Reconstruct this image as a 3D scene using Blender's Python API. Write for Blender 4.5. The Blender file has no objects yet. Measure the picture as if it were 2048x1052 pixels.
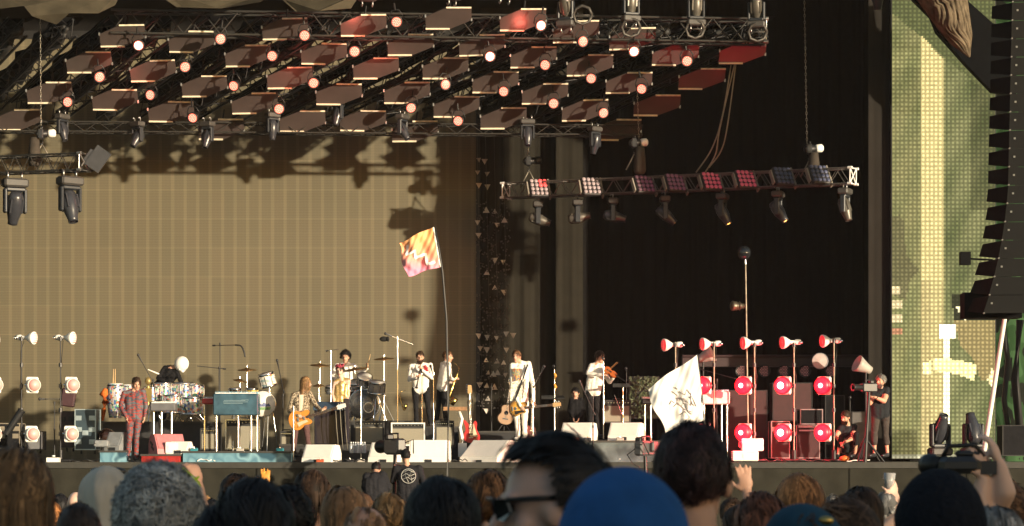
import bpy, math, random
import numpy as np
from mathutils import Vector, Matrix
random.seed(7)
# ---------------------------------------------------------------- camera, sky, sun
FPX = 4850.0; HOR = 905.0; ZC = 1.75; FL = 1.55
scn = bpy.context.scene
COL = scn.collection
cam = bpy.data.cameras.new('camera'); camo = bpy.data.objects.new('camera', cam); COL.objects.link(camo)
camo.location = (0, 0, ZC); camo.rotation_euler = (math.radians(90), 0, 0)
cam.sensor_width = 36; cam.lens = FPX/2048*36; cam.shift_y = (HOR-526)/2048
cam.clip_start = 0.2; cam.clip_end = 600
cam.dof.use_dof = True; cam.dof.focus_distance = 52; cam.dof.aperture_fstop = 9.0
scn.camera = camo
SUN_AZ = math.radians(43); SUN_EL = math.radians(4.6)
w = bpy.data.worlds.new('World'); scn.world = w; w.use_nodes = True
nt = w.node_tree; nt.nodes.clear()
sky = nt.nodes.new('ShaderNodeTexSky'); sky.sky_type = 'NISHITA'; sky.sun_disc = False
sky.sun_elevation = SUN_EL; sky.sun_rotation = math.pi - SUN_AZ
bg = nt.nodes.new('ShaderNodeBackground'); bg.inputs[1].default_value = 0.15
ow = nt.nodes.new('ShaderNodeOutputWorld')
nt.links.new(sky.outputs[0], bg.inputs[0]); nt.links.new(bg.outputs[0], ow.inputs[0])
sd = Vector((math.sin(SUN_AZ)*math.cos(SUN_EL), -math.cos(SUN_AZ)*math.cos(SUN_EL), math.sin(SUN_EL)))
sl = bpy.data.lights.new('sun', 'SUN'); sl.energy = 5.0; sl.angle = math.radians(0.9); sl.color = (1.0, 0.84, 0.60)
so = bpy.data.objects.new('sun', sl); COL.objects.link(so); so.rotation_euler = sd.to_track_quat('Z', 'Y').to_euler(); so.location = (20, -30, 12)
scn.view_settings.view_transform = 'Standard'; scn.view_settings.look = 'None'; scn.view_settings.exposure = 0.75

# ---------------------------------------------------------------- helpers
def P(px, py, Y): return Vector(((px-1024)/FPX*Y, Y, ZC+(HOR-py)/FPX*Y))
def M2(px, Y): return px/FPX*Y
def groundz(Y): return -0.85*min(max(Y, -30), 47.5)/47.5
OFF = {}
def mat(name, col, rough=0.6, metal=0.0, var=0.15, scale=8.0, bump=0.0, emis=None, es=0.0, trans=0.0, spec=0.5, coords='Object'):
    m = bpy.data.materials.new(name); m.use_nodes = True; t = m.node_tree; b = t.nodes['Principled BSDF']
    if rough >= .8: spec = min(spec, .1)
    b.inputs['Roughness'].default_value = rough; b.inputs['Metallic'].default_value = metal
    b.inputs['Specular IOR Level'].default_value = spec
    if trans: b.inputs['Transmission Weight'].default_value = trans
    tc = t.nodes.new('ShaderNodeTexCoord'); nz = t.nodes.new('ShaderNodeTexNoise'); nz.inputs['Scale'].default_value = scale; nz.inputs['Detail'].default_value = 5
    t.links.new(tc.outputs[coords], nz.inputs['Vector'])
    cr = t.nodes.new('ShaderNodeValToRGB'); c = Vector(col[:3])
    cr.color_ramp.elements[0].position = .3; cr.color_ramp.elements[1].position = .7
    cr.color_ramp.elements[0].color = (*(c*(1-var)), 1); cr.color_ramp.elements[1].color = (*(c*(1+var)), 1)
    t.links.new(nz.outputs['Fac'], cr.inputs[0]); t.links.new(cr.outputs[0], b.inputs['Base Color'])
    if bump:
        bp = t.nodes.new('ShaderNodeBump'); bp.inputs['Strength'].default_value = bump; bp.inputs['Distance'].default_value = .02
        t.links.new(nz.outputs['Fac'], bp.inputs['Height']); t.links.new(bp.outputs[0], b.inputs['Normal'])
    if emis:
        b.inputs['Emission Color'].default_value = (*emis, 1); b.inputs['Emission Strength'].default_value = es
    return m
def ramp_mat(name, cols, scale=20, rough=.6, metal=0, kind='noise', stretch=(1, 1, 1), const=True):
    m = mat(name, cols[0], rough, metal); t = m.node_tree; b = t.nodes['Principled BSDF']
    tc = t.nodes.new('ShaderNodeTexCoord'); mp = t.nodes.new('ShaderNodeMapping'); mp.inputs['Scale'].default_value = stretch
    t.links.new(tc.outputs['Object'], mp.inputs[0])
    if kind == 'noise':
        n = t.nodes.new('ShaderNodeTexNoise'); n.inputs['Scale'].default_value = scale; n.inputs['Detail'].default_value = 1.5; o = n.outputs['Fac']; lo, hi = .32, .68
    else:
        n = t.nodes.new('ShaderNodeTexVoronoi'); n.inputs['Scale'].default_value = scale; s = t.nodes.new('ShaderNodeSeparateColor'); t.links.new(n.outputs['Color'], s.inputs[0]); o = s.outputs[0]; lo, hi = 0, 1
    t.links.new(mp.outputs[0], n.inputs['Vector'])
    cr = t.nodes.new('ShaderNodeValToRGB'); 
    if const: cr.color_ramp.interpolation = 'CONSTANT'
    k = len(cols)
    while len(cr.color_ramp.elements) < k: cr.color_ramp.elements.new(.5)
    for i, c in enumerate(cols):
        cr.color_ramp.elements[i].position = 0 if i == 0 else lo+(hi-lo)*i/k
        cr.color_ramp.elements[i].color = (*c, 1)
    t.links.new(o, cr.inputs[0]); t.links.new(cr.outputs[0], b.inputs['Base Color'])
    return m
class MB:
    def __init__(s, M=None): s.v = []; s.f = []; s.mi = []; s.M = M or Matrix.Identity(4); s.cur = 0; s.sm = []; s.smooth = False
    def add(s, vs, fs, smooth=None):
        n = len(s.v); s.v += [s.M @ Vector(v) for v in vs]
        for f in fs: s.f.append(tuple(i+n for i in f)); s.mi.append(s.cur); s.sm.append(s.smooth if smooth is None else smooth)
        return s
    def box(s, c, d, R=None, taper=1.0):
        x, y, z = d[0]/2, d[1]/2, d[2]/2; vs = []
        for sz in (-1, 1):
            k = taper if sz > 0 else 1
            for sx, sy in ((-1, -1), (1, -1), (1, 1), (-1, 1)): vs.append(Vector((sx*x*k, sy*y*k, sz*z)))
        if R is not None: vs = [R @ v for v in vs]
        vs = [v+Vector(c) for v in vs]
        return s.add(vs, [(3, 2, 1, 0), (4, 5, 6, 7), (0, 1, 5, 4), (1, 2, 6, 5), (2, 3, 7, 6), (3, 0, 4, 7)], False)
    def bbox(s, c, d, b=.01, R=None):   # bevelled box
        x, y, z = d[0]/2, d[1]/2, d[2]/2; b = min(b, x*.8, y*.8, z*.8); vs = []; 
        prof = [(-z, b), (-z+b, 0), (z-b, 0), (z, b)]
        for zz, i in prof:
            for sx, sy, o in ((-1, -1, 0), (-1, -1, 1), (1, -1, 1), (1, -1, 0), (1, 1, 0), (1, 1, 1), (-1, 1, 1), (-1, 1, 0)):
                X = x-i; Y = y-i
                vs.append(Vector((sx*(X-(b if o else 0)*1), sy*(Y-(0 if o else b)), zz)))
        n = 8; fs = [tuple(range(7, -1, -1)), tuple(range(24, 32))]
        for k in range(3):
            for j in range(n): fs.append((k*n+j, k*n+(j+1) % n, (k+1)*n+(j+1) % n, (k+1)*n+j))
        if R is not None: vs = [R @ v for v in vs]
        return s.add([v+Vector(c) for v in vs], fs, False)
    def cyl(s, p0, p1, r0, r1=None, n=10, caps=True, smooth=True):
        p0, p1 = Vector(p0), Vector(p1); r1 = r0 if r1 is None else r1; d = p1-p0
        if d.length < 1e-6: return s
        q = d.to_track_quat('Z', 'Y'); vs = []
        for p, r in ((p0, r0), (p1, r1)):
            for i in range(n):
                a = 2*math.pi*i/n; vs.append(p+q @ Vector((math.cos(a)*r, math.sin(a)*r, 0)))
        s.add(vs, [(i, (i+1) % n, n+(i+1) % n, n+i) for i in range(n)], smooth)
        if caps: s.add(vs, [tuple(range(n-1, -1, -1)), tuple(range(n, 2*n))], False)
        return s
    def tube(s, pts, r, n=6):
        pts = [Vector(p) for p in pts]; k = len(pts); rs = r if isinstance(r, (list, tuple)) else [r]*k; vs = []
        for i, p in enumerate(pts):
            d = (pts[min(i+1, k-1)]-pts[max(i-1, 0)]); q = d.to_track_quat('Z', 'Y')
            for j in range(n):
                a = 2*math.pi*j/n; vs.append(p+q @ Vector((math.cos(a)*rs[i], math.sin(a)*rs[i], 0)))
        fs = [(i*n+j, i*n+(j+1) % n, (i+1)*n+(j+1) % n, (i+1)*n+j) for i in range(k-1) for j in range(n)]
        fs += [tuple(range(n-1, -1, -1)), tuple(range((k-1)*n, k*n))]
        return s.add(vs, fs, True)
    def ell(s, c, rad, R=None, nu=12, nv=8, fn=None):
        vs = []; fs = []; c = Vector(c)
        rad = (rad,)*3 if not hasattr(rad, '__len__') else rad
        for j in range(nv+1):
            t = math.pi*j/nv
            for i in range(nu):
                a = 2*math.pi*i/nu; d = Vector((math.sin(t)*math.cos(a), math.sin(t)*math.sin(a), math.cos(t)))
                k = fn(d) if fn else 1
                v = Vector((d.x*rad[0]*k, d.y*rad[1]*k, d.z*rad[2]*k)); vs.append(c+(R @ v if R is not None else v))
        for j in range(nv):
            for i in range(nu): fs.append((j*nu+i, (j+1)*nu+i, (j+1)*nu+(i+1) % nu, j*nu+(i+1) % nu))
        return s.add(vs, fs, True)
    def lathe(s, prof, p=(0, 0, 0), ax=(0, 0, 1), n=16, smooth=True):   # prof: (r, h)
        q = Vector(ax).to_track_quat('Z', 'Y'); p = Vector(p); vs = []
        for r, h in prof:
            for i in range(n):
                a = 2*math.pi*i/n; vs.append(p+q @ Vector((math.cos(a)*r, math.sin(a)*r, h)))
        k = len(prof)
        fs = [(i*n+j, i*n+(j+1) % n, (i+1)*n+(j+1) % n, (i+1)*n+j) for i in range(k-1) for j in range(n)]
        return s.add(vs, fs, smooth)
    def prism(s, pts, h, org=(0, 0, 0), ax=None):   # polygon in xz, thickness along y (h), centred; ax optional 3x3
        n = len(pts); vs = [Vector((x, -h/2, z)) for x, z in pts]+[Vector((x, h/2, z)) for x, z in pts]
        if ax is not None: vs = [ax @ v for v in vs]
        vs = [v+Vector(org) for v in vs]
        return s.add(vs, [tuple(range(n)), tuple(range(2*n-1, n-1, -1))]+[(i, n+i, n+(i+1) % n, (i+1) % n) for i in range(n)], False)
    def build(s, name, m, parent=None):
        me = bpy.data.meshes.new(name); off = Vector((0, 0, 0))
        if parent is not None: off = OFF[parent.name]
        me.from_pydata([tuple(v-off) for v in s.v], [], s.f)
        for mm in (m if isinstance(m, (list, tuple)) else [m]): me.materials.append(mm)
        me.polygons.foreach_set('material_index', s.mi); me.polygons.foreach_set('use_smooth', s.sm); me.update()
        o = bpy.data.objects.new(name, me); COL.objects.link(o)
        if parent is not None: o.parent = parent
        OFF[o.name] = off.copy()
        return o
def tag(o, label, cat, group=None):
    o['label'] = label; o['category'] = cat
    if group: o['group'] = group
    return o
def thing(name, label, cat, loc=(0, 0, 0), group=None):
    o = bpy.data.objects.new(name, None); COL.objects.link(o); o.location = loc; o.empty_display_size = .1
    OFF[o.name] = Vector(loc); return tag(o, label, cat, group)
def stru(o, k='structure'): o['kind'] = k; return o
def copy_tree(o, parent=None, label=None, loc=None, rz=None, scale=None):
    c = o.copy(); COL.objects.link(c); c.parent = parent
    for ch in [x for x in KIDS(o)]: copy_tree(ch, c)
    if label: c['label'] = label
    if loc is not None: c.location = loc
    if rz is not None: c.rotation_euler = (0, 0, rz)
    if scale: c.scale = (scale,)*3
    return c
def KIDS(o): return [x for x in bpy.data.objects if x.parent == o]
def Rz(a): return Matrix.Rotation(a, 3, 'Z')
def Rx(a): return Matrix.Rotation(a, 3, 'X')
def Ry(a): return Matrix.Rotation(a, 3, 'Y')
def frame(x, z, org):    # 4x4 with local x, local z given
    x = Vector(x).normalized(); z = Vector(z); z = (z-x*z.dot(x)).normalized(); y = z.cross(x)
    M = Matrix((x, y, z)).transposed().to_4x4(); M.translation = Vector(org); return M

# ---------------------------------------------------------------- materials
m_black = mat('black_cloth', (.012, .012, .014), .9, bump=.3)
m_blackm = mat('black_metal', (.02, .02, .022), .45, .4)
m_dkplastic = mat('dark_plastic', (.025, .026, .03), .35)
m_alu = mat('aluminium', (.42, .42, .42), .35, .9, scale=30)
m_dkalu = mat('dark_truss_metal', (.045, .043, .04), .5, .5)
m_steel = mat('chrome', (.7, .7, .7), .18, 1)
m_white = mat('white_paint', (.78, .77, .74), .5, var=.04)
m_wood = mat('wood', (.28, .15, .07), .5, var=.3, scale=20)
m_floor = mat('stage_floor', (.035, .033, .03), .6, bump=.2)
m_skirt = mat('stage_skirt', (.024, .023, .018), .85, var=.2, scale=3, bump=.3)
m_skin = mat('skin', (.52, .29, .20), .55, var=.06)
m_skin2 = mat('pale_skin', (.62, .40, .31), .55, var=.06)
m_eye = mat('eye_dark', (.03, .02, .02), .3); m_lip = mat('lip', (.36, .13, .10), .5)
m_red = mat('red_paint', (.5, .03, .03), .35); m_amp = mat('amp_tolex', (.03, .03, .03), .7); m_grille = mat('grille_cloth', (.26, .24, .19), .9, var=.25, scale=120)
m_cable = mat('cable_rubber', (.015, .015, .015), .6)
m_blue = mat('blue_gloss', (.06, .17, .28), .25, var=.4, scale=5)
def hairmat(n, c): m = mat(n, c, .62, 0, .35, 25, spec=.25); HC[n] = c; return m
HC = {}
# ---------------------------------------------------------------- setting
def gnd():
    b = MB(); ys = [-120, -30, 0, 47.5, 60, 300]
    vs = []; fs = []
    for y in ys: vs += [(-250, y, groundz(y)), (250, y, groundz(y))]
    for i in range(len(ys)-1): fs.append((2*i, 2*i+1, 2*i+3, 2*i+2))
    b.add(vs, fs); stru(b.build('ground', mat('trampled_grass', (.06, .065, .03), .95, var=.5, scale=2, bump=.5)))
gnd()
# stage deck and skirt
b = MB(); b.box((-1, 56.1, FL-.06), (34, 12.2, .12)); stru(b.build('stage_floor', m_floor))
t = thing('stage_skirt', 'dark grey cloth skirt covering the front of the raised stage below the band', 'stage skirt', (0, 49.97, groundz(50)))
b = MB(); n = 220; vs = []; fs = []
for i in range(n+1):
    x = -16+32*i/n; y = 49.96+.012*math.sin(x*9)+.01*math.sin(x*23+1)
    vs += [(x, y, groundz(50)), (x, y+.004, FL-.13)]
for i in range(n): fs.append((2*i, 2*i+2, 2*i+3, 2*i+1))
b.add(vs, fs, True); b.build('cloth', m_skirt, t)
b = MB(); b.box((0, 49.97, FL-.06), (32, .05, .125)); b.build('edge_trim', mat('edge_trim', (.028, .027, .023), .7), t)
for x in [-15+2.44*i for i in range(13)]:
    b = MB(); b.box((x, 49.935, (FL-.13+groundz(50))/2), (.012, .01, FL-.13-groundz(50))); b.build('seam', mat('seam', (.010, .010, .009), .9) if x == -15 else bpy.data.materials['seam'], t)
# LED backdrop
def led_mat():
    m = bpy.data.materials.new('led_backdrop'); m.use_nodes = True; t = m.node_tree; b = t.nodes['Principled BSDF']; N = t.nodes.new; L = t.links.new
    b.inputs['Roughness'].default_value = .55
    tc = N('ShaderNodeTexCoord'); sp = N('ShaderNodeSeparateXYZ'); L(tc.outputs['Object'], sp.inputs[0])
    def mth(op, a, c, d=None):
        q = N('ShaderNodeMath'); q.operation = op
        for i, v in enumerate((a, c, d)):
            if v is None: continue
            if isinstance(v, (int, float)): q.inputs[i].default_value = v
            else: L(v, q.inputs[i])
        return q.outputs[0]
    px, pz = .309, .716
    fx = mth('FRACT', mth('DIVIDE', mth('ADD', sp.outputs[0], 100), px), 0)
    strip = mth('GREATER_THAN', fx, .74)
    fz = mth('FRACT', mth('DIVIDE', mth('ADD', sp.outputs[2], 100), pz), 0)
    seam = mth('LESS_THAN', fz, .035)
    fz2 = mth('FRACT', mth('DIVIDE', mth('ADD', sp.outputs[2], 100.358), pz), 0)
    seam2 = mth('MULTIPLY', mth('LESS_THAN', fz2, .02), .4)
    fine = mth('MULTIPLY', mth('SINE', mth('MULTIPLY', sp.outputs[0], 180), 0), .06)
    fineb = mth('MULTIPLY', mth('SINE', mth('MULTIPLY', sp.outputs[2], 95), 0), .05)
    cell = N('ShaderNodeCombineXYZ'); L(mth('FLOOR', mth('DIVIDE', mth('ADD', sp.outputs[0], 100), px), 0), cell.inputs[0]); L(mth('FLOOR', mth('DIVIDE', mth('ADD', sp.outputs[2], 100), pz), 0), cell.inputs[1])
    wn = N('ShaderNodeTexWhiteNoise'); L(cell.outputs[0], wn.inputs['Vector'])
    nz = N('ShaderNodeTexNoise'); nz.inputs['Scale'].default_value = .5; L(tc.outputs['Object'], nz.inputs['Vector'])
    k = mth('ADD', mth('MULTIPLY', wn.outputs[0], .07), mth('MULTIPLY', nz.outputs[0], .22))
    br = mth('ADD', mth('ADD', .78, k), mth('ADD', fine, fineb))
    br = mth('ADD', br, mth('MULTIPLY', strip, .23)); br = mth('ADD', br, mth('MULTIPLY', seam, .22)); br = mth('ADD', br, mth('MULTIPLY', seam2, .22))
    mx = N('ShaderNodeMix'); mx.data_type = 'RGBA'; L(wn.outputs[0], mx.inputs['Factor']); mx.inputs['A'].default_value = (.106, .093, .058, 1); mx.inputs['B'].default_value = (.109, .092, .057, 1)
    vm = N('ShaderNodeVectorMath'); vm.operation = 'SCALE'; L(mx.outputs['Result'], vm.inputs[0]); L(br, vm.inputs['Scale'])
    L(vm.outputs[0], b.inputs['Base Color']); return m
x0 = P(0, 0, 60).x-4; x1 = P(952, 0, 60).x
t = thing('led_screen', 'huge tan LED video wall with pale vertical strips behind the band', 'video wall', ((x0+x1)/2, 60, FL))
b = MB(); z1 = P(0, 78, 60).z; b.box(((x0+x1)/2, 60.1, (FL+z1)/2), (x1-x0, .2, z1-FL)); b.build('panel', led_mat(), t)
b = MB(); b.box(((x0+x1)/2, 60.12, z1+.1), (x1-x0+.1, .3, .2)); b.box((x1+.05, 60.12, (FL+z1)/2), (.1, .26, z1-FL)); b.build('frame', m_blackm, t)
# drapes
def drape(name, label, xa, xb, Y, za, zb, m, amp=.06, per=.35, ang=0):
    b = MB(); n = max(12, int(abs(xb-xa)/per*10)); rows = 8; vs = []; fs = []
    c = Vector(((xa+xb)/2, Y, za)); R = Rz(ang)
    for j in range(rows+1):
        z = za+(zb-za)*j/rows
        for i in range(n+1):
            x = xa+(xb-xa)*i/n; a = amp*(1.15-.5*j/rows)
            v = Vector((x, Y+a*math.sin(2*math.pi*x/per+.6*math.sin(x*2.1))+a*.4*math.sin(x*37), z))
            v = c+R @ (v-c); vs.append(v)
    for j in range(rows):
        for i in range(n): fs.append((j*(n+1)+i, j*(n+1)+i+1, (j+1)*(n+1)+i+1, (j+1)*(n+1)+i))
    b.add(vs, fs, True); return tag(b.build(name, m), label, 'curtain')
m_dr1 = mat('brown_drape', (.019, .017, .013), .9, var=.12, scale=3); m_dr2 = mat('black_drape', (.007, .0065, .0065), .95)
drape('stage_curtain', 'dim brown curtain hanging directly right of the LED video wall', x1+.1, P(1128, 0, 60).x, 60.0, FL, ZC+11, m_dr1, .03, .5)
drape('stage_curtain', 'narrow brown curtain strip with a straight right edge beside the black backdrop', P(1112, 0, 59.6).x, P(1166, 0, 59.6).x, 59.6, FL, ZC+11, m_dr1, .015, .4)
drape('stage_curtain', 'wide black backdrop curtain behind the violinist and the red lamps', P(1160, 0, 60.3).x, P(1800, 0, 60.3).x, 60.3, FL, ZC+12.5, m_dr2, .05, .45)
m_dr3 = mat('grey_drape', (.020, .018, .016), .9, var=.1, scale=2)
drape('stage_curtain', 'tall dark grey side curtain between the black stage opening and the side video screen', P(1737, 0, 53.8).x, P(1792, 0, 53.8).x, 53.8, FL, ZC+10.5, m_dr3, .015, .6)
b = MB(); b.box((-2.5, 60.5, ZC+11.4), (30, .2, 2.8)); stru(b.build('back_wall', m_dr2))
xs = P(1792, 0, 53.8).x
b = MB(); b.box((xs+.3, 57.3, ZC+5.5), (.12, 6.4, 12)); stru(b.build('side_wall', m_dr2))
b = MB(); b.box((-15.5, 56, ZC+5), (.2, 11, 14)); stru(b.build('side_wall_left', m_dr2))
b = MB(); b.box((-2.5, 55.2, ZC+12), (31, 11.5, .2)); b.box((-2.5, 61.2, ZC+4.5), (60, .2, 15.2)); stru(b.build('roof', m_dr2))
# green cloth beyond the PA
m_green = ramp_mat('camouflage_netting', [(.01, .012, .01), (.02, .05, .02), (.035, .08, .035), (.008, .01, .008)], 1.6, .9)
drape('camouflage_cloth', 'dark green and black camouflage cloth behind the hanging loudspeakers at the right edge', P(1984, 0, 53.9).x, P(2300, 0, 53.9).x, 53.9, FL, ZC+11, m_green, .08, .7)
# low unseen block added behind the camera to shade the nearest heads
t = thing('shade_block', 'unseen white block added behind the camera to shade the crowd', 'tent', (6, -8, 0))
b = MB(); b.box((9, -8, 1.72), (34, 4, 3.44)); b.build('shade_block_wall', mat('shade_block_white', (.6, .6, .58), .8), t)
b = MB(); b.prism([(-2.1, 0), (2.1, 0), (0, .45)], 34.2, (9, -8, 3.442), Rz(math.pi/2)); b.build('roof', bpy.data.materials['shade_block_white'], t)  # peaked top of the added shade block

# side video screen: one coloured face per group of LEDs
def side_screen():
    Y = 53.6; xa, xb = P(1784, 0, Y).x, P(1990, 0, Y).x; za = P(0, 917, Y).z; zb = P(0, -60, Y).z
    t = thing('side_screen', 'tall green and yellow video screen glowing on the right side of the stage', 'video screen', ((xa+xb)/2, Y, za))
    nx, nz = 50, 244; b = MB(); vs = []; fs = []; cols = []
    rnd = random.Random(3)
    for j in range(nz+1):
        for i in range(nx+1): vs.append((xa+(xb-xa)*i/nx, Y, za+(zb-za)*j/nz))
    def inpoly(x, y, pts):
        r = False; n = len(pts)
        for i in range(n):
            (ax, ay), (bx, by) = pts[i], pts[(i+1) % n]
            if (ay > y) != (by > y) and x < (bx-ax)*(y-ay)/(by-ay)+ax: r = not r
        return r
    def paint(px, py):
        n = .5+.5*math.sin(px*.07+py*.021)*math.sin(py*.033+1.3+px*.02)
        g = Vector((.26, .27, .12))*(1-n)+Vector((.17, .21, .09))*n
        if px > 1890: g = Vector((.22, .26, .13))*(1-n)+Vector((.10, .15, .06))*n
        if px > 1940 and py < 420: g *= .6
        if py < 30+max(0, (px-1790))*.85 or (px > 1890 and py < 125): g = Vector((.10, .14, .055))
        if 1840 < px < 1888 and py > 70+max(0, (px-1842))*1.1:
            g = Vector((.80, .69, .32))*(1 if py < 560 else .72) if px > 1864 or py < 560 else Vector((.50, .42, .2))
        if 100 < py < 135 and px < 1840: g *= 1.25
        if inpoly(px, py, [(1785, 432), (1800, 430), (1808, 445), (1812, 510), (1838, 540), (1818, 565), (1812, 600), (1785, 590)]): g = Vector((.15, .15, .08))
        if inpoly(px, py, [(1785, 560), (1800, 570), (1806, 610), (1806, 668), (1785, 668)]) and (py//14) % 2: g = Vector((.7, .6, .45)) if py < 655 else Vector((.5, .15, .1))
        if py > 560 and px > 1900:
            if inpoly(px, py, [(1905, 590), (1960, 580), (1990, 640), (1906, 640)]): g = Vector((.02, .025, .02))
            if inpoly(px, py, [(1908, 640), (1990, 640), (1990, 760), (1962, 760), (1945, 715), (1920, 690)]): g = Vector((.32, .25, .10))
            if inpoly(px, py, [(1912, 615), (1922, 608), (1938, 632), (1930, 640)]): g = Vector((1.2, 1.2, 1.1))
        if abs(px-1895) < 18 and 648 < py < 678: g = Vector((2.2, 2.1, 1.7))
        if abs(px-1893) < 5 and 678 < py < 906: g = Vector((1.7, 1.6, 1.3))
        if abs(px-1893) < 7 and 800 < py < 830: g = Vector((2, 1.9, 1.6))
        if inpoly(px, py, [(1845, 725), (1862, 722), (1862, 750), (1845, 750)]): g = Vector((1.2, 1.1, .7))
        if inpoly(px, py, [(1868, 715), (1915, 720), (1952, 728), (1950, 762), (1912, 748), (1868, 742)]): g = Vector((1.1, 1.05, .62))
        if inpoly(px, py, [(1870, 842), (1878, 840), (1890, 866), (1885, 880)]): g = Vector((.10, .12, .08))
        if inpoly(px, py, [(1888, 870), (1902, 880), (1900, 912), (1882, 912)]): g = Vector((.25, .3, .3))
        if inpoly(px, py, [(1984, 735), (2000, 755), (2000, 800), (1975, 760)]): g = Vector((1.1, 1.0, .7))
        if py > 908: g = Vector((.5, .55, .55))
        if py > 860 and px < 1835: g *= .55
        return g
    for j in range(nz):
        for i in range(nx):
            fs.append((j*(nx+1)+i, j*(nx+1)+i+1, (j+1)*(nx+1)+i+1, (j+1)*(nx+1)+i))
            px = 1784+206*(i+.5)/nx; py = 917-977*(j+.5)/nz
            c = paint(px, py)*(.85+.3*rnd.random())*.74; c = Vector((c.x*1.12, c.y*.93, c.z*.62)); c = c*.66+Vector((1, .93, .52))*(c.x+c.y)*.5*.42; c = c*(1.25 if py > 560 else 1.05); cols.append(c)
    b.add(vs, fs, False)
    m = bpy.data.materials.new('led_screen_light'); m.use_nodes = True; tr = m.node_tree; bs = tr.nodes['Principled BSDF']; N = tr.nodes.new; L = tr.links.new
    bs.inputs['Base Color'].default_value = (.012, .014, .01, 1); bs.inputs['Roughness'].default_value = .8; bs.inputs['Specular IOR Level'].default_value = .02
    at = N('ShaderNodeAttribute'); at.attribute_name = 'video'; tc = N('ShaderNodeTexCoord'); sp = N('ShaderNodeSeparateXYZ'); L(tc.outputs['Object'], sp.inputs[0])
    def S(o, per, sh=0):
        a = N('ShaderNodeMath'); a.operation = 'MULTIPLY_ADD'; L(o, a.inputs[0]); a.inputs[1].default_value = 2*math.pi/per; a.inputs[2].default_value = sh
        c = N('ShaderNodeMath'); c.operation = 'SINE'; L(a.outputs[0], c.inputs[0])
        d = N('ShaderNodeMath'); d.operation = 'MULTIPLY_ADD'; L(c.outputs[0], d.inputs[0]); d.inputs[1].default_value = .5; d.inputs[2].default_value = .5; return d.outputs[0]
    mu = N('ShaderNodeMath'); mu.operation = 'MULTIPLY'; L(S(sp.outputs[0], .094), mu.inputs[0]); L(S(sp.outputs[2], .094), mu.inputs[1])
    ma = N('ShaderNodeMath'); ma.operation = 'MULTIPLY_ADD'; L(mu.outputs[0], ma.inputs[0]); ma.inputs[1].default_value = .85; ma.inputs[2].default_value = .55
    L(at.outputs['Color'], bs.inputs['Emission Color']); L(ma.outputs[0], bs.inputs['Emission Strength'])
    o = b.build('display', m, t)
    ca = o.data.color_attributes.new('video', 'FLOAT_COLOR', 'CORNER'); arr = np.ones((len(cols)*4, 4), 'f'); arr[:, :3] = np.repeat(np.array(cols), 4, 0); ca.data.foreach_set('color', arr.ravel())
    b = MB(); b.box(((xa+xb)/2, Y+.08, (za+zb)/2), (xb-xa+.04, .14, zb-za+.04)); b.build('housing', m_blackm, t)
side_screen()
# ---------------------------------------------------------------- trusses
def truss(name, label, p0, p1, w, h, bay, m, group=None, up=(0, 0, 1), ends=None, r=.025, cat='lighting truss'):
    p0, p1 = Vector(p0), Vector(p1); d = (p1-p0); L = d.length; d.normalize(); up = Vector(up); s = d.cross(up).normalized(); u = s.cross(d).normalized()
    t = thing(name, label, cat, (p0+p1)/2, group)
    cor = [(s*a*w/2+u*c*h/2) for a, c in ((-1, -1), (1, -1), (1, 1), (-1, 1))]
    for c in cor: b = MB(); b.cyl(p0+c, p1+c, r, n=6); b.build('chord', m, t)
    n = max(2, round(L/bay)); b = MB()
    for k in range(n):
        a0 = p0+d*(L*k/n); a1 = p0+d*(L*(k+1)/n); mid = (a0+a1)/2
        for i in range(4):
            c0, c1 = cor[i], cor[(i+1) % 4]
            if i % 2 == 1 or i == 0 or i == 2:
                b.cyl(a0+c0, mid+c1, r*.5, n=4, caps=False); b.cyl(mid+c1, a1+c0, r*.5, n=4, caps=False)
    b.build('lacing', m, t)
    if ends:
        for pe in ends:
            pe = Vector(pe); b = MB()
            for i in range(4): b.cyl(pe+cor[i], pe+cor[(i+1) % 4], r*.7, n=6)
            b.cyl(pe+cor[0], pe+cor[2], r*.8, n=6); b.cyl(pe+cor[1], pe+cor[3], r*.8, n=6)
            for i in range(4): b.cyl(pe+cor[i]-d*.05, pe+cor[i]+d*.05, r*1.5, n=8)
            b.build('end_frame', m_white if m is not m_dkalu else m_alu, t)
    return t
def gy(py): return 52.2+(py-40)/220*3.8          # depth of the mirror rig at a height in the photo
truss('front_truss', 'longest dark truss running across the top of the mirror rig', P(225, 46, 52.9), P(1532, 64, 52.9), .45, .5, .8, m_dkalu, ends=[P(1530, 64, 52.9)], r=.03)
truss('rear_truss', 'dark truss running along the lower back edge of the mirror rig', P(-40, 254, 56), P(1285, 262, 56), .4, .22, .6, m_dkalu, r=.022)
dg = [(-130, 30), (-40, 130), (35, 230), (110, 330), (198, 432), (285, 535), (378, 650), (470, 765), (562, 882), (655, 1000), (752, 1118), (850, 1235), (962, 1338), (1075, 1440), (1180, 1525)]
wl = ['first', 'second', 'third', 'fourth', 'fifth', 'sixth', 'seventh', 'eighth', 'ninth', 'tenth', 'eleventh', 'twelfth', 'thirteenth', 'fourteenth', 'fifteenth']
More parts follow.
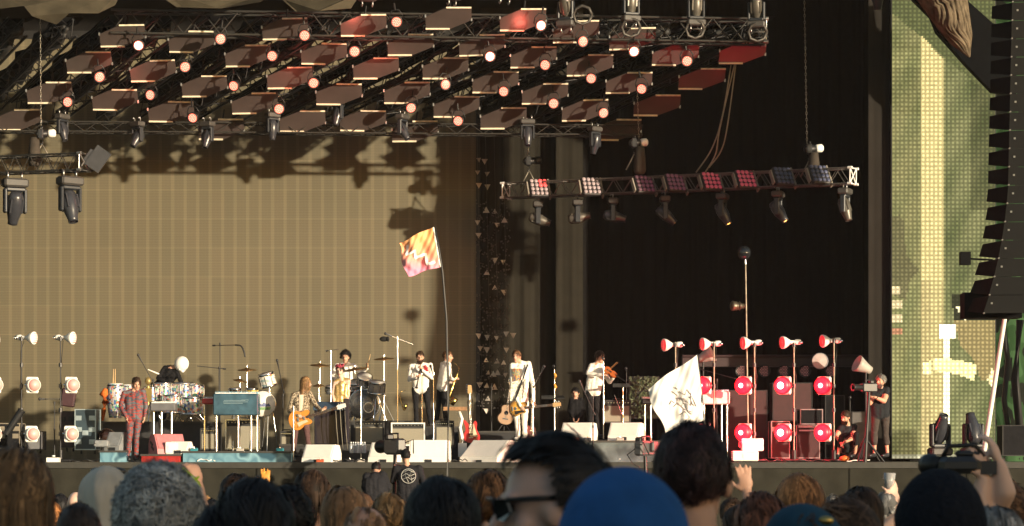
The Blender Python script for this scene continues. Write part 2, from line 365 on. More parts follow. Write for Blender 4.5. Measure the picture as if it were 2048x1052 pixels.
for i, (a, c) in enumerate(dg):
    tt = truss('cross_truss', 'black slanting cross truss of the mirror rig, %s from the left' % wl[i], P(a, 246, 56)+Vector((0, .3, .32)), P(c, 78, 53.0)+Vector((0,.3,.32)), .36, .4, .55, m_blackm, 'slanting trusses of the mirror rig', r=.032)
    A_, B_ = P(a, 246, 56)+Vector((0, .35, .3)), P(c, 78, 53.0)+Vector((0, .35, .3)); rr_ = random.Random(i)
    for q_ in range(3):
        b = MB(); b.tube([A_.lerp(B_, k/14)+Vector((rr_.uniform(-.1, .1), rr_.uniform(-.1, .1), rr_.uniform(-.16, .1))) for k in range(15)], .05 if i % 2 else .075, 6); b.build('cable_loom', m_cable, tt)  # thick looms added to darken the gaps in the rig
    b = MB(); dX = Vector((.30, 0, 0)); n_ = 14; vs = []
    for k in range(n_+1):
        q = A_.lerp(B_, k/n_)+Vector((0, .12, .28+.05*math.sin(k*1.7+i))); w_ = 1+.25*math.sin(k*2.3+i*1.9); vs += [q-dX*w_, q+dX*w_]
    b.add(vs, [(2*k, 2*k+1, 2*k+3, 2*k+2) for k in range(n_)], True); b.build('gap_dark_strip', m_black, tt)  # black strip added to darken the gaps between the mirrors
m_fr = mat('mirror_edge', (.8, .72, .56), .4, .2)
m_mir = mat('tinted_mirror', (.085, .066, .062), .36, .3, var=.12, scale=3)
MIR = [(245,72),(383,84),(178,125),(306,142),(496,112),(99,186),(230,200),(409,173),(36,240),(342,224),(509,207),(442,259),(570,58),(727,51),(897,37),(648,108),(821,90),(964,91),(580,156),(752,137),(891,137),(678,189),(814,186),(991,165),(605,243),(726,242),(913,214),(830,263),(1007,237),(1046,40),(1152,64),(1265,78),(1067,115),(1180,131),(1351,110),(1485,106),(1090,188),(1258,166),(1404,158),(1170,221),(1314,211),(1236,260)]
def mirror():
    t = thing('mirror_panel', 'x', 'mirror panel', (0, 0, 0), 'hexagonal mirror panels of the overhead rig')
    pts = [(-.46, -.15), (-.46, .0), (.02, .0)]
    k = .0108
    hx = [(-47, -18), (2, -18), (47, -3), (47, 18), (-4, 18), (-47, 3)]
    # lies in a plane that leans back: lower edge further from the camera
    def tr(x, z): return Vector((x*k, -z*k*.9, z*k))
    vs = [tr(x, z) for x, z in hx]; nrm = Vector((0, -.74, -.67))
    b = MB(); vv = vs+[v-nrm*.025 for v in vs]
    b.add(vv, [(0, 1, 2, 3, 4, 5), (11, 10, 9, 8, 7, 6)]+[(i, 6+i, 6+(i+1) % 6, (i+1) % 6) for i in range(6)], False); b.build('mirror', m_mir, t)
    for a, c in ((0, 1), (3, 4)): b = MB(); b.cyl(vs[a]+Vector((0, -.012, 0)), vs[c]+Vector((0, -.012, 0)), .022, n=6); b.build('edge_bar', m_fr, t)
    for i in (2, 5): b = MB(); b.bbox(vs[i]+Vector((0, -.01, .01)), (.035, .03, .07), .005); b.build('clip', m_alu, t)
    b = MB(); c0 = Vector((0, .06, .03)); b.cyl(c0, c0+Vector((.05, .1, .42)), .02, n=6); b.box(c0, (.2, .06, .04)); b.build('hanger', m_blackm, t)
    return t
mi = mirror(); names = {0: 'top row', 1: 'second row'}
def nth(n): return ['first', 'second', 'third', 'fourth', 'fifth', 'sixth', 'seventh', 'eighth', 'ninth', 'tenth', 'eleventh', 'twelfth'][n]
MIRS = sorted(MIR, key=lambda q: q[1])
bands = [('top', 0, 73), ('second', 73, 118), ('third', 118, 163), ('fourth', 163, 212), ('lowest', 212, 300)]
for bn, lo, hi in bands:
    row = sorted([q for q in MIR if lo <= q[1] < hi])
    for i, (px, py) in enumerate(row):
        o = mi if (bn == 'top' and i == 0) else copy_tree(mi)
        Y = gy(py); p = P(px, py, Y); o.location = p; o['label'] = 'tilted brown hexagonal mirror, %s from the left in the %s row of the rig' % (nth(i), bn)
        s = Y/4850*1/.0108; o.scale = (s*.98, s, s); o.rotation_euler = (random.uniform(-.03, .03), random.uniform(-.02, .02), 0)
# LED pars
def glow(n, c, s, base=(.3, .1, .08)): return mat(n, base, .4, emis=c, es=s)
m_dot = glow('lit_led', (1, .42, .30), 1.15); m_rim = glow('red_lens', (1, .13, .07), .75); m_dot2 = glow('bright_led', (1, .72, .55), 3.5); m_off = mat('red_led_ring', (.25, .03, .02), .4, emis=(1, .1, .05), es=.3)
def par(hot):
    t = thing('led_par', 'x', 'spotlight', (0, 0, 0), 'round LED spotlights of the overhead rig')
    b = MB(); b.lathe([(.0, .2), (.075, .2), (.085, .16), (.11, .03), (.12, .02), (.12, 0), (.1, 0), (.1, .01), (0, .01)], ax=(0, 1, 0), n=16); b.build('housing', m_blackm, t)
    b = MB(); b.tube([(-.13, .08, 0), (-.13, .08, .12), (-.07, .08, .22), (.07, .08, .22), (.13, .08, .12), (.13, .08, 0)], .012, 5); b.cyl((0, .08, .22), (0, .08, .36), .02, n=6); b.build('bracket', m_blackm, t)
    b = MB(); b.ell((0, .004, 0), (.098, .012, .098), nu=14, nv=8); ln = b.build('lens', m_rim, t)
    b = MB()
    for rr, n in ((0, 1), (.036, 6), (.07, 12)):
        for i in range(n):
            a = 2*math.pi*i/n; b.ell((math.cos(a)*rr, -.008, math.sin(a)*rr), (.0145, .006, .0145), nu=6, nv=4)
    b.build('led', m_dot2 if hot else m_dot, ln)
    return t
ph, pc = par(True), par(False)
PAR = [(277,91,1),(199,154,0),(370,134,0),(441,78,0),(135,204,0),(300,190,0),(467,172,0),(385,236,0),(609,71,0),(793,44,0),(544,112,0),(709,103,0),(627,166,0),(980,113,1),(891,169,0),(1007,183,0),(558,218,0),(822,216,0),(916,242,0),(1082,51,1),(1166,83,0),(1268,103,1),(1090,130,0),(1182,157,0),(1374,122,0),(1283,178,0),(1107,207,0),(1207,226,0)]
us = set()
for bn, lo, hi in bands:
    row = sorted([q for q in PAR if lo <= q[1]-2 < hi])
    for i, (px, py, h) in enumerate(row):
        src = ph if h else pc
        o = src if h not in us else copy_tree(src); us.add(h)
        Y = gy(py)-.65; o.location = P(px, py, Y)
        o.rotation_euler = (math.radians(random.uniform(8, 25)), math.radians(random.uniform(-8, 8)), math.radians(random.uniform(-22, 22))); o.scale = (1.08, 1.08, 1.08)
        o['label'] = '%s round LED spotlight, %s from the left beside the %s row of mirrors' % ('brightest glowing' if h else 'small pinkish glowing', nth(i), bn)
for px, py in ((570, 150), (740, 130), (700, 60), (240, 150), (1040, 60)):
    l = bpy.data.lights.new('red_glow', 'POINT'); l.energy = 15; l.color = (1, .18, .12); l.shadow_soft_size = .12
    o = bpy.data.objects.new('red_glow', l); COL.objects.link(o); o.location = P(px, py+22, gy(py)-.5)
# chains, hoists
def chain(px0, py0, px1, py1, Y, label):
    p0, p1 = P(px0, py0, Y), P(px1, py1, Y); b = MB(); n = int((p0-p1).length/.07); d = (p1-p0).normalized()
    for i in range(n):
        c = p0+(p1-p0)*((i+.5)/n); s = Vector((.014, 0, 0)) if i % 2 else Vector((0, .014, 0))
        b.tube([c-d*.036, c-d*.02+s, c+d*.02+s, c+d*.036, c+d*.02-s, c-d*.02-s, c-d*.036], .0065, 4)
    tag(b.build('hoist_chain', mat_get('chain_steel', (.5, .47, .4), .4, .7)), label, 'chain')
def mat_get(n, *a, **k): return bpy.data.materials.get(n) or mat(n, *a, **k)
chain(80, -40, 82, 262, 53.5, 'long vertical steel chain holding the hoist at the far left')
chain(1057, 272, 1057, 315, 57, 'short steel chain above the hoist over the left end of the right truss')
chain(1270, 60, 1278, 280, 55, 'vertical steel chain above the bright hoist in the middle of the right truss')
chain(1608, -30, 1614, 288, 53, 'long vertical steel chain above the hoist near the right end of the right truss')
def hoist(px, py, Y, label, white=True, bag=1):
    p = P(px, py, Y); t = thing('chain_hoist', label, 'hoist', p)
    b = MB(); b.lathe([(0, -.13), (.06, -.13), (.085, -.1), (.085, .1), (.06, .13), (0, .13)], p, (1, .25, .1), 14); b.build('motor', m_blackm, t)
    b = MB(); b.lathe([(0, .13), (.07, .13), (.09, .16), (.09, .27), (.06, .3), (0, .3)], p, (1, .25, .1), 14); b.build('motor_cover', m_white if white else m_blackm, t)
    b = MB(); b.bbox(p+Vector((-.02, 0, 0)), (.12, .2, .22), .02); b.tube([p+Vector((0, 0, .1)), p+Vector((0, 0, .17))], .02); b.tube([p+Vector((0, 0, -.1)), p+Vector((.02, 0, -.2)), p+Vector((-.02, 0, -.25)), p+Vector((-.03, 0, -.2))], .015); b.build('gear_box', m_dkplastic, t)
    if bag:
        k = bag; b = MB(); b.lathe([(.0, 0), (.1, 0), (.13, -.25), (.14, -.55), (.1, -.62), (0, -.63)], p+Vector((.14*k, .02, -.08)), n=10); b.build('chain_bag', mat_get('bag_cloth', (.05, .042, .035), .9), t)
    b = MB()
    for s in (-1, 1): b.tube([p+Vector((0, 0, -.22)), p+Vector((.2*s, .1, -.6))], .014)
    b.build('sling', mat_get('sling_steel', (.2, .18, .15), .5, .5), t)
    return t
hoist(84, 268, 53.5, 'hoist with a white cover above the left truss', bag=-1.2)
hoist(1058, 322, 57, 'black hoist above the left end of the right truss', False, 0)
hoist(1270, 286, 55, 'hoist with a bright white cover above the middle of the right truss', bag=.8)
hoist(1620, 298, 53, 'hoist with a pale oval cover above the right end of the right truss', bag=.6)
# side trusses
a0, a1 = P(-140, 340, 53.4), P(182, 322, 51.0); a0.z = a1.z+.02
truss('left_truss', 'short dark truss hanging at the left edge over the light stands', P(-150, 337, 54.6), P(176, 324, 52.6), .36, .36, .42, m_dkalu, ends=[P(168, 324, 52.6)], r=.022)
b = MB(); c = P(196, 318, 52.6); b.box(c, (.5, .05, .36), Ry(-.95)); b.box(c+Vector((-.12, .1, .02)), (.3, .2, .3), Ry(-.95)); tag(b.build('truss_lamp', mat_get('lamp_grey', (.04, .04, .045), .4)), 'flat grey lamp tilted on the right end of the left truss', 'lamp')
R0, R1 = P(1012, 382, 57.2), P(1706, 352, 52.6)
truss('right_truss', 'long thin truss carrying LED panels and moving heads over the right of the stage', R0, R1, .34, .34, .46, mat_get('grey_truss', (.13, .12, .11), .45, .6), ends=[R1, R0], r=.02)
def onr(px):
    lo, hi = 0., 1.
    for _ in range(40):
        t = (lo+hi)/2; q = R0+(R1-R0)*t
        if q.x/q.y*FPX+1024 < px: lo = t
        else: hi = t
    return q
def blinder():
    t = thing('blinder_lamp', 'x', 'stage light', (0, 0, 0), 'square LED lamps on the right truss')
    b = MB(); b.bbox((0, .05, 0), (.42, .1, .42), .02); b.build('housing', mat_get('panel_black', (.02, .018, .02), .5), t)
    for sx_, hh_ in ((.245, .46), (-.245, .3)): b = MB(); b.box((sx_, .08, 0), (.03, .1, hh_)); b.build('bracket', mat_get('bracket_grey', (.22, .2, .17), .5), t)
    for i in range(4):
        for j in range(4):
            b = MB(); b.lathe([(.043, .0), (.043, -.012), (.034, -.02), (0, -.024)], (-.15+.1*i, 0, .15-.1*j), (0, 1, 0), 10)
            b.build('lens', m_lensoff, t)
    return t
m_lensoff = mat('unlit_lens', (.34, .28, .30), .3); m_lensp = mat('purple_lens', (.12, .07, .09), .5, emis=(.5, .1, .2), es=.05); m_lensr = mat('glowing_red_lens', (.5, .05, .05), .3, emis=(1, .06, .05), es=1.6); m_lensb = mat('blue_lens', (.07, .08, .14), .5)
bl = blinder()
BLD = [(1078, 374, 'pale'), (1183, 371, 'pale'), (1290, 367, 'p'), (1352, 364, 'p'), (1424, 361, 'r'), (1493, 357, 'r'), (1568, 351, 'b'), (1640, 347, 'b')]
desc = {'pale': 'pale lenses', 'p': 'dull purple lenses', 'r': 'pinkish red lenses', 'b': 'bluish lenses'}
for i, (px, py, k) in enumerate(BLD):
    q = onr(px); o = bl if i == 0 else copy_tree(bl); p = P(px, py, q.y-.33); o.location = p
    zx = Vector((.93, .37, 0)) if i > 1 else Vector((.97, .24, 0)); zz_ = Vector((-.30, .45, .85)); zz_ = (zz_-zx*zz_.dot(zx)).normalized(); yy_ = zz_.cross(zx)
    o.rotation_euler = Matrix((zx, yy_, zz_)).transposed().to_euler(); o.scale = (1.05, 1.05, 1.15)
    o['label'] = 'black square LED lamp with %s, %s from the left along the right truss' % (desc[k], nth(i))
    for n, ch in enumerate([c for c in KIDS(o) if c.name.startswith('lens')]):
        ch.material_slots[0].link = 'OBJECT'
        mm = {'pale': m_lensoff, 'p': m_lensp, 'r': mat_get('pink_lens', (.20, .06, .07), .5, emis=(.9, .1, .15), es=.12), 'b': m_lensb}[k]
        if i == 0 and n in (8, 9, 12, 13): mm = m_lensr
        ch.material_slots[0].material = mm
# moving heads
def mhead(px, py, Y, label, pan, tilt, body, lens=None, k=1.0, up=False, name='moving_head'):
    """origin = hanging point; head points down/towards by tilt (0 = straight down)"""
    p = P(px, py, Y); t = thing(name, label, 'moving light', p, 'moving head lights')
    s = -1 if not up else 1
    M = Matrix.Translation(p) @ Matrix.Rotation(pan, 4, 'Z') @ Matrix.Scale(k, 4)
    if up: M = M @ Matrix.Scale(-1, 4, (0, 0, 1))
    b = MB(M); b.bbox((0, 0, -.12), (.42, .26, .15), .03); b.build('base', mat_get('grey_base', (.045, .042, .04), .6), t)
    for x in (-.12, .12): b = MB(M); b.tube([(x, 0, -.05), (x, 0, .04), (x, .04, .07), (x, .07, .03)], .018, 6); b.build('clamp', m_alu, t)
    b = MB(M); b.bbox((0, 0, -.23), (.34, .16, .07), .02)
    for x in (-.17, .17): b.bbox((x, 0, -.42), (.055, .13, .42), .02)
    b.build('yoke', mat_get('yoke_dark', (.015, .018, .024), .5), t)
    H = M @ Matrix.Translation((0, 0, -.5)) @ Matrix.Rotation(tilt, 4, 'X')
    b = MB(H); b.lathe([(0, .24), (.09, .235), (.125, .17), (.14, .05), (.14, -.06), (.115, -.16), (.085, -.28), (.085, -.33), (.07, -.33), (.065, -.3), (0, -.3)], n=16)
    for q in range(4): b.box((.14*math.cos(q*1.57+.78), .14*math.sin(q*1.57+.78), .02), (.03, .03, .24))
    hd = b.build('head', body, t)
    b = MB(H); b.ell((0, 0, -.3), (.064, .064, .03), nu=12, nv=6); b.build('lens', lens or mat_get('dark_lens', (.02, .02, .03), .08), hd)
    return t
m_mhg = mat('moving_head_grey', (.09, .082, .07), .4, .3); m_mhd = mat('moving_head_dark', (.03, .032, .04), .3); m_olens = glow('orange_lens', (1, .42, .08), 5); m_rlens = glow('dim_red_lens', (1, .1, .06), 1.2); m_ylens = glow('dim_yellow_lens', (1, .7, .1), .8)
R90 = math.pi/2
mhead(30, 352, 53.2, 'black moving head light hanging from the left truss at the left edge', .5, .45, m_mhd, None, 1.3)
mhead(140, 348, 52.7, 'black moving head light hanging near the right end of the left truss', .7, -.35, m_mhd, None, 1.3)
for i, (px, ti, pn, bd, ln, lb) in enumerate([(1076, -1.25, R90, m_mhg, m_rlens, 'grey moving head with a faint red lens under the left end of the right truss'), (1155, -1.75, R90, m_mhg, m_ylens, 'grey moving head with a faint yellow lens, second under the right truss'), (1226, -1.35, R90, m_mhd, m_rlens, 'darker grey moving head with a faint red lens, third under the right truss'),
        (1330, -.85, R90, m_mhd, m_olens, 'black moving head glowing orange under the middle of the right truss'), (1445, -.5, R90*.8, m_mhd, m_olens, 'black moving head glowing orange, fifth under the right truss'), (1556, -.6, R90*.8, m_mhd, m_olens, 'black moving head glowing orange, sixth under the right truss'), (1690, -.3, R90*.7, m_mhg, None, 'grey moving head pointing down under the right end of the right truss')]):
    q = onr(px); zz = (905-(q.z-ZC)/q.y*FPX); mhead(px, zz+20, q.y, lb, pn, ti, bd, ln, .92)
TOPH = [(735, -20, 0.1), (905, -22, .3), (1010, -25, .2), (1132, 32, -.15), (1262, 22, .1), (1392, 30, 0.05), (1513, 34, -.1), (1637, -34, .2), (1755, -28, -.2)]
for i, (px, py, tl) in enumerate(TOPH):
    if i < 7: mhead(px, py+26, 52.1, 'dark moving head light standing on the front truss, %s from the left' % nth(i), tl*3, math.pi-.2+tl, m_mhg if i > 2 else m_mhd, None, .95, up=True)
    else: mhead(px, py-35, 52.1, 'moving head light hanging at the top edge, %s' % ('over the black backdrop' if i == 7 else 'over the grey side curtain'), tl, 2.2 if i == 7 else .4, m_mhd, None, 1.05)
for i, px in enumerate([1165, 1262, 1390, 1515]):
    p = P(px, [30, 55, 58, 64][i], 52.0); b = MB(); n = 8; pts = [p+Vector((.2*math.cos(2*math.pi*j/n), 0, .2*math.sin(2*math.pi*j/n))) for j in range(n+1)]
    b.tube(pts, .035, 5); b.tube([p-Vector((.2, 0, 0)), p+Vector((.2, 0, 0))], .012, 5)
    tag(b.build('ring_bracket', mat_get('bracket_grey2', (.06, .055, .05), .5, .3)), 'octagonal metal bracket below a moving head on the front truss, %s from the left' % nth(i), 'bracket')
# black movers hidden in the mirror rig
for i, (px, py) in enumerate([(125, 225), (275, 240), (415, 240), (675, 195), (545, 222), (805, 225), (1055, 235), (1190, 250)]):
    mhead(px, py, 55.6, 'black moving head light hanging among the mirrors, %s from the left' % nth(i), random.random()*3, random.uniform(-.6, .6), m_mhd, None, .8)
def cable(pts, r, name, label, cat='cable', m=None, n=24):
    # catmull-rom through points
    pts = [Vector(p) for p in pts]; out = []; k = len(pts)
    for i in range(k-1):
        p0, p1, p2, p3 = pts[max(i-1, 0)], pts[i], pts[i+1], pts[min(i+2, k-1)]
        for s in range(6):
            t = s/6; out.append(.5*((2*p1)+(p2-p0)*t+(2*p0-5*p1+4*p2-p3)*t*t+(3*p1-p0-3*p2+p3)*t**3))
    out.append(pts[-1]); b = MB(); b.tube(out, r, 6); return tag(b.build(name, m or m_cable), label, cat)
m_pc = mat('pale_cable', (.22, .2, .16), .6)
for i, (a, c, d) in enumerate([((1462, 130), (1445, 230), (1392, 345)), ((1470, 125), (1440, 255), (1410, 345)), ((1472, 125), (1455, 250), (1418, 335))]):
    cable([P(a[0], a[1], 54), P(c[0], c[1], 54), P((c[0]+d[0])/2+6, (c[1]+d[1])/2+8, 54.2), P(d[0], d[1], 54.4)], .016, 'hanging_cable', 'pale cable hanging in a curve behind the right truss, %s from the left' % nth(i), m=m_pc)
# canopy cloth over the rig at upper left
m_can = mat('canopy_cloth', (.05, .043, .03), .9, var=.3, scale=3)
for i, poly in enumerate([[(-40, -30), (240, -30), (225, 5), (195, 26), (140, 28), (112, 48), (66, 34), (50, 14), (-40, 20)], [(290, -30), (560, -30), (520, 6), (440, 14), (350, 10)], [(560, -8), (720, -20), (700, 12), (640, 25), (590, 20)]]):
    b = MB(); b.prism([(P(x, y, 51.2).x, P(x, y, 51.2).z) for x, y in poly], .03, (0, 51.2, 0), None)
    b.v = [v+Vector((0, (v.z-11)*.5+.2*math.sin(v.x*5), 0)) for v in b.v]
    tag(b.build('roof_cloth', m_can), ['tan canopy cloth hanging at the top left corner', 'flat tan cloth strip above the left part of the front truss', 'small tan cloth piece behind the top middle lights'][i], 'canopy')
# faux tree branch
def branch():
    t = thing('carved_branch', 'giant carved oak branch with grooved bark crossing the side screen', 'tree decoration', P(1930, 60, 51))
    m = mat('bark', (.12, .095, .065), .9, var=.45, scale=5, bump=1.0); nt_ = m.node_tree
    pts = [(1850, -80, 50.6), (1888, -5, 50.9), (1906, 40, 51.1), (1923, 78, 51.3), (1939, 114, 51.5)]
    P3 = [P(*q) for q in pts]; rs = [.55, .46, .37, .23, .02]; b = MB(); n = 150; vs = []
    for i in range(61):
        u = i/60*(len(P3)-1); k = min(int(u), len(P3)-2); f = u-k
        c = P3[k].lerp(P3[k+1], f); r = rs[k]*(1-f)+rs[k+1]*f; d = (P3[k+1]-P3[k]); q = d.to_track_quat('Z', 'Y')
        for j in range(n):
            a = 2*math.pi*j/n; a2 = a+.25*math.sin(u*1.7+1)+.1*math.sin(u*4+a*2); g = 1.04-.17*(1-abs(math.sin(a2*5+.8*math.sin(u*1.3))))**4-.10*(1-abs(math.sin(a2*11.5+1.2*math.sin(u*2+2))))**3-.05*(1-abs(math.sin(a2*19+u*1.5)))**2+.03*math.sin(u*3+a*2)
            vs.append(c+q @ Vector((math.cos(a)*r*g, math.sin(a)*r*g, 0)))
    b.add(vs, [(i*n+j, i*n+(j+1) % n, (i+1)*n+(j+1) % n, (i+1)*n+j) for i in range(60) for j in range(n)], True); b.build('trunk', m, t)
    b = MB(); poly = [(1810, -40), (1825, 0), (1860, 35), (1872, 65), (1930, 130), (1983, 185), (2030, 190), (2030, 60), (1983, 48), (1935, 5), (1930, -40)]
    b.prism([(P(x, y, 51.9).x, P(x, y, 51.9).z) for x, y in poly], .25, (0, 51.9, 0)); b.build('shadow_side', mat('shadow_side_black', (.0025, .003, .004), .95), t)  # black slab standing in for the branch's shadow side
branch()
# line array
def pa():
    t = thing('line_array_speaker', 'long black line array of stacked loudspeakers hanging at the right edge', 'loudspeaker', P(2015, 200, 47.5))
    m1 = mat('speaker_grille', (.010, .010, .010), .8, var=.1, scale=60); m2 = mat('speaker_black', (.004, .004, .005), .9)
    def edge(py):   # front-left edge px
        return 2026-8*max(0, (py-0))/370 if py < 370 else 2018-10*(py-370)/60*.35-((py-370)/255)**2*34
    y = 627.; i = 0
    while y > -60:
        h = 36.6; y1 = y-h; xa, xb = edge(y), edge(y1); Yf = 47.5
        A = P(xa, y-.6, Yf); B = P(xb, y1+.6, Yf); wv = Vector((1.25, -.15, 0)); b = MB()
        dx = 40 if y > 420 else 42
        tk = .0 if y < 180 else .12
        C = P(edge(y)-dx, y-6+2, Yf+1.0); D = P(edge(y1)-dx, y1+6+2, Yf+1.0)
        b.add([A, A+wv, B+wv, B, C, C+wv, D+wv, D], [(0, 1, 2, 3), (4, 7, 6, 5), (0, 4, 5, 1), (3, 2, 6, 7), (0, 3, 7, 4), (1, 5, 6, 2)], False)
        cb = b.build('cabinet', m2, t)
        b = MB(); o = Vector((-.02, -.02, 0)); b.add([A+o, A+wv+o, B+wv+o, B+o], [(0, 1, 2, 3)], False); b.build('grille', m1, cb)
        b = MB(); b.cyl(A+Vector((-.01, -.05, 0)), A+Vector((-.01, .02, 0)), .016, n=8); b.build('pin', mat_get('badge_grey', (.13, .13, .12), .5), cb)
        b = MB(); q = (A+B)/2+Vector((.085, -.04, .02)); b.box(q, (.035, .02, .035)); b.build('badge', mat_get('badge_grey', (.13, .13, .12), .5), cb)
        y = y1; i += 1
    b = MB(); b.box(P(1952, 612, 48.6)+Vector((.3, 0, 0)), (1.15, .5, .5)); b.build('bottom_frame', m2, t)
    b = MB(); b.box(P(1930, 517, 50.9), (.21, .2, .27)); b.cyl(P(1930, 517, 50.9), P(1985, 520, 50.6), .02); tag(b.build('small_speaker', m2), 'small black box mounted in front of the side screen beside the loudspeakers', 'box')
pa()
# strings of triangular mirrors
def tri_strings():
    rnd = random.Random(11); m1 = mat('silver_triangle', (.42, .38, .33), .4, .2, var=.3, scale=6)
    S = [(958, [(320, 0), (345, 0), (371, 0), (445, 0), (471, 0), (672, 0), (697, 0), (770, 0)]), (975, [(420, 1), (545, 1), (720, 1), (745, 1), (771, 1), (797, 1), (822, 0)]), (992, [(450, 0), (521, 0), (575, 1), (676, 0), (722, 1), (745, 1)]), (1010, [(668, 0), (700, 0), (750, 0), (440, 1), (585, 0)])]
    for si, (px, ts) in enumerate(S):
        t = thing('triangle_string', 'vertical string of silver triangles and beads, %s from the left of four' % nth(si), 'hanging decoration', P(px, 560, 59.7-.12*si), 'hanging strings of silver triangles')
        Y = 59.7-.12*si
        b = MB(); b.tube([P(px-4, 272, Y), P(px+2, 560, Y), P(px+6, 825, Y)], .004, 4)
        for k in range(120):
            y = 400+420*rnd.random(); x = px+rnd.uniform(-10, 10); b.ell(P(x, y, Y), (.022, .022, .022), nu=5, nv=3)
        b.build('bead_chain', mat_get('bead_dim', (.10, .09, .08), .4, .5), t)
        for (py, upw) in ts:
            for w in ([0] if rnd.random() < .6 else [0, 1]):
                c = P(px+rnd.uniform(-3, 3)+w*14, py+w*3, Y); s = rnd.uniform(.06, .085); a = rnd.uniform(-.5, .5); b = MB()
                pts = [(-s, s*.8), (s, s*.8), (0, -s)] if not upw else [(-s, -s*.8), (0, s), (s, -s*.8)]
                if upw == 0: pts = pts[::-1]
                b.prism(pts, .01, c, Rz(a)@Rx(rnd.uniform(-.3, .3))); b.build('triangle', m1, t)
tri_strings()
# ---------------------------------------------------------------- people
FOLD = True
class Body:
    def __init__(s): s.pr = []
    def cap(s, a, b, r0, r1, lab): s.pr.append(('c', Vector(a), Vector(b), r0, r1, lab))
    def ell(s, c, rad, R, lab): s.pr.append(('e', Vector(c), rad, R, lab))
    def make(s, name, mats, parent, vox=.013, smooth=3, over=None):
        b = MB()
        for p in s.pr:
            if p[0] == 'c':
                b.cyl(p[1], p[2], p[3], p[4], 12); b.ell(p[1], p[3], nu=12, nv=8); b.ell(p[2], p[4], nu=12, nv=8)
            else: b.ell(p[1], p[2], p[3], 16, 12)
        me = bpy.data.meshes.new('tmp'); me.from_pydata([tuple(v) for v in b.v], [], b.f); me.update()
        o = bpy.data.objects.new('tmp', me); COL.objects.link(o)
        md = o.modifiers.new('r', 'REMESH'); md.mode = 'VOXEL'; md.voxel_size = vox
        ms = o.modifiers.new('s', 'SMOOTH'); ms.iterations = smooth; ms.factor = .5
        dg_ = bpy.context.evaluated_depsgraph_get(); dg_.update()
        me2 = bpy.data.meshes.new_from_object(o.evaluated_get(dg_)); bpy.data.objects.remove(o)
        n = len(me2.polygons); cen = np.empty(n*3, 'f'); me2.polygons.foreach_get('center', cen); cen = cen.reshape(-1, 3).astype('d')
        best = np.full(n, 1e9); lab = np.zeros(n, 'i'); keys = list(mats.keys())
        for p in s.pr:
            if p[0] == 'c':
                a = np.array(p[1]); d = np.array(p[2])-a; L = max(d@d, 1e-9); t = np.clip((cen-a)@d/L, 0, 1)
                dist = np.linalg.norm(cen-a-t[:, None]*d, axis=1)-(p[3]+(p[4]-p[3])*t)
            else:
                R = np.array(p[3]) if p[3] is not None else np.eye(3); q = (cen-np.array(p[1]))@R/np.array(p[2]); dist = (np.linalg.norm(q, axis=1)-1)*min(p[2])
            k = keys.index(p[-1]) if p[-1] in keys else 0; w = dist < best-1e-6; best[w] = dist[w]; lab[w] = k
        for (c, r, l) in (over or []):
            w = np.linalg.norm(cen-np.array(c), axis=1) < r; lab[w] = keys.index(l)
        off = OFF[parent.name]; nv = len(me2.vertices); co = np.empty(nv*3, 'f'); me2.vertices.foreach_get('co', co); co = co.reshape(-1, 3)-np.array(off); me2.vertices.foreach_set('co', co.ravel())
        me2.materials.clear()
        if FOLD:
            from mathutils import noise
            nrm = np.empty(nv*3, 'f'); me2.vertices.foreach_get('normal', nrm); nrm = nrm.reshape(-1, 3); cl = {i for i, kk in enumerate(keys) if kk in ('top', 'sleeve', 'legs')}
            vl = np.zeros(nv, 'i'); 
            for pi, pl in enumerate(me2.polygons):
                for vi in pl.vertices: vl[vi] = lab[pi]
            sd0 = Vector((nv % 17, 0, 0)); cc_ = co.copy()
            for i in range(nv):
                if vl[i] in cl:
                    q = Vector(cc_[i]); a = noise.noise(Vector((q.x*9, q.y*9, q.z*17))+sd0)+.6*noise.noise(Vector((q.x*22+q.z*14, q.y*22, q.z*26))+sd0); cc_[i] += nrm[i]*a*.008
            co = cc_; me2.vertices.foreach_set('co', co.ravel())
        for k in keys: me2.materials.append(mats[k])
        me2.polygons.foreach_set('material_index', lab); me2.polygons.foreach_set('use_smooth', np.ones(n, bool)); me2.update(); me2.name = name
        ob = bpy.data.objects.new(name, me2); COL.objects.link(ob); ob.parent = parent; OFF[ob.name] = off.copy(); return ob
def headframe(f, u=(0, 0, 1)):
    f = Vector(f).normalized(); u = Vector(u); l = u.cross(f).normalized(); u = f.cross(l).normalized()
    return f, l, u, Matrix((l, f, u)).transposed()
def add_head(B, c, f, u=(0, 0, 1), k=1.0, ears=True, fat=1.0):
    c = Vector(c); f, l, u, R = headframe(f, u); over = []
    e = lambda off, rad, lab: B.ell(c+(l*off[0]+f*off[1]+u*off[2])*k, tuple(x*k for x in rad), R, lab)
    e((0, -.012, .022), (.076, .096, .098), 'skin'); e((0, .024, -.045), (.060*fat, .068, .078), 'skin'); e((0, .058, -.098), (.03*fat, .028, .024), 'skin')
    B.cap(c+(f*.088+u*.012)*k, c+(f*.112-u*.026)*k, .009*k, .0155*k, 'skin')
    for s in (-1, 1):
        if ears: e((s*.079, -.006, -.012), (.012, .024, .032), 'skin')
        e((s*.033, .076, .03), (.026, .016, .009), 'skin'); e((s*.04, .055, -.03), (.024, .026, .024), 'skin')
        over.append((c+(l*s*.031+f*.083+u*.006)*k, .013*k, 'eye'))
        over.append((c+(l*s*.014+f*.094-u*.062)*k, .013*k, 'lip'))
    e((0, .086, -.062), (.024, .012, .010), 'skin')
    return over, (c, f, l, u, R, k)
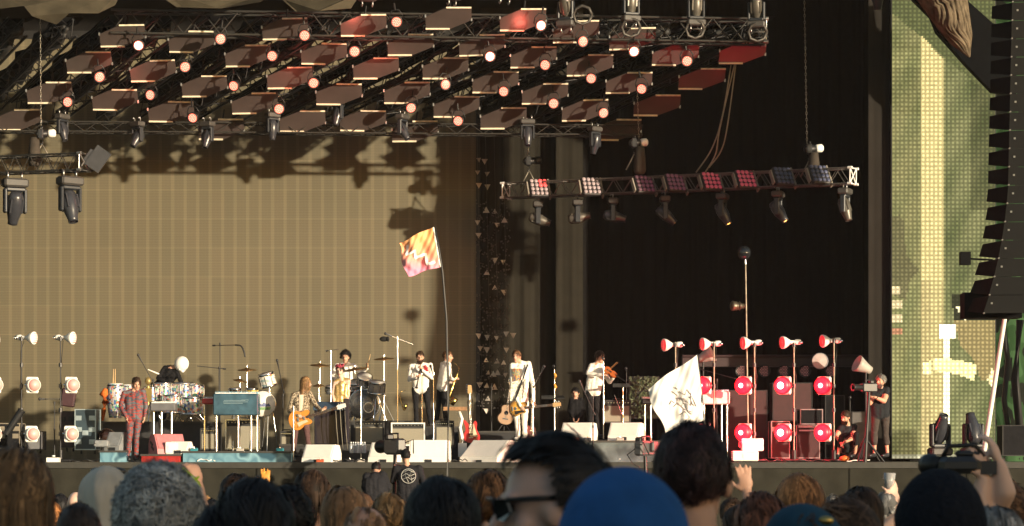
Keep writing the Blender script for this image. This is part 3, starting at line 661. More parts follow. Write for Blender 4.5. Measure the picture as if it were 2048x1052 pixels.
def add_hand(B, wr, d, nrm, curl=.5, k=1.0, side=1, lab='skin', spread=.12):
    """wr wrist, d direction of the palm, nrm palm normal (the fingers curl towards it), side: +1 puts the thumb on cross(d,nrm)"""
    wr = Vector(wr); d = Vector(d).normalized(); nrm = Vector(nrm); nrm = (nrm-d*nrm.dot(d)).normalized(); s = d.cross(nrm)*side
    R = Matrix((s, d, nrm)).transposed(); B.ell(wr+d*.05*k, (.041*k, .052*k, .017*k), R, lab)
    for i, (o, L) in enumerate(((.030, .070), (.010, .079), (-.011, .073), (-.030, .058))):
        base = wr+d*.088*k+s*o*k; dd = (d+s*o*spread*50).normalized(); q = dd; p = base-dd*.012*k
        for j, fr in enumerate((.45, .32, .23)):
            a = curl*(.35 if j == 0 else .8)*(1+.12*i); q = (q*math.cos(a)+nrm*math.sin(a)).normalized(); p2 = p+q*L*fr*k
            B.cap(p, p2, (.0098-.0009*j)*k, (.0090-.0009*j)*k, lab); p = p2
    b0 = wr+d*.022*k+s*.032*k; t1 = (s*.75+d*.6+nrm*.25).normalized(); p1 = b0+t1*.038*k; t2 = (s*.3+d*.85+nrm*(.2+curl*.4)).normalized()
    B.cap(b0, p1, .0125*k, .011*k, lab); B.cap(p1, p1+t2*.033*k, .011*k, .0088*k, lab)
HK = 0
def hair_variants(m):
    if isinstance(m, (list, tuple)): return list(m)
    c = HC.get(m.name, (.03, .02, .015)); out = []
    for i, k in enumerate((.55, 1.0, 1.9)):
        n = m.name+['_shade', '_mid', '_light'][i]; out.append(bpy.data.materials.get(n) or mat(n, tuple(x*k for x in c), .6, 0, .3, 25, spec=.25))
    return out
def add_hair(parent, hf, m, style='short', n=700, seed=1, t=0.0, vol=.012, L=.06, w=.006, cap=True, name='hair', colors=None):
    m = hair_variants(m); c, f, l, u, R, k = hf; rnd = random.Random(seed); cc = c+u*.022*k-f*.012*k
    rad = Vector((.076+vol, .096+vol, .098+vol))*k
    b = MB()
    def inreg(d, tt=t):
        if style == 'swept': return (d.z > .60 and d.y < .80) or (d.y < .02 and d.z > .5*d.y-.12)
        return d.z > .75*d.y-.35+tt if d.y > -.2 else d.z > .55*d.y-.30+tt
    if cap:
        nu, nv = 30, 20; vs = []; ok = []
        for j in range(nv+1):
            th = math.pi*j/nv
            for i in range(nu):
                a = 2*math.pi*i/nu; d = Vector((math.sin(th)*math.cos(a), math.sin(th)*math.sin(a), math.cos(th)))
                g = 1+.02*math.sin(a*7+seed)*math.sin(th*5+seed)+rnd.uniform(-.012, .012)
                if style in ('curly', 'messy'): g += .05*math.sin(a*5+seed*2)*math.sin(th*6)+rnd.uniform(-.03, .03)
                ok.append(inreg(d)); vs.append(cc+R @ Vector((d.x*rad.x*g, d.y*rad.y*g, d.z*rad.z*g)))
        fs = []
        for j in range(nv):
            for i in range(nu):
                q = (j*nu+i, (j+1)*nu+i, (j+1)*nu+(i+1) % nu, j*nu+(i+1) % nu)
                if sum(ok[x] for x in q) >= 3: fs.append(q)
        b.add(vs, fs, True)
    vs = []; fs = []; mi = []; CS = 10; cd = None; smat = []
    for s_ in range(n):
        if s_ % CS == 0:
            while 1:
                cd = Vector((rnd.gauss(0, 1), rnd.gauss(0, 1), rnd.gauss(0, 1))).normalized()
                if inreg(cd, t+.03): break
            cf = Vector((rnd.gauss(0, .3), rnd.gauss(0, .3), rnd.gauss(0, .2))); clay = rnd.uniform(.985, 1.05 if vol < .012 else 1.09)+(rnd.uniform(.04, .11) if rnd.random() < .07 else 0); cm = rnd.choice([0, 1, 1, 2] if len(m) == 3 else [0]); crf = rnd.uniform(.5, 1.6); phf = rnd.random()*6.28
        d = (cd+Vector((rnd.gauss(0, .07), rnd.gauss(0, .07), rnd.gauss(0, .07)))).normalized(); smat.append(cm)
        p = Vector((d.x*rad.x, d.y*rad.y, d.z*rad.z))  # head-local
        lay = clay*rnd.uniform(.985, 1.02)
        if style == 'curly': lay = rnd.uniform(.95, 1.18)
        flow = Vector((d.x*.6+rnd.gauss(0, .06), -.35+d.y*.5+rnd.gauss(0, .06), -.55))+cf
        if style == 'swept': flow = Vector((d.x*.3, -1, .25))+cf*.4
        if style in ('messy',): flow = Vector((rnd.gauss(0, .8), rnd.gauss(0, .8), rnd.gauss(0, .5)))
        if style == 'up': flow = d*1.0+Vector((rnd.gauss(0, .4), rnd.gauss(0, .4), .2))
        ln = L*rnd.uniform(.6, 1.2)*k; steps = 5 if style != 'curly' else 7; pts = []; st = ln/steps; ph = rnd.random()*6.28; cr = crf+rnd.uniform(-.1, .1); ph = phf+rnd.uniform(-.3, .3)
        for q in range(steps+1):
            pts.append(p.copy()); e = Vector((p.x/rad.x, p.y/rad.y, p.z/rad.z)); nn = e.normalized()
            if style == 'up': p = p+flow.normalized()*st; continue
            if style == 'curly':
                tv = nn.orthogonal().normalized(); bv = nn.cross(tv); a = ph+q*cr; p = p+(tv*math.cos(a)+bv*math.sin(a)+nn*.25*math.sin(a*1.3+ph))*st; e = Vector((p.x/rad.x, p.y/rad.y, p.z/rad.z))
                if e.length < .97*lay: p = p/e.length*lay*.98
                continue
            fl = flow.copy()
            if p.z < -.01 and style in ('long', 'bob'): fl = Vector((0.05*rnd.gauss(0, 1), 0.02*rnd.gauss(0, 1), -1)); p = p+fl*st; 
            else:
                fl = fl-nn*fl.dot(nn); fl.normalize(); p = p+fl*st; e = Vector((p.x/rad.x, p.y/rad.y, p.z/rad.z)); p = p/max(e.length, 1e-6)*lay
            if style == 'messy': p = p+nn*st*.35
        n0 = len(vs)
        for q, pt in enumerate(pts):
            e = Vector((pt.x/rad.x, pt.y/rad.y, pt.z/rad.z)).normalized(); dr = (pts[min(q+1, steps)]-pts[max(q-1, 0)])
            sd_ = dr.cross(e); sd_ = sd_.normalized() if sd_.length > 1e-6 else Vector((1, 0, 0)); ww = w*k*(1-.75*q/steps)*.5
            vs.append(cc+R @ (pt-sd_*ww)); vs.append(cc+R @ (pt+sd_*ww))
        for q in range(steps): fs.append((n0+2*q, n0+2*q+1, n0+2*q+3, n0+2*q+2))
    b.add(vs, fs, True)
    if len(m) > 1:
        base = len(b.f)-len(fs); st_ = 5 if style != 'curly' else 7
        for i in range(len(fs)): b.mi[base+i] = smat[i//st_]
    return b.build(name, m, parent)
def rnd_idx(r, i, n): return (i*7919 % 13) % n
def V3(q, Y): return P(q[0], q[1], Y-(q[2] if len(q) > 2 else 0))
def person(label, Y, J, head, hdir, mats, hair=None, group=None, hk=1.0, up=(0, 0, 1), girth=1.0, vox=.013, feet=True, handL=None, handR=None, sleeve='long', shorts=False, base=None, beard=None, extra=None, hands=True, women=False, cat='person', bare=()):
    """J: joints by name -> (px, py, towards camera in m); L and R are the left and right of the picture"""
    j = {k: V3(v, Y) for k, v in J.items()}; g = girth
    b0 = base or (j['aL']+j['aR'])/2 if 'aL' in j else base; b0 = Vector((b0.x, b0.y, min(j['aL'].z, j['aR'].z)-.08)) if base is None else base
    t = thing('person', label, cat, b0, group); B = Body(); hc = V3(head, Y)
    sh = (j['sL']+j['sR'])/2; hp = (j['hL']+j['hR'])/2; sw = (j['sR']-j['sL']); 
    if sw.length < .2: sw = sw+Vector((0, .2, 0))
    ax = sw.normalized(); top = 'top'; 
    # torso
    for s in (-1, 1):
        B.cap(hp+ax*s*.075, sh+ax*s*.085-Vector((0, 0, .12)), (.105 if not women else .11)*g, (.105 if not women else .085)*g, top)
    B.cap(hp+Vector((0, 0, .02)), sh-Vector((0, 0, .06)), .115*g, .10*g, top)
    B.cap(j['sL']+Vector((0, 0, -.015)), j['sR']+Vector((0, 0, -.015)), .062*g, .062*g, top if 'shoulder' not in bare else 'skin')
    nk = sh+Vector((0, 0, .02)); d = (hc-nk)
    for s in (-1, 1): B.cap(nk+Vector((0, 0, .025)), (j['sL'] if s < 0 else j['sR'])+Vector((0, 0, .0)), .052, .05, top)
    hk = hk*1.07
    B.cap(nk, nk+d*.6, .058, .052, 'skin'); 
    for s in ('L', 'R'):
        S, E, W = j['s'+s], j['e'+s], j['w'+s]
        la = 'sleeve' if sleeve in ('long', 'short') else 'skin'
        lf = 'sleeve' if sleeve == 'long' else 'skin'
        k = 1.12 if la == 'sleeve' else .9
        B.cap(S, S.lerp(E, .5), .058*k*g, .05*k*g, la); B.cap(S.lerp(E, .5), E, .05*k*g, .043*k*g, la if sleeve == 'long' else 'skin' if sleeve == 'short' else la)
        B.cap(E, W, .043*k*g, .03*(1.15 if lf == 'sleeve' else .95), lf)
        B.cap(E.lerp(W, .9), W, .027, .026, 'skin')
        hd = handL if s == 'L' else handR
        dirn, nrm, curl, side = hd if hd else ((W-E).normalized()+Vector((0, 0, -.5)), Vector((-1 if s == 'R' else 1, 0, 0)), .5, 1)
        if hands: add_hand(B, W, dirn, nrm, curl, 1.0, side)
        H, K, A = j['h'+s], j['k'+s], j['a'+s]
        B.cap(H, K, .088*g, .06*g, 'legs'); Am = K.lerp(A, .4)
        if shorts:
            B.cap(K, K.lerp(A, .45), .062*g, .06*g, 'legs'); B.cap(K.lerp(A, .3), A, .048, .036, 'skin')
        else: B.cap(K, Am, .058*g, .055*g, 'legs'); B.cap(Am, A, .055*g, .05*g, 'legs')
        if feet:
            tf = j.get('t'+s, A+Vector((hdir[0]*.5, -.14, -.045))) if ('t'+s) in j else A+(Vector((hdir[0], hdir[1], 0)).normalized()*.15+Vector((0, 0, -.045)))
            B.cap(A+Vector((0, 0, -.035)), tf, .042, .036, 'shoe'); B.cap(A, A+Vector((0, 0, -.03)), .04, .04, 'shoe')
    if bare:
        pass
    ov, hf = add_head(B, hc, hdir, up, hk)
    if beard: 
        c, f, l, u, R, k = hf; ov = ov+[]; 
    if extra: extra(B, j, hf)
    mm = {'skin': m_skin, 'top': m_black, 'sleeve': m_black, 'legs': m_black, 'shoe': m_dkplastic, 'eye': m_eye, 'lip': m_lip}; mm.update(mats)
    B.make('body', mm, t, vox, over=ov)
    if hair: add_hair(t, hf, **hair)
    if beard:
        c, f, l, u, R, k = hf; b = MB(); rnd = random.Random(5); vs = []; fs = []
        for i in range(260):
            d = Vector((rnd.uniform(-1, 1), rnd.uniform(.0, 1), rnd.uniform(-1, .1))).normalized(); p = c+(l*d.x*.064+f*(.024+d.y*.072)+u*(-.05+d.z*.085))*k
            q = p+(l*d.x*.012+f*.012-u*.022)*k; sx = l*.004; n0 = len(vs); vs += [p-sx, p+sx, q+sx*.3, q-sx*.3]; fs.append((n0, n0+1, n0+2, n0+3))
        b.add(vs, fs); b.ell(c+(f*.035-u*.082)*k, (.053*k, .062*k, .05*k), R, 12, 8); b.build('beard', beard, t)
    return t, j, hf
hb = hairmat('dark_brown_hair', (.045, .025, .015)); hbl = hairmat('blond_hair', (.30, .17, .075)); hk_ = hairmat('black_hair', (.010, .009, .010)); hg = hairmat('grey_hair', (.22, .21, .20)); hmb = hairmat('mid_brown_hair', (.11, .055, .028)); hlb = hairmat('light_brown_hair', (.22, .12, .06))
m_suit = ramp_mat('camouflage_suit', [(.075, .082, .10), (.24, .03, .024), (.055, .06, .08), (.22, .03, .024), (.09, .095, .11)], 5, .7, stretch=(1, 1, 2.2))
m_wshirt = mat('white_shirt', (.76, .73, .68), .8, var=.05, bump=.3, scale=12); m_wjk = mat('white_jacket', (.80, .77, .70), .7, var=.04, bump=.3, scale=9)
m_patj = ramp_mat('patterned_jacket', [(.06, .045, .03), (.45, .38, .28), (.10, .07, .05), (.35, .28, .2)], 60, .8, kind='vor')
m_mar = mat('brown_trousers', (.10, .055, .055), .8); m_blk = mat('black_fabric', (.014, .014, .016), .85, bump=.3)
m_gold = mat('gold_sequins', (.50, .34, .13), .35, .5, var=.4, scale=60)
m_jean = mat('dark_shorts', (.055, .045, .042), .85)
F1 = FL
# 1 suit man
person('man in red and grey camouflage boiler suit with bowed head at the stage edge', 50.7,
 dict(sL=(249, 787), sR=(286, 783), eL=(241, 812), eR=(292, 812), wL=(252, 834, .12), wR=(289, 833, .05), hL=(260, 836), hR=(277, 836), kL=(259, 877, .03), kR=(273, 877, .03), aL=(255, 914), aR=(272, 914)),
 (273, 767, .05), (.35, -.85, -.35), dict(top=m_suit, sleeve=m_suit, legs=m_suit), hair=dict(m=hb, style='bob', L=.10, n=500, seed=2), up=(.1, -.35, 1), vox=.012)
# 2 percussionist in white helmet
def helm(t, hf):
    c, f, l, u, R, k = hf; b = MB(); b.ell(c+u*.03, (.155, .17, .175), R, 20, 14); b.build('helmet', m_white, t)
    b = MB(); b.ell(c+f*.11-u*.09, (.05, .05, .04), R, 10, 8); b.tube([c+f*.09-u*.08+l*s*.1 for s in (-1, 0, 1)], .02); b.build('chin_guard', m_white, t)
t, j, hf = person('drummer in a black shirt and round white helmet bending over the sparkling drums', 55.0,
 dict(sL=(330, 736), sR=(352, 741, .1), eL=(316, 756, .1), eR=(362, 763, .2), wL=(338, 770, .25), wR=(350, 777, .35), hL=(314, 772), hR=(326, 776), kL=(316, 808, .05), kR=(328, 808), aL=(314, 838), aR=(328, 838)),
 (362, 730, .15), (.75, -.55, -.5), dict(), up=(.5, -.2, 1)); helm(t, hf)
# 3 guitarist
t3 = person('guitarist with long blond hair and patterned jacket playing an orange guitar', 51.4,
 dict(sL=(588, 790), sR=(619, 787), eL=(579, 822, -.02), eR=(633, 813, .1), wL=(597, 832, .22), wR=(644, 822, .3), hL=(591, 842), hR=(611, 842), kL=(590, 874, .03), kR=(615, 875, .05), aL=(586, 908), aR=(620, 910)),
 (612, 766, .02), (.95, -.35, -.1), dict(top=m_patj, sleeve=m_patj, legs=m_mar), hair=dict(m=hbl, style='long', L=.30, n=900, seed=3), handR=((.5, .1, .5), (-.2, -1, .2), 1.0, 1), handL=((.8, 0, -.3), (0, .9, 0), .6, 1), beard=hbl)
# shirt front for the guitarist and others: a thin panel over the chest
def chest_panel(t, j, m, nm='shirt_front', w=.045, rad=.118, zc=.35, top_=.02, girth=1):
    sh = (j['sL']+j['sR'])/2; hp = (j['hL']+j['hR'])/2; b = MB(); vs = []; fs = []; n = 8
    for i in range(n+1):
        p = sh.lerp(hp, top_+.9*i/n); ww = w*(1.1-.5*i/n); y = rad*girth*(.98 if i > 1 else .85)
        vs += [p+Vector((-ww, -y+.012, 0)), p+Vector((0, -y-.006, 0)), p+Vector((ww, -y+.012, 0))]
    for i in range(n): fs += [(3*i, 3*i+1, 3*i+4, 3*i+3), (3*i+1, 3*i+2, 3*i+5, 3*i+4)]
    b.add(vs, fs, True); return b.build(nm, m, t)
chest_panel(t3[0], t3[1], mat('cream_shirt', (.6, .5, .4), .8), rad=.125)
# 4 woman
t4 = person('woman in a gold sequin dress with flowers in her hair standing behind the dark keyboard', 53.0,
 dict(sL=(670, 764), sR=(697, 761), eL=(665, 788), eR=(697, 790), wL=(668, 806, .15), wR=(692, 808, .15), hL=(675, 808), hR=(690, 808), kL=(674, 845), kR=(690, 845), aL=(673, 882), aR=(690, 882)),
 (680, 741, .02), (-.1, -1, -.2), dict(top=m_gold, legs=m_gold, skin=m_skin2), hair=dict(m=hb, style='bob', L=.09, n=500, seed=4), sleeve='none', women=True, girth=.88, bare=('shoulder',))
b = MB(); c, f, l, u, R, k = t4[2]; rr = random.Random(4)
for i in range(26):
    a = rr.uniform(0, 6.28); b.ell(c+u*(.085+.05*rr.random())+l*math.cos(a)*.08+f*math.sin(a)*.08, (.028, .028, .022), nu=7, nv=5)
b.build('hair_flowers', mat('red_flowers', (.30, .03, .06), .7, var=.5, scale=40), t4[0])
# 5 drummer in white
t5 = person('drummer in white shirt with raised stick seated behind the clear drum kit', 56.0,
 dict(sL=(674, 732), sR=(707, 732), eL=(663, 752, .1), eR=(724, 746, .2), wL=(676, 764, .3), wR=(734, 737, .35), hL=(680, 782), hR=(698, 782), kL=(672, 792, .4), kR=(706, 792, .4), aL=(674, 828, .4), aR=(704, 828, .4)),
 (691, 714, .02), (-.1, -1, -.15), dict(top=m_wshirt, sleeve=m_wshirt), hair=dict(m=hk_, style='curly', L=.12, n=700, seed=5, vol=.035), handR=((.1, 0, .8), (-.5, -.5, 0), 1.2, 1), base=P(690, 838, 56))
# 6 clarinet man
t6 = person('bearded man in a white shirt playing a clarinet on the riser', 55.4,
 dict(sL=(823, 733), sR=(860, 731), eL=(819, 760, .05), eR=(864, 755, .08), wL=(833, 757, .28), wR=(845, 741, .26), hL=(831, 779), hR=(852, 779), kL=(832, 812, .03), kR=(856, 813), aL=(833, 846), aR=(861, 846)),
 (840, 714, .05), (.05, -1, -.15), dict(top=m_wshirt, sleeve=m_wshirt, legs=m_blk), hair=dict(m=hb, style='short', L=.05, n=450, seed=6), handL=((.4, -.2, .4), (.3, .9, 0), 1.1, 1), handR=((-.4, -.2, .5), (0, .9, 0), 1.1, -1), beard=hb, girth=1.05)
b = MB(); p0, p1 = P(842, 728, 55.4-.18), P(833, 776, 55.4-.42); d = p1-p0; b.tube([p0+d*x for x in (0, .1, .3, .8, .9, 1)], [.008, .011, .014, .016, .022, .036], 10)
for i in range(9): b.cyl(p0+d*(.2+.07*i)+Vector((0, -.014, .002)), p0+d*(.2+.07*i)+Vector((0, -.024, .002)), .009, n=6)
tag(b.build('clarinet', mat('clarinet_wood', (.02, .015, .015), .3)), 'black clarinet held by the bearded man in white shirt', 'clarinet')
b = MB()
for (dx, dz) in ((.12, -.03), (.15, -.07), (.1, -.1), (.16, -.12)): b.ell(P(840, 730, 55.4-.12)+Vector((dx, -.0, dz)), (.035, .012, .03), nu=8, nv=5)
b.build('embroidery', mat_get('red_embroidery', (.4, .04, .05), .8), t6[0])
# 7 sax man
t7 = person('man in a white shirt and black trousers playing a saxophone in profile', 55.5,
 dict(sL=(885, 729, -.12), sR=(897, 729, .12), eL=(884, 755, -.05), eR=(900, 756, .15), wL=(902, 765, .05), wR=(908, 760, .2), hL=(881, 776, -.05), hR=(889, 776, .06), kL=(877, 812, -.08), kR=(889, 812, .08), aL=(872, 846, -.1), aR=(892, 846, .08)),
 (896, 713), (.95, -.25, -.1), dict(top=m_wshirt, sleeve=m_wshirt, legs=m_blk), hair=dict(m=hmb, style='short', L=.05, n=450, seed=7), handL=((.6, -.3, .3), (0, -.5, -.5), 1.1, 1), handR=((.6, 0, .3), (0, .5, -.5), 1.1, 1))
def sax(label, pts, Y, m=None, k=1.0):
    t = thing('saxophone', label, 'saxophone', P(pts[-1][0], pts[-1][1], Y)); m = mat_get('brass', (.55, .36, .12), .25, 1)
    b = MB(); rs = [.006, .009, .013, .018, .024, .032, .042, .055, .085]; q = [P(x, y, Y-.02*i) for i, (x, y) in enumerate(pts)]; b.tube(q, [r*k for r in rs[-len(q):]], 12); b.build('tube', m, t)
    b = MB()
    for i in range(3, len(q)-2):
        for s in (0, .5): p = q[i].lerp(q[i+1], s); b.cyl(p+Vector((0, -.03*k, 0)), p+Vector((0, -.05*k, 0)), .018*k, n=8)
    b.build('key', m, t); return t
sax('brass saxophone played by the man in profile', [(905, 722), (912, 728), (919, 736), (914, 752), (906, 772), (900, 792), (899, 804), (904, 808), (910, 796)], 55.2)
sax('small brass saxophone resting on a stand beside the tall microphone stand', [(812, 780), (803, 783), (800, 786), (800, 795), (803, 806), (806, 816), (808, 820), (811, 816), (811, 808)], 55.6, k=.55)
# 8 singer
t8 = person('singer in a white suit playing a sunburst electric guitar at centre stage', 51.2,
 dict(sL=(1025, 731), sR=(1057, 728), eL=(1024, 778, .05), eR=(1066, 770, .05), wL=(1040, 811, .26), wR=(1067, 813, .3), hL=(1028, 806), hR=(1050, 806), kL=(1035, 846, .04), kR=(1049, 846), aL=(1036, 873), aR=(1050, 873)),
 (1033, 713, .03), (-.35, -.95, -.1), dict(top=m_wjk, sleeve=m_wjk, legs=m_wjk, shoe=m_white), hair=dict(m=hmb, style='bob', L=.09, n=600, seed=8), handL=((.5, -.2, -.5), (0, 1, 0), .6, 1), handR=((.1, -.3, .8), (-.3, -.8, 0), 1.0, 1), girth=1.0)
b = MB(); vs = []; fs = []
for i in range(9):
    z = i/8; p = P(1032+z*4, 737+z*44, 51.2-.135); ww = .09+.03*z; vs += [p+Vector((-ww, .05, 0)), p+Vector((-.03, 0, 0)), p+Vector((.03, -.0, 0)), p+Vector((ww, .05, 0))]
for i in range(8): fs += [(4*i+q, 4*i+q+1, 4*i+q+5, 4*i+q+4) for q in range(3)]
b.add(vs, fs, True); b.build('shirt_front', ramp_mat('colourful_shirt', [(.5, .1, .06), (.25, .3, .08), (.12, .1, .25), (.6, .35, .1), (.15, .25, .2)], 14, .8, stretch=(2.5, 1, .7)), t8[0])
b = MB(); vs = []; fs = []
for i in range(10):
    z = i/9; 
    for q in range(6):
        a = q/5; p = P(1022+a*(30+z*4)-z*2, 764+z*38-a*(6), 51.2-.17-.02*math.sin(a*9+z*3)); vs.append(p+Vector((0, .012*math.sin(z*20+q), 0)))
for i in range(9):
    for q in range(5): fs.append((6*i+q, 6*i+q+1, 6*i+q+7, 6*i+q+6))
b.add(vs, fs, True); b.build('shirt_tail', ramp_mat('scribble_cloth', [(.72, .69, .6), (.32, .30, .24), (.74, .7, .62), (.68, .64, .56)], 22, .8), t8[0])
# 9 violinist
t9 = person('violinist in a white jacket and black trousers playing on the front riser', 52.5,
 dict(sL=(1183, 732, 0), sR=(1202, 732, .05), eL=(1176, 747, .25), eR=(1219, 764, .15), wL=(1203, 750, .4), wR=(1227, 756, .3), hL=(1178, 784), hR=(1193, 784), kL=(1180, 824), kR=(1193, 824), aL=(1180, 868), aR=(1195, 868)),
 (1200, 714, .05), (.75, -.6, -.1), dict(top=m_wjk, sleeve=m_wjk, legs=m_blk), hair=dict(m=mat_get('auburn_hair', (.11, .035, .018), .4), style='bob', L=.08, n=500, seed=9), handL=((.6, -.3, .1), (0, 0, -1), 1.0, 1), handR=((.4, -.1, .7), (-.6, -.2, 0), 1.0, 1))
# 10 camera operator right
m_tee = mat('black_tshirt', (.02, .022, .026), .85, bump=.3)
t10 = person('grey haired cameraman in black T-shirt and cropped trousers standing by the grey curtain', 50.8,
 dict(sL=(1747, 782), sR=(1774, 780), eL=(1740, 806, .12), eR=(1768, 802, .2), wL=(1736, 780, .3), wR=(1748, 794, .35), hL=(1752, 830), hR=(1770, 830), kL=(1749, 866, .03), kR=(1771, 867), aL=(1749, 907), aR=(1775, 907)),
 (1762, 762, .03), (-.75, -.7, -.05), dict(top=m_tee, sleeve=m_tee, legs=m_jean, skin=m_skin), hair=dict(m=hg, style='curly', L=.07, n=500, seed=10, vol=.014), sleeve='short', shorts=True, girth=1.15, handL=((0, -.2, .8), (-.6, .3, 0), .9, 1), handR=((-.9, 0, 0), (0, .2, .8), .9, 1), beard=hg)
# 11 crouching man
t11 = person('bearded man in black T-shirt and shorts crouching beside the red lamps', 51.2,
 dict(sL=(1683, 855), sR=(1709, 853), eL=(1672, 872, .1), eR=(1706, 876, .2), wL=(1682, 886, .35), wR=(1690, 884, .38), hL=(1696, 896), hR=(1708, 896), kL=(1683, 876, .35), kR=(1713, 868, .3), aL=(1676, 908, .15), aR=(1710, 908, .12)),
 (1691, 834, .1), (-.7, -.7, -.4), dict(top=m_tee, sleeve=m_tee, legs=m_blk), hair=dict(m=hb, style='short', L=.035, n=350, seed=11), sleeve='short', shorts=True, up=(-.1, -.3, 1), beard=hb, base=P(1695, 917, 51.2))
# 12 shaded background musician
person('dim dark clothed man standing in the shade left of the violinist', 57.5,
 dict(sL=(1143, 800), sR=(1162, 800), eL=(1138, 820), eR=(1168, 820), wL=(1146, 836, .2), wR=(1158, 836, .2), hL=(1146, 842), hR=(1160, 842), kL=(1145, 872), kR=(1161, 872), aL=(1145, 905), aR=(1161, 905)),
 (1151, 786), (-.2, -1, -.2), dict(), hair=dict(m=hk_, style='short', n=250, seed=12), vox=.018)
# 13 pit camera operator
m_hood = mat('black_hoodie', (.018, .018, .022), .9, bump=.4)
t13 = person('camera operator in black hoodie with a round white emblem, in front of the stage', 47.4,
 dict(sL=(793, 938), sR=(838, 938), eL=(786, 962, -.1), eR=(848, 966, .02), wL=(788, 935, -.3), wR=(838, 962, -.25), hL=(803, 990), hR=(828, 990), kL=(803, 1030), kR=(828, 1030), aL=(803, 1062), aR=(828, 1062)),
 (811, 912, -.02), (-.3, 1, 0), dict(top=m_hood, sleeve=m_hood), hair=dict(m=hk_, style='short', L=.05, n=400, seed=13), girth=1.25, hands=True)
b = MB(); c = P(817, 952, 47.4-.165); mm = mat_get('emblem_print', (.5, .5, .48), .8)
b.tube([c+Vector((.14*math.cos(a*math.pi/12), .01*math.cos(a*math.pi/6), .14*math.sin(a*math.pi/12))) for a in range(25)], .006, 4)
for ln in ([(-.1, .07), (.0, .12), (.1, .07)], [(-.12, 0), (-.05, .05), (.03, 0), (.12, .04)], [(-.1, -.06), (-.02, -.02), (.05, -.07), (.12, -.03)], [(-.05, .12), (-.06, .0), (.0, -.12)], [(.06, .11), (.04, .02), (.07, -.11)], [(-.03, .05), (.04, .07), (.0, -.04)]):
    b.tube([c+Vector((x, 0, z)) for x, z in ln], .0055, 4)
b.build('emblem', mm, t13[0])
person('person hunched in black clothes beside the pit camera with back turned', 47.2,
 dict(sL=(735, 955), sR=(765, 952), eL=(730, 975), eR=(776, 975), wL=(740, 985, -.3), wR=(775, 965, -.35), hL=(738, 1000), hR=(764, 1000), kL=(738, 1030), kR=(764, 1030), aL=(738, 1062), aR=(764, 1062)),
 (752, 938, -.22), (.1, .9, -.4), dict(top=m_hood, sleeve=m_hood), hair=dict(m=hk_, style='short', L=.05, n=300, seed=14), girth=1.6)
# ---------------------------------------------------------------- risers
def riser(name, label, pxa, pxb, Ya, Yb, ytop, m, mtop=None):
    z1 = P(0, ytop, Ya).z; xa, xb = P(pxa, 0, Ya).x, P(pxb, 0, Ya).x
    t = thing(name, label, 'riser', ((xa+xb)/2, (Ya+Yb)/2, FL)); b = MB(); b.box(((xa+xb)/2, (Ya+Yb)/2, (FL+z1-.04)/2), (xb-xa, Yb-Ya, z1-.04-FL)); b.build('base', m, t)
    b = MB(); b.box(((xa+xb)/2, (Ya+Yb)/2-.01, z1-.02), (xb-xa+.04, Yb-Ya+.04, .04)); b.build('deck', mtop or m_floor, t); return z1
m_rise = mat('riser_black', (.02, .02, .022), .7)
m_bluer = ramp_mat('painted_blue_riser', [(.05, .12, .17), (.14, .28, .36), (.08, .18, .25), (.20, .36, .44), (.03, .08, .12)], 2.2, .3, const=False)
riser('drum_riser', 'high black riser carrying the clear drum kit and the drummer in white', 640, 815, 54.6, 57, 841, m_rise)
riser('horn_riser', 'black riser under the clarinet player and the saxophonist', 817, 915, 54.7, 56.6, 853, m_rise)
riser('percussion_riser', 'high black riser under the sparkling drums at the left', 205, 420, 54.4, 56.6, 843, m_rise)
riser('keyboard_riser', 'low black riser under the woman and the dark keyboard', 560, 780, 52.6, 54.2, 888, m_rise)
riser('front_riser', 'mirrored front riser under the singer and the violinist', 990, 1330, 51.0, 53.6, 881, mat('mirrored_riser', (.30, .34, .38), .18, .75, var=.5, scale=3))
riser('blue_riser', 'low blue painted riser in front of the blue keyboard', 366, 580, 50.35, 51.6, 902, m_bluer)
riser('blue_riser', 'small blue riser under the dark wedge speaker beside the man in the suit', 200, 252, 50.4, 51.3, 901, m_bluer)
riser('red_riser', 'low glossy red riser under the red-tinted wedge speaker', 283, 361, 50.35, 51.3, 908, mat('red_gloss', (.35, .03, .03), .2, .3, var=.5, scale=5))
riser('rear_riser', 'long black riser behind the bass guitar and acoustic guitar', 925, 1075, 53.7, 55, 862, m_rise)
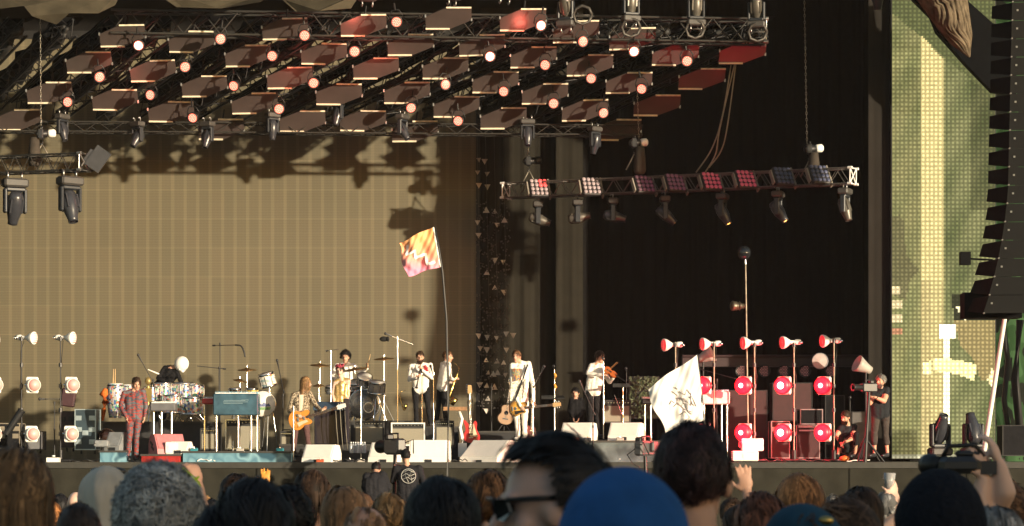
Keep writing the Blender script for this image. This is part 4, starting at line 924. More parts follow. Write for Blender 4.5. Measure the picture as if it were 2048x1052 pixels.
# ---------------------------------------------------------------- lamps and stands
m_lampw = mat('lamp_enamel', (.75, .74, .70), .35, var=.04); m_redl = glow('lit_red_lens', (1, .004, .010), 6, (.08, .003, .003)); m_pinkl = mat('unlit_red_lens', (.68, .33, .31), .4); m_redrim = glow('red_lens_edge', (1, .004, .01), 3, (.08, .003, .003)); m_redtop = mat('red_gel', (.40, .02, .025), .35, emis=(1, .04, .05), es=.5)
m_bulb = glow('red_hot_bulb', (1, .30, .30), 9); m_hot = glow('white_hot_lens', (1, .005, .010), 9, (.08, .003, .003))
def stand(px, y0, y1, Y, label, group):
    p = P(px, y1, Y); p.z = FL; t = thing('light_stand', label, 'light stand', p, group); top = P(px, y0, Y)
    b = MB(); b.cyl(p+Vector((0, 0, .04)), top, .015, n=8); b.build('pole', mat_get('worn_pole', (.22, .20, .15), .45, .5, .4) if px > 500 else m_blackm, t)
    b = MB(); b.bbox(p+Vector((0, 0, .03)), (.5, .4, .06), .02); b.cyl(p, p+Vector((0, 0, .25)), .05, n=10); b.build('foot', m_blackm, t)
    b = MB()
    for y in (y0+6, 772, 868, 820, 730): q = P(px, y, Y); b.cyl(q-Vector((0, 0, .04)), q+Vector((0, 0, .04)), .038, n=8)
    b.build('clamp', m_dkplastic, t)
    pts = [top+Vector((.05, .03, -.1))]+[P(px+random.uniform(-3, 5), y, Y+.03) for y in range(int(y0)+30, 900, 38)]; b = MB(); b.tube(pts, .008, 5); b.build('wire', m_cable, t)
def lamp_a(px, py, Y, s, label, lit, group):    # round lamp on a side arm, s = direction (-1 left)
    p = P(px, py, Y); t = thing('flood_lamp', label, 'lamp', p, group); ax = Vector((s, -.35, -.05)).normalized()
    if s < 0: arm = 1
    b = MB(); b.lathe([(0, -.40), (.055, -.40), (.06, -.36), (.06, -.30), (.04, -.28), (.04, -.18), (.07, -.13), (.115, -.06), (.135, .0), (.135, .02), (.12, .02), (.11, 0)], p, ax, 18); b.build('housing', m_lampw, t)
    b = MB(); b.lathe([(.125, .015), (.11, .03), (.07, .048), (0, .055)], p, ax, 18)
    ln = b.build('lens', lit, t)
    b = MB(); 
    for i in range(-2, 3): b.box(p+ax*.055+Vector((0, 0, i*.045)), (.012, .14, .006), Rz(math.atan2(ax.y, ax.x)))
    b.build('louvre', mat_get('louvre_red', (.3, .03, .03), .4), ln)
    b = MB(); b.tube([p-ax*.38, p-ax*.42, Vector(((p-ax*.42).x, p.y+.02, p.z))], .03, 8); b.build('arm', m_steel, t)
def lamp_b(px, py, Y, s, label, lit, group, power=0, pw=1.0):
    p = P(px, py, Y); t = thing('square_flood_lamp', label, 'lamp', p, group); ax = Vector((s*.62, -.78, -.02)).normalized(); R = frame(Vector((0, 0, 1)).cross(ax)*-1, (0, 0, 1), p).to_3x3()
    b = MB(); b.bbox(p-ax*.07, ((.27 if not power else .31), .06, (.34 if not power else .38)), .025, Rz(math.atan2(ax.y, ax.x)+R90)); b.build('back_plate', m_lampw, t)
    gk = 1.25 if power else 1.0; b = MB(); b.lathe([(r_*gk, h_) for r_, h_ in [(.14, -.05), (.15, .02), (.145, .05), (.125, .06)]], p, ax, 20); b.build('reflector', m_lampw if not power else m_redrim, t)
    b = MB(); b.lathe([(r_*gk, h_) for r_, h_ in [(.13, .05), (.12, .085), (.08, .12), (.03, .135), (0, .137)]], p, ax, 20); ln = b.build('lens', lit, t)
    if power: b = MB(); b.lathe([(.05, .135), (.035, .152), (0, .158)] if lit is m_redl else [(.075, .13), (.05, .15), (0, .16)], p, ax, 16); b.build('bulb', m_bulb, ln)
    b = MB(); b.cyl(p-ax*.09, p-ax*.09+Vector((-s*.2, .03, 0)), .035, n=8); b.build('bracket', m_steel, t)
    if power:
        l = bpy.data.lights.new('lamp_fill', 'POINT'); l.energy = power*.8; l.color = (1, .03, .05); l.shadow_soft_size = .1; o = bpy.data.objects.new('lamp_fill', l); COL.objects.link(o); o.location = p+ax*.28+Vector((0, 0, -.02))
        l = bpy.data.lights.new('lamp_light', 'SPOT'); l.energy = power*2; l.spot_size = math.radians(150); l.spot_blend = .6; l.color = (1, .04, .06); l.shadow_soft_size = .12; o = bpy.data.objects.new('lamp_light', l); COL.objects.link(o); o.location = p+ax*.2; o.rotation_euler = (-(ax+Vector((0, 0, -.35)))).to_track_quat('Z', 'Y').to_euler()
gl = 'lamps on the left stands'; gr = 'lamps on the right stands'
for i, px in enumerate([-32, 43, 121]):
    stand(px, 672, 925, 50.9, 'dark light stand at the left, %s from the left edge' % nth(i), 'light stands')
    lb = ['cut by the left edge', 'on the middle left stand', 'on the left stand beside the blue flight case'][i]
    lamp_a(px+24, 676 if i else 680, 50.9, .95, 'white round lamp facing right, top lamp %s' % lb, m_lampw if i != 0 else m_lampw, gl)
    lamp_b(px+24, 770, 50.8, .75, 'pink lensed square lamp, middle, %s' % lb, m_pinkl, gl)
    lamp_b(px+22, 868, 50.8, .75, 'pink lensed square lamp, lowest, %s' % lb, m_pinkl, gl)
for i, px in enumerate([1351, 1428, 1509, 1588, 1668]):
    stand(px, 684 if i < 4 else 676, 920, 50.9-.02*i, 'thin light stand at the right, %s from the left of five' % nth(i), 'light stands')
    y = [690, 688, 686, 685, 682][i]
    lamp_a(px-22, y, 50.9, -.95, 'white round lamp with red face, top of the %s right stand' % nth(i), m_redtop, gr)
    if i >= 1:
        hot = {1: 30, 2: 40, 3: 75, 4: 40}[i]
        lamp_b(px-22, 771, 50.8, -.75, 'glowing red square lamp, middle of %s stand from the left at right' % nth(i), m_redl if i != 3 else m_hot, gr, hot)
        lamp_b(px-22, 865, 50.8, -.75, 'glowing red square lamp, bottom of %s stand from the left at right' % nth(i), m_redl if i != 3 else m_hot, gr, hot if i > 1 else 10)
# tall pole with round mirror ball lamp
t = thing('tall_pole', 'tall thin pole with a black round lamp on top rising above the red lamps', 'pole', Vector((P(1492, 0, 52).x, 52, FL)))
b = MB(); b.cyl(Vector((P(1497, 0, 52).x, 52, FL)), P(1491, 520, 52), .022, .016, 8); b.build('pole', bpy.data.materials['worn_pole'], t)
b = MB(); b.ell(P(1488, 506, 52), (.15, .15, .16), nu=18, nv=12); b.cyl(P(1490, 530, 52), P(1490, 517, 52), .03, n=8); b.build('lamp_head', mat_get('gloss_black', (.01, .012, .015), .08), t)
b = MB(); p = P(1472, 612, 52); b.lathe([(0, -.2), (.05, -.2), (.06, -.1), (.09, -.02), (.11, .08), (.10, .1), (0, .11)], p, (-1, -.3, 0), 14)
for k in range(3): b.lathe([(.085, 0), (.1, .015), (.085, .03)], p+Vector((.09-.06*k, 0, 0)), (-1, -.3, 0), 14)
b.cyl(p+Vector((.1, 0, 0)), P(1492, 612, 52), .02, n=6); b.build('side_lamp', mat_get('old_lamp', (.10, .085, .06), .4, .5), t)
# clock-like round lamp and shaded white lamp
t = thing('round_lamp', 'round pale lamp hanging between the two right lamp stands', 'lamp', P(1640, 722, 52.5)); p = P(1640, 722, 52.5)
b = MB(); b.lathe([(0, .1), (.1, .1), (.17, .04), (.18, -.02), (.165, -.03)], p, (.15, 1, 0), 22); b.build('housing', mat_get('greyish', (.2, .2, .22), .4), t); b = MB(); b.lathe([(.165, -.02), (0, -.035)], p, (.15, 1, 0), 22); b.build('lens', mat_get('pale_diffuser', (.42, .38, .36), .6), t)
def tilt_lamp(px, py, Y, label, s=1):
    p = P(px, py, Y); t = thing('tripod_lamp', label, 'lamp', Vector((p.x+.1*s, Y, FL)))
    b = MB(); b.lathe([(0, -.2), (.08, -.2), (.1, -.1), (.15, .05), (.19, .16), (.18, .16), (.1, .0)], p, (-.7*s, -.2, .35), 16); b.build('shade', mat_get('cream_metal', (.36, .34, .31), .5), t)
    b = MB(); b.cyl(p+Vector((.06*s, 0, -.1)), Vector((p.x+.06*s, Y, FL)), .02, n=8)
    for a in range(3): b.cyl(Vector((p.x+.06*s, Y, FL+.5)), Vector((p.x+.06*s+.3*math.cos(a*2.1), Y+.3*math.sin(a*2.1), FL+.01)), .012, n=5)
    b.build('stand', m_blackm, t)
tilt_lamp(1726, 733, 51.6, 'shaded cream lamp on a tall stand left of the cameraman'); tilt_lamp(1412, 712, 53, 'dim grey lamp behind the white flag, on a black stand', -1)
# ---------------------------------------------------------------- mic stands
def mic_stand(px, y0, Y, label, boom=None, mic=True, y1=None, m=None, straight=True, slant=0):
    p = P(px, y0, Y); base = Vector((P(px+slant, 0, Y).x, Y, P(0, y1, Y).z if y1 else FL)); t = thing('microphone_stand', label, 'microphone stand', base, 'microphone stands')
    b = MB(); b.lathe([(0, 0), (.13, 0), (.13, .015), (.03, .03), (.0, .04)], base, n=16); b.build('base', m_blackm, t)
    b = MB(); b.cyl(base, base.lerp(p, .55), .014, n=8); b.cyl(base.lerp(p, .5), p, .010, n=8); b.cyl(base.lerp(p, .53), base.lerp(p, .57), .02, n=8); b.build('pole', m or m_steel, t)
    e = p
    if boom:
        a = P(boom[0][0], boom[0][1], Y); c = P(boom[1][0], boom[1][1], Y-.15); b = MB(); b.cyl(a, c, .009, n=6); b.cyl(a, a.lerp(c, .12), .018, n=8); b.cyl(p-Vector((0, 0, .03)), p+Vector((0, 0, .03)), .02, n=8); b.build('boom', m or m_steel, t); e = c
        d = (c-a).normalized()
    else: d = Vector((-.1, -.8, .3)).normalized()
    if mic:
        b = MB(); b.cyl(e-d*.02, e+d*.12, .012, .02, 8); b.ell(e+d*.15, (.03, .03, .035), nu=10, nv=7); b.build('microphone', m_dkplastic, t)
mic_stand(795, 676, 54.0, 'tall bright overhead microphone stand behind the drum kit with a long boom', boom=[(826, 689), (783, 672)], y1=888)
mic_stand(109, 806, 51.5, 'low dark stand with a fuzzy microphone between the left lamp stands', boom=[(122, 798), (93, 798)], m=m_blackm)
mic_stand(307, 760, 53.5, 'slanted microphone stand reaching up beside the man in the suit', boom=[(309, 770), (283, 722)], m=m_blackm, slant=20)
mic_stand(440, 688, 54, 'thin microphone stand with a curved boom above the blue keyboard', boom=[(425, 691), (470, 690)], m=m_blackm, mic=False)
cable([P(470, 690, 53.8), P(482, 692, 53.8), P(488, 703, 53.8), P(490, 714, 53.8)], .02, 'gooseneck_microphone', 'curved gooseneck microphone hanging above the blue keyboard', 'microphone', m_blackm)
mic_stand(438, 736, 53.4, 'low dark boom stand left of the kick drum with a flat arm', boom=[(452, 738), (394, 732)], m=m_blackm, mic=False)
mic_stand(566, 790, 53.6, 'dark microphone stand leaning beside the white kick drum', boom=[(568, 786), (557, 734)], m=m_blackm)
mic_stand(662, 703, 54.2, 'bright straight microphone stand behind the woman in gold', boom=[(652, 702), (676, 699)], y1=888, mic=False)
mic_stand(587, 812, 50.9, 'thin silver microphone stand in front of the guitarist', mic=False)
mic_stand(722, 776, 51.5, 'silver microphone stand in front of the clear kick drum', boom=[(727, 770), (712, 774)])
mic_stand(867, 748, 53.5, 'silver microphone stand right of the clarinet player', boom=[(868, 756), (864, 742)])
mic_stand(844, 745, 53.8, 'thin microphone stand directly in front of the clarinet player')
mic_stand(1066, 764, 50.8, 'chrome microphone stand to the right of the singer', boom=[(1067, 775), (1082, 745)], y1=927)
mic_stand(1109, 738, 53, 'microphone stand with glowing amber tubes right of the singer', y1=881)
mic_stand(1186, 795, 50.9, 'slanted black boom stand in front of the violinist', boom=[(1190, 830), (1165, 775)], m=m_blackm)
mic_stand(1207, 722, 51.8, 'straight microphone stand directly in front of the violinist', y1=881)
mic_stand(1246, 778, 52, 'music stand pole right of the violinist with a bent arm', boom=[(1244, 830), (1229, 790)], y1=881, mic=False)
mic_stand(983, 770, 54, 'thin black stand beside the hanging triangles', m=m_blackm, mic=False)
mic_stand(1434, 760, 51.7, 'boom stand above the pale keyboard by the white flag', boom=[(1400, 738), (1470, 757)], m=m_blackm)
mic_stand(1253, 742, 54, 'dark stand behind the scroll of the violin', m=m_blackm)
mic_stand(1700, 800, 52.4, 'dark microphone stand behind the crouching man', m=m_blackm)
b = MB(); b.ell(P(768, 678, 53.85), (.10, .055, .06), nu=14, nv=10); b.ell(P(776, 678, 53.83), (.03, .06, .06)); tag(b.build('shotgun_microphone', mat_get('foam', (.02, .02, .02), .95, bump=.6)), 'black foam covered overhead microphone on the tall bright boom', 'microphone')
b = MB()
for k in range(2): b.tube([P(1109, 746+k*22, 52.95), P(1112, 752+k*22, 52.95), P(1110, 760+k*22, 52.95)], [.02, .026, .02], 8)
tag(b.build('amber_grip', mat_get('amber', (.7, .25, .03), .3, emis=(1, .4, .05), es=.25)), 'amber grips on the microphone stand right of the singer', 'grip')
# music stand / trays
def tray(px, py, Y, w, label, m):
    p = P(px, py, Y); b = MB(); b.box(p, (w, .3, .025)); b.box(p+Vector((0, .15, .03)), (w, .02, .08)); tag(b.build('tray', m), label, 'tray')
tray(1106, 797, 53, .5, 'black tray clamped to the amber microphone stand', m_blackm); tray(1243, 773, 51.9, .36, 'small black tray on the music stand right of the violinist', m_blackm)
tray(910, 820, 51.6, .5, 'brown wooden shelf on the bent white pedestal', m_wood)
b = MB(); b.tube([P(918, 823, 51.6), P(924, 838, 51.6), P(920, 855, 51.6), P(925, 875, 51.6), P(924, 895, 51.6)], .035, 8); b.box(P(925, 900, 51.6), (.18, .18, .3)); tag(b.build('pedestal', m_lampw), 'bent white pedestal stand between the wedge speakers at centre stage', 'pedestal')
# ---------------------------------------------------------------- wedges
m_wedge = mat('white_speaker', (.80, .77, .72), .5, var=.03, bump=.05); m_wside = mat('speaker_side', (.42, .41, .42), .5); m_wdark = mat('grey_speaker', (.20, .21, .22), .5); m_wpink = mat('red_lit_speaker', (.45, .16, .17), .5)
def wedge(xa, xb, y0, y1, Y, label, m, ang=-.35, stripes=False, depth=.55, lean=.22):
    w = M2(xb-xa, Y)*.82; h = M2(y1-y0, Y); c = P((xa+xb)/2, y1, Y); R = Rz(ang); t = thing('stage_monitor', label, 'monitor speaker', c+Vector((0, depth/2, 0)), 'wedge stage monitors'); cc = c+Vector((0, depth/2, 0))
    prof = [(-depth/2, 0), (-depth/2+.02, h*.25), (-depth/2+lean, h), (depth/2-.1, h*.96), (depth/2, h*.5), (depth/2, 0)]
    vs = []
    for sx in (-1, 1):
        for (yy, zz) in prof: vs.append(cc+R @ Vector((sx*(w/2-(.0)), yy, zz)))
    n = 6; fs = [tuple(range(n))[::-1][::-1], tuple(range(2*n-1, n-1, -1))]+[(i, n+i, n+(i+1) % n, (i+1) % n)[::-1] for i in range(n)]
    b = MB(); b.add(vs, fs, False); b.build('cabinet', m, t)
    b = MB(); nf = []; g0 = Vector((0, -depth/2+.02, h*.25)); g1 = Vector((0, -depth/2+lean, h)); dz = (g1-g0); nn = Vector((0, -dz.z, dz.y)).normalized()*.012
    q = [Vector((-w/2+.03, 0, 0))+g0.lerp(g1, .05), Vector((w/2-.03, 0, 0))+g0.lerp(g1, .05), Vector((w/2-.03, 0, 0))+g0.lerp(g1, .95), Vector((-w/2+.03, 0, 0))+g0.lerp(g1, .95)]
    b.add([cc+R @ (v+nn) for v in q]+[cc+R @ (v-nn) for v in q], [(0, 1, 2, 3), (0, 4, 5, 1), (1, 5, 6, 2), (2, 6, 7, 3), (3, 7, 4, 0)], False)
    b.build('grille', m, t)
    for zz in (.3, .52):
        b = MB(); b.box(cc+R @ Vector((-w/2-.004, .02+.06*(zz > .4), h*zz)), (.02, .15, .05), R @ Rx(.5)); b.build('handle', m_blackm, t)
    b = MB(); b.box(cc+R @ Vector((.02, -depth/2-.004, .04)), (.14, .02, .07), R); b.build('socket_plate', m_dkplastic, t)
wedge(602, 680, 889, 926, 50.35, 'white wedge speaker at the stage edge in front of the guitarist', m_wedge)
wedge(735, 812, 885, 926, 50.4, 'white wedge speaker partly hidden by the pit camera', m_wedge)
wedge(812, 906, 880, 926, 50.35, 'largest square white wedge speaker below the clarinet player', m_wedge, -.15, lean=.12)
wedge(925, 1036, 880, 927, 50.3, 'wide white wedge speaker with a sloping side in front of the singer', m_wedge, -.6, depth=.9, lean=.5)
wedge(1120, 1197, 845, 881, 51.2, 'white wedge speaker with shadow stripes on the mirrored riser, left of two', m_wedge)
wedge(1216, 1292, 845, 881, 51.2, 'white wedge speaker on the mirrored riser, right of two', m_wedge)
wedge(211, 252, 864, 902, 50.6, 'dark grey wedge speaker left of the man in the suit', m_wdark)
wedge(294, 368, 868, 908, 50.5, 'wedge speaker tinted with red light right of the man in the suit', m_wpink, .5)  # red light on this wedge put into its pink colour
wedge(330, 384, 883, 908, 50.4, 'small white slanted speaker right of the red-tinted wedge', m_wedge, -.2, depth=.4)
# boxes
def case(xa, xb, y0, y1, Y, label, m, edge, name='flight_case', depth=.6, bars=2, cat='flight case'):
    pa = P(xa, y1, Y); pb = P(xb, y0, Y); c = (pa+pb)/2+Vector((0, depth/2, 0)); w = pb.x-pa.x; h = pb.z-pa.z; t = thing(name, label, cat, Vector((c.x, c.y, pa.z)))
    b = MB(); b.bbox(c, (w-.02, depth-.02, h-.02), .01); b.build('panel', m, t)
    b = MB(); e = .022
    for sx in (-1, 1):
        for sy in (-1, 1): b.box(c+Vector((sx*(w/2-e/2), sy*(depth/2-e/2), 0)), (e, e, h))
        for sz in (-1, 1): b.box(c+Vector((sx*(w/2-e/2), 0, sz*(h/2-e/2))), (e-.002, depth-2*e, e))
    for sy in (-1, 1):
        for sz in (-1, 1): b.box(c+Vector((0, sy*(depth/2-e/2), sz*(h/2-e/2))), (w-2*e, e-.002, e-.002))
    b.build('edge_trim', edge, t)
    for (fx, fz) in ([(-.32, .28), (.32, .28), (-.3, 0), (.3, 0), (-.32, -.3), (.32, -.3), (0, -.08)][:bars]): b = MB(); q = c+Vector((fx*w, -depth/2+.004, fz*h)); b.box(q, (.13, .02, .10)); b.box(q+Vector((0, -.012, 0)), (.09, .012, .065)); b.build('latch', edge, t)
    b = MB()
    for sx in (-1, 1): b.cyl(Vector((c.x+sx*(w/2-.08), c.y, pa.z-.05)), Vector((c.x+sx*(w/2-.08)+.03, c.y, pa.z-.05)), .04, n=8)
    if pa.z > FL+.1: b.build('castor', m_blackm, t)
m_fcb = mat('blue_black_laminate', (.03, .05, .065), .4); m_fce = mat('pale_edging', (.40, .48, .52), .35, .5)
case(149, 192, 818, 900, 51.6, 'dark blue flight case with pale metal edges and recessed latches at the left', m_fcb, m_fce, bars=7)
case(120, 148, 822, 895, 52, 'black equipment rack left of the blue flight case', mat('maroon_laminate', (.03, .012, .014), .5), m_blackm)
m_red1 = mat('red_lit_case', (.045, .010, .012), .7); m_fcr = mat('red_lit_edging', (.35, .25, .26), .4, .5)  # red glow of the lamps put into case and edging colours
case(1542, 1580, 842, 917, 52.2, 'tall narrow flight case behind the third red lamp stand', m_red1, m_fcr, bars=2)
case(1592, 1640, 850, 917, 52.4, 'flight case with a pale label strip between the right lamp stands', m_red1, m_fcr, bars=0)
case(1600, 1646, 818, 849, 52.6, 'black rack unit on top of the flight case between the lamp stands', m_black, m_fcr, bars=0)
case(1455, 1535, 780, 917, 54, 'large dark crate behind the left red lamps', m_red1, m_blackm, bars=0)
case(1545, 1625, 765, 842, 54.5, 'tall dark crate stacked behind the centre red lamps', m_red1, m_blackm, bars=0)
case(1650, 1690, 790, 917, 54.5, 'dark crate behind the crouching man', m_black, m_blackm, bars=0)
case(1703, 1742, 823, 917, 52.4, 'grey flight case behind the legs of the lamp stand beside the cameraman', mat('grey_laminate', (.07, .065, .065), .5), m_blackm, bars=0)
b = MB(); b.box(P(1620, 853, 52.3), (.5, .04, .05)); b.box(P(1618, 861, 52.3), (.42, .03, .03)); tag(b.build('cable_tray', mat_get('lightgrey', (.5, .45, .45), .4)), 'pale metal strip on the flight case between the right lamp stands', 'metal strip')
def whitebox(xa, xb, y0, y1, Y, label, sock=False):
    pa = P(xa, y1, Y); pb = P(xb, y0, Y); c = (pa+pb)/2+Vector((0, .15, 0)); t = thing('dimmer_box', label, 'box', Vector((c.x, c.y, pa.z)))
    b = MB(); b.bbox(c, (pb.x-pa.x, .3, pb.z-pa.z), .015); b.build('housing', m_lampw, t)
    if sock: b = MB(); b.lathe([(0, 0), (.05, 0), (.07, -.02), (.05, -.03), (.03, -.01)], Vector((pa.x-.01, c.y-.06, c.z)), (1, .6, 0), 12); b.build('socket', m_wpink, t)
    b = MB(); b.box(c+Vector((.05, -.155, 0)), (.2, .012, .08)); b.build('plate', m_white, t)
whitebox(1484, 1527, 877, 902, 50.6, 'white electrical box stacked on another below the red lamp', True); whitebox(1465, 1517, 897+5, 922, 50.5, 'long white electrical box standing on the stage edge'); whitebox(330, 352, 884, 907, 50.42, 'small white box with a pink socket on the red riser', True)
b = MB(); b.box(P(107, 920, 50.5), (.26, .2, .1)); b.ell(P(107, 912, 50.5), (.04, .05, .02)); tag(b.build('junction_box', m_lampw), 'small white junction box at the foot of the left lamp stand', 'box')
b = MB(); b.bbox(P(203, 887, 50.6), (.3, .2, .14), .02); b.cyl(P(193, 885, 50.5), P(190, 885, 50.5), .03); tag(b.build('small_case', m_wdark), 'small grey metal case on the blue riser', 'box')
# ---------------------------------------------------------------- amplifiers
def amp(xa, xb, y0, y1, Y, label, frame_m=None, top=.16):
    pa = P(xa, y1, Y); pb = P(xb, y0, Y); w = pb.x-pa.x; h = pb.z-pa.z; c = (pa+pb)/2+Vector((0, .15, 0)); t = thing('guitar_amplifier', label, 'amplifier', Vector((c.x, c.y, pa.z)), 'guitar amplifiers')
    fm = frame_m or m_amp; b = MB(); b.bbox(c+Vector((0, .02, 0)), (w, .28, h), .02); b.build('cabinet', m_amp, t)
    b = MB(); f = .03
    for sx in (-1, 1): b.box(c+Vector((sx*(w/2-f/2), -.13, 0)), (f, .04, h-.004))
    for sz in (-1, 1): b.box(c+Vector((0, -.13, sz*(h/2-f/2-.002))), (w-2*f-.004, .038, f))
    b.build('frame', fm, t)
    b = MB(); b.box(c+Vector((0, -.125, -h*top/2-.01)), (w-2*f-.01, .02, h*(1-top)-2*f-.02)); b.build('grille', m_grille, t)
    b = MB(); b.box(c+Vector((0, -.128, h/2-f-h*top/2+.01)), (w-2*f-.01, .02, h*top-.02)); pn = b.build('control_panel', m_blackm, t)
    for i in range(9): b = MB(); q = c+Vector((-w*.4+w*.8*i/8, -.14, h/2-f-h*top/2+.01)); b.cyl(q, q+Vector((0, -.02, 0)), .012, n=8); b.build('knob', m_steel, pn)
    b = MB(); b.tube([c+Vector((-.1, 0, h/2)), c+Vector((-.08, 0, h/2+.03)), c+Vector((.08, 0, h/2+.03)), c+Vector((.1, 0, h/2))], .012, 5); b.build('handle', m_blackm, t)
amp(782, 850, 845, 892, 52.4, 'wide cream framed guitar amplifier behind the white wedge speakers', m_lampw)
amp(870, 908, 841, 896, 52.6, 'black guitar amplifier with tan grille cloth beside the tall flag pole')
amp(400, 434, 856, 900, 52.3, 'small black guitar amplifier under the red keyboard end', None)
amp(450, 520, 838, 899, 53.2, 'dark tall amplifier standing behind the legs of the blue keyboard', m_steel)
amp(708, 768, 842, 888, 53.6, 'black amplifier below the clear kick drum')
amp(640, 690, 850, 888, 53.9, 'black amplifier in the shade behind the dark keyboard')
amp(1205, 1262, 800, 846, 53.4, 'dark amplifier behind the violinist and the wedge speakers')
amp(560, 584, 862, 905, 53, 'small pale grilled amplifier left of the guitarist')
# ---------------------------------------------------------------- keyboards
def keyboard(xa, xb, y0, y1, Y, label, m, legs, yb=None, mt=None, depth=.45):
    pa = P(xa, y1, Y); pb = P(xb, y0, Y); w = pb.x-pa.x; h = pb.z-pa.z; c = (pa+pb)/2+Vector((0, depth/2, 0)); zb = FL if yb is None else P(0, yb, Y).z
    t = thing('keyboard', label, 'keyboard', Vector((c.x, c.y, zb))); b = MB(); b.bbox(c, (w, depth, h), .02); b.build('body', m, t)
    b = MB(); b.box(c+Vector((0, .08, h/2+.02)), (w*.96, .22, .04)); b.build('lid', mt or m_lampw, t)
    b = MB(); b.box(c+Vector((0, -.12, h/2+.008)), (w*.9, .14, .02)); kw = b.build('white_keys', m_white, t)
    b = MB()
    for i in range(int(w/.034)):
        if i % 7 not in (2, 6): b.box(c+Vector((-w*.44+i*.034*.95, -.10, h/2+.024)), (.014, .09, .014))
    b.build('black_keys', m_blackm, kw)
    for lx in legs: b = MB(); q = P(lx, y1, Y); q.y = c.y; b.cyl(Vector((q.x, c.y, zb)), q, .022, n=8); b.build('leg', m_steel, t)
    return t, c, w, h
t, c, w, h = keyboard(426, 516, 787, 830, 51.0, 'deep blue keyboard organ on chrome legs at left of centre', mat('blue_keyboard', (.04, .09, .13), .25, var=.3, scale=6), (430, 474, 500, 512), 903, mat('pale_blue_lid', (.25, .48, .62), .3))
b = MB()
for (x, z, ww) in ((0, .06, .45), (.02, .03, .52), (-.03, -.0, .40), (.22, .07, .15)): b.box(c+Vector((x-.02, -.232, z+.02)), (ww, .012, .012))
b.build('trim_line', mat_get('pale_trim', (.16, .24, .28), .4), t)
keyboard(300, 350, 806, 822, 51.6, 'small keyboard with a pale top on three legs right of the man in the suit', mat_get('grey_plastic', (.12, .12, .13), .4), (304, 320, 340), 908)
t, c, w, h = keyboard(404, 428, 797, 808, 51.3, 'red end section beside the blue keyboard', m_red, (406,), 903)
keyboard(1404, 1460, 783, 808, 51.4, 'pale blue topped keyboard behind the white flag', mat_get('pale_body', (.6, .62, .6), .4), (1410, 1445, 1456), None, mat_get('pale_blue_lid2', (.4, .7, .85), .3))
keyboard(1284, 1318, 797, 808, 51.9, 'dark keyboard on two thick pale legs left of the white flag', m_blackm, (1291, 1303), 881)
# upright dark piano
t = thing('upright_piano', 'glossy dark upright keyboard cabinet in front of the woman in gold', 'piano', P(662, 888, 52.2)); m_gloss = mat('gloss_black_lacquer', (.025, .022, .03), .06)
xa, xb, Y = P(628, 0, 52.2).x, P(697, 0, 52.2).x, 52.2
b = MB(); b.bbox(((xa+xb)/2, Y+.3, P(0, 850, Y).z), (xb-xa, .45, .82), .01); b.build('cabinet', m_gloss, t)
b = MB(); b.box(((xa+xb)/2, Y+.02, P(0, 812, Y).z), (xb-xa+.02, .3, .05), Rx(.5)); b.build('lid', mat('blue_reflecting_lid', (.10, .16, .25), .08, .5), t)
b = MB(); b.bbox((xb-.03, Y-.02, P(0, 842, Y).z), (.12, .5, .95), .02); b.build('side_panel', m_gloss, t)
for k in range(3): b = MB(); q = P(672+k*9, 0, Y-.2); b.tube([Vector((q.x, Y-.28, P(0, 822, Y).z)), Vector((q.x+.02, Y-.3, P(0, 855, Y).z)), Vector((q.x+.06, Y-.28, FL+.25))], .008, 5); b.build('wire', m_pc, t)
# ---------------------------------------------------------------- drums
m_shell = mat('clear_acrylic', (.45, .45, .46), .12, .0, trans=.6); m_head = mat('drum_head', (.70, .68, .63), .5); m_spark = ramp_mat('holographic_sparkle', [(.65, .55, .75), (.85, .8, .6), (.2, .6, .4), (.15, .3, .7), (.85, .85, .85), (.8, .25, .15), (.9, .9, .9), (.12, .12, .15)], 24, .15, .6, 'vor')
def drum(p, r, h, ax, label, shell, head, name='drum', stand_z=None, group=None, emb=False):
    p = Vector(p); t = thing(name, label, 'drum', p if stand_z is None else Vector((p.x, p.y, stand_z)), group); a = Vector(ax).normalized()
    b = MB(); b.lathe([(r, 0), (r, h*.5), (r, h)], p, a, 24); b.lathe([(r*.97, h), (r*.97, 0)], p, a, 24); b.build('shell', shell, t)
    for hh in (0, h): b = MB(); b.lathe([(0, hh-.004), (r*1.0, hh-.004), (r*1.0, hh+.004), (0, hh+.004)], p, a, 24); b.build('head', head, t)
    for hh in (.01, h-.01): b = MB(); b.lathe([(r*1.0, hh-.02), (r*1.06, hh-.02), (r*1.06, hh+.02), (r*1.0, hh+.02)], p, a, 24); b.build('hoop', m_steel, t)
    q = a.to_track_quat('Z', 'Y'); b = MB()
    for i in range(8):
        an = i*math.pi/4; v = q @ Vector((math.cos(an), math.sin(an), 0)); b.cyl(p+v*r*1.05+a*.02, p+v*r*1.05+a*(h-.02), .008, n=5)
    b.build('lug', m_steel, t)
    if stand_z is not None:
        b = MB(); zc = p.z-.0; 
        for k in range(3): an = k*2.1+.4; b.cyl(Vector((p.x, p.y, p.z)), Vector((p.x+math.cos(an)*.25, p.y+math.sin(an)*.25, stand_z)), .012, n=6)
        b.build('stand', m_steel, t)
    return t
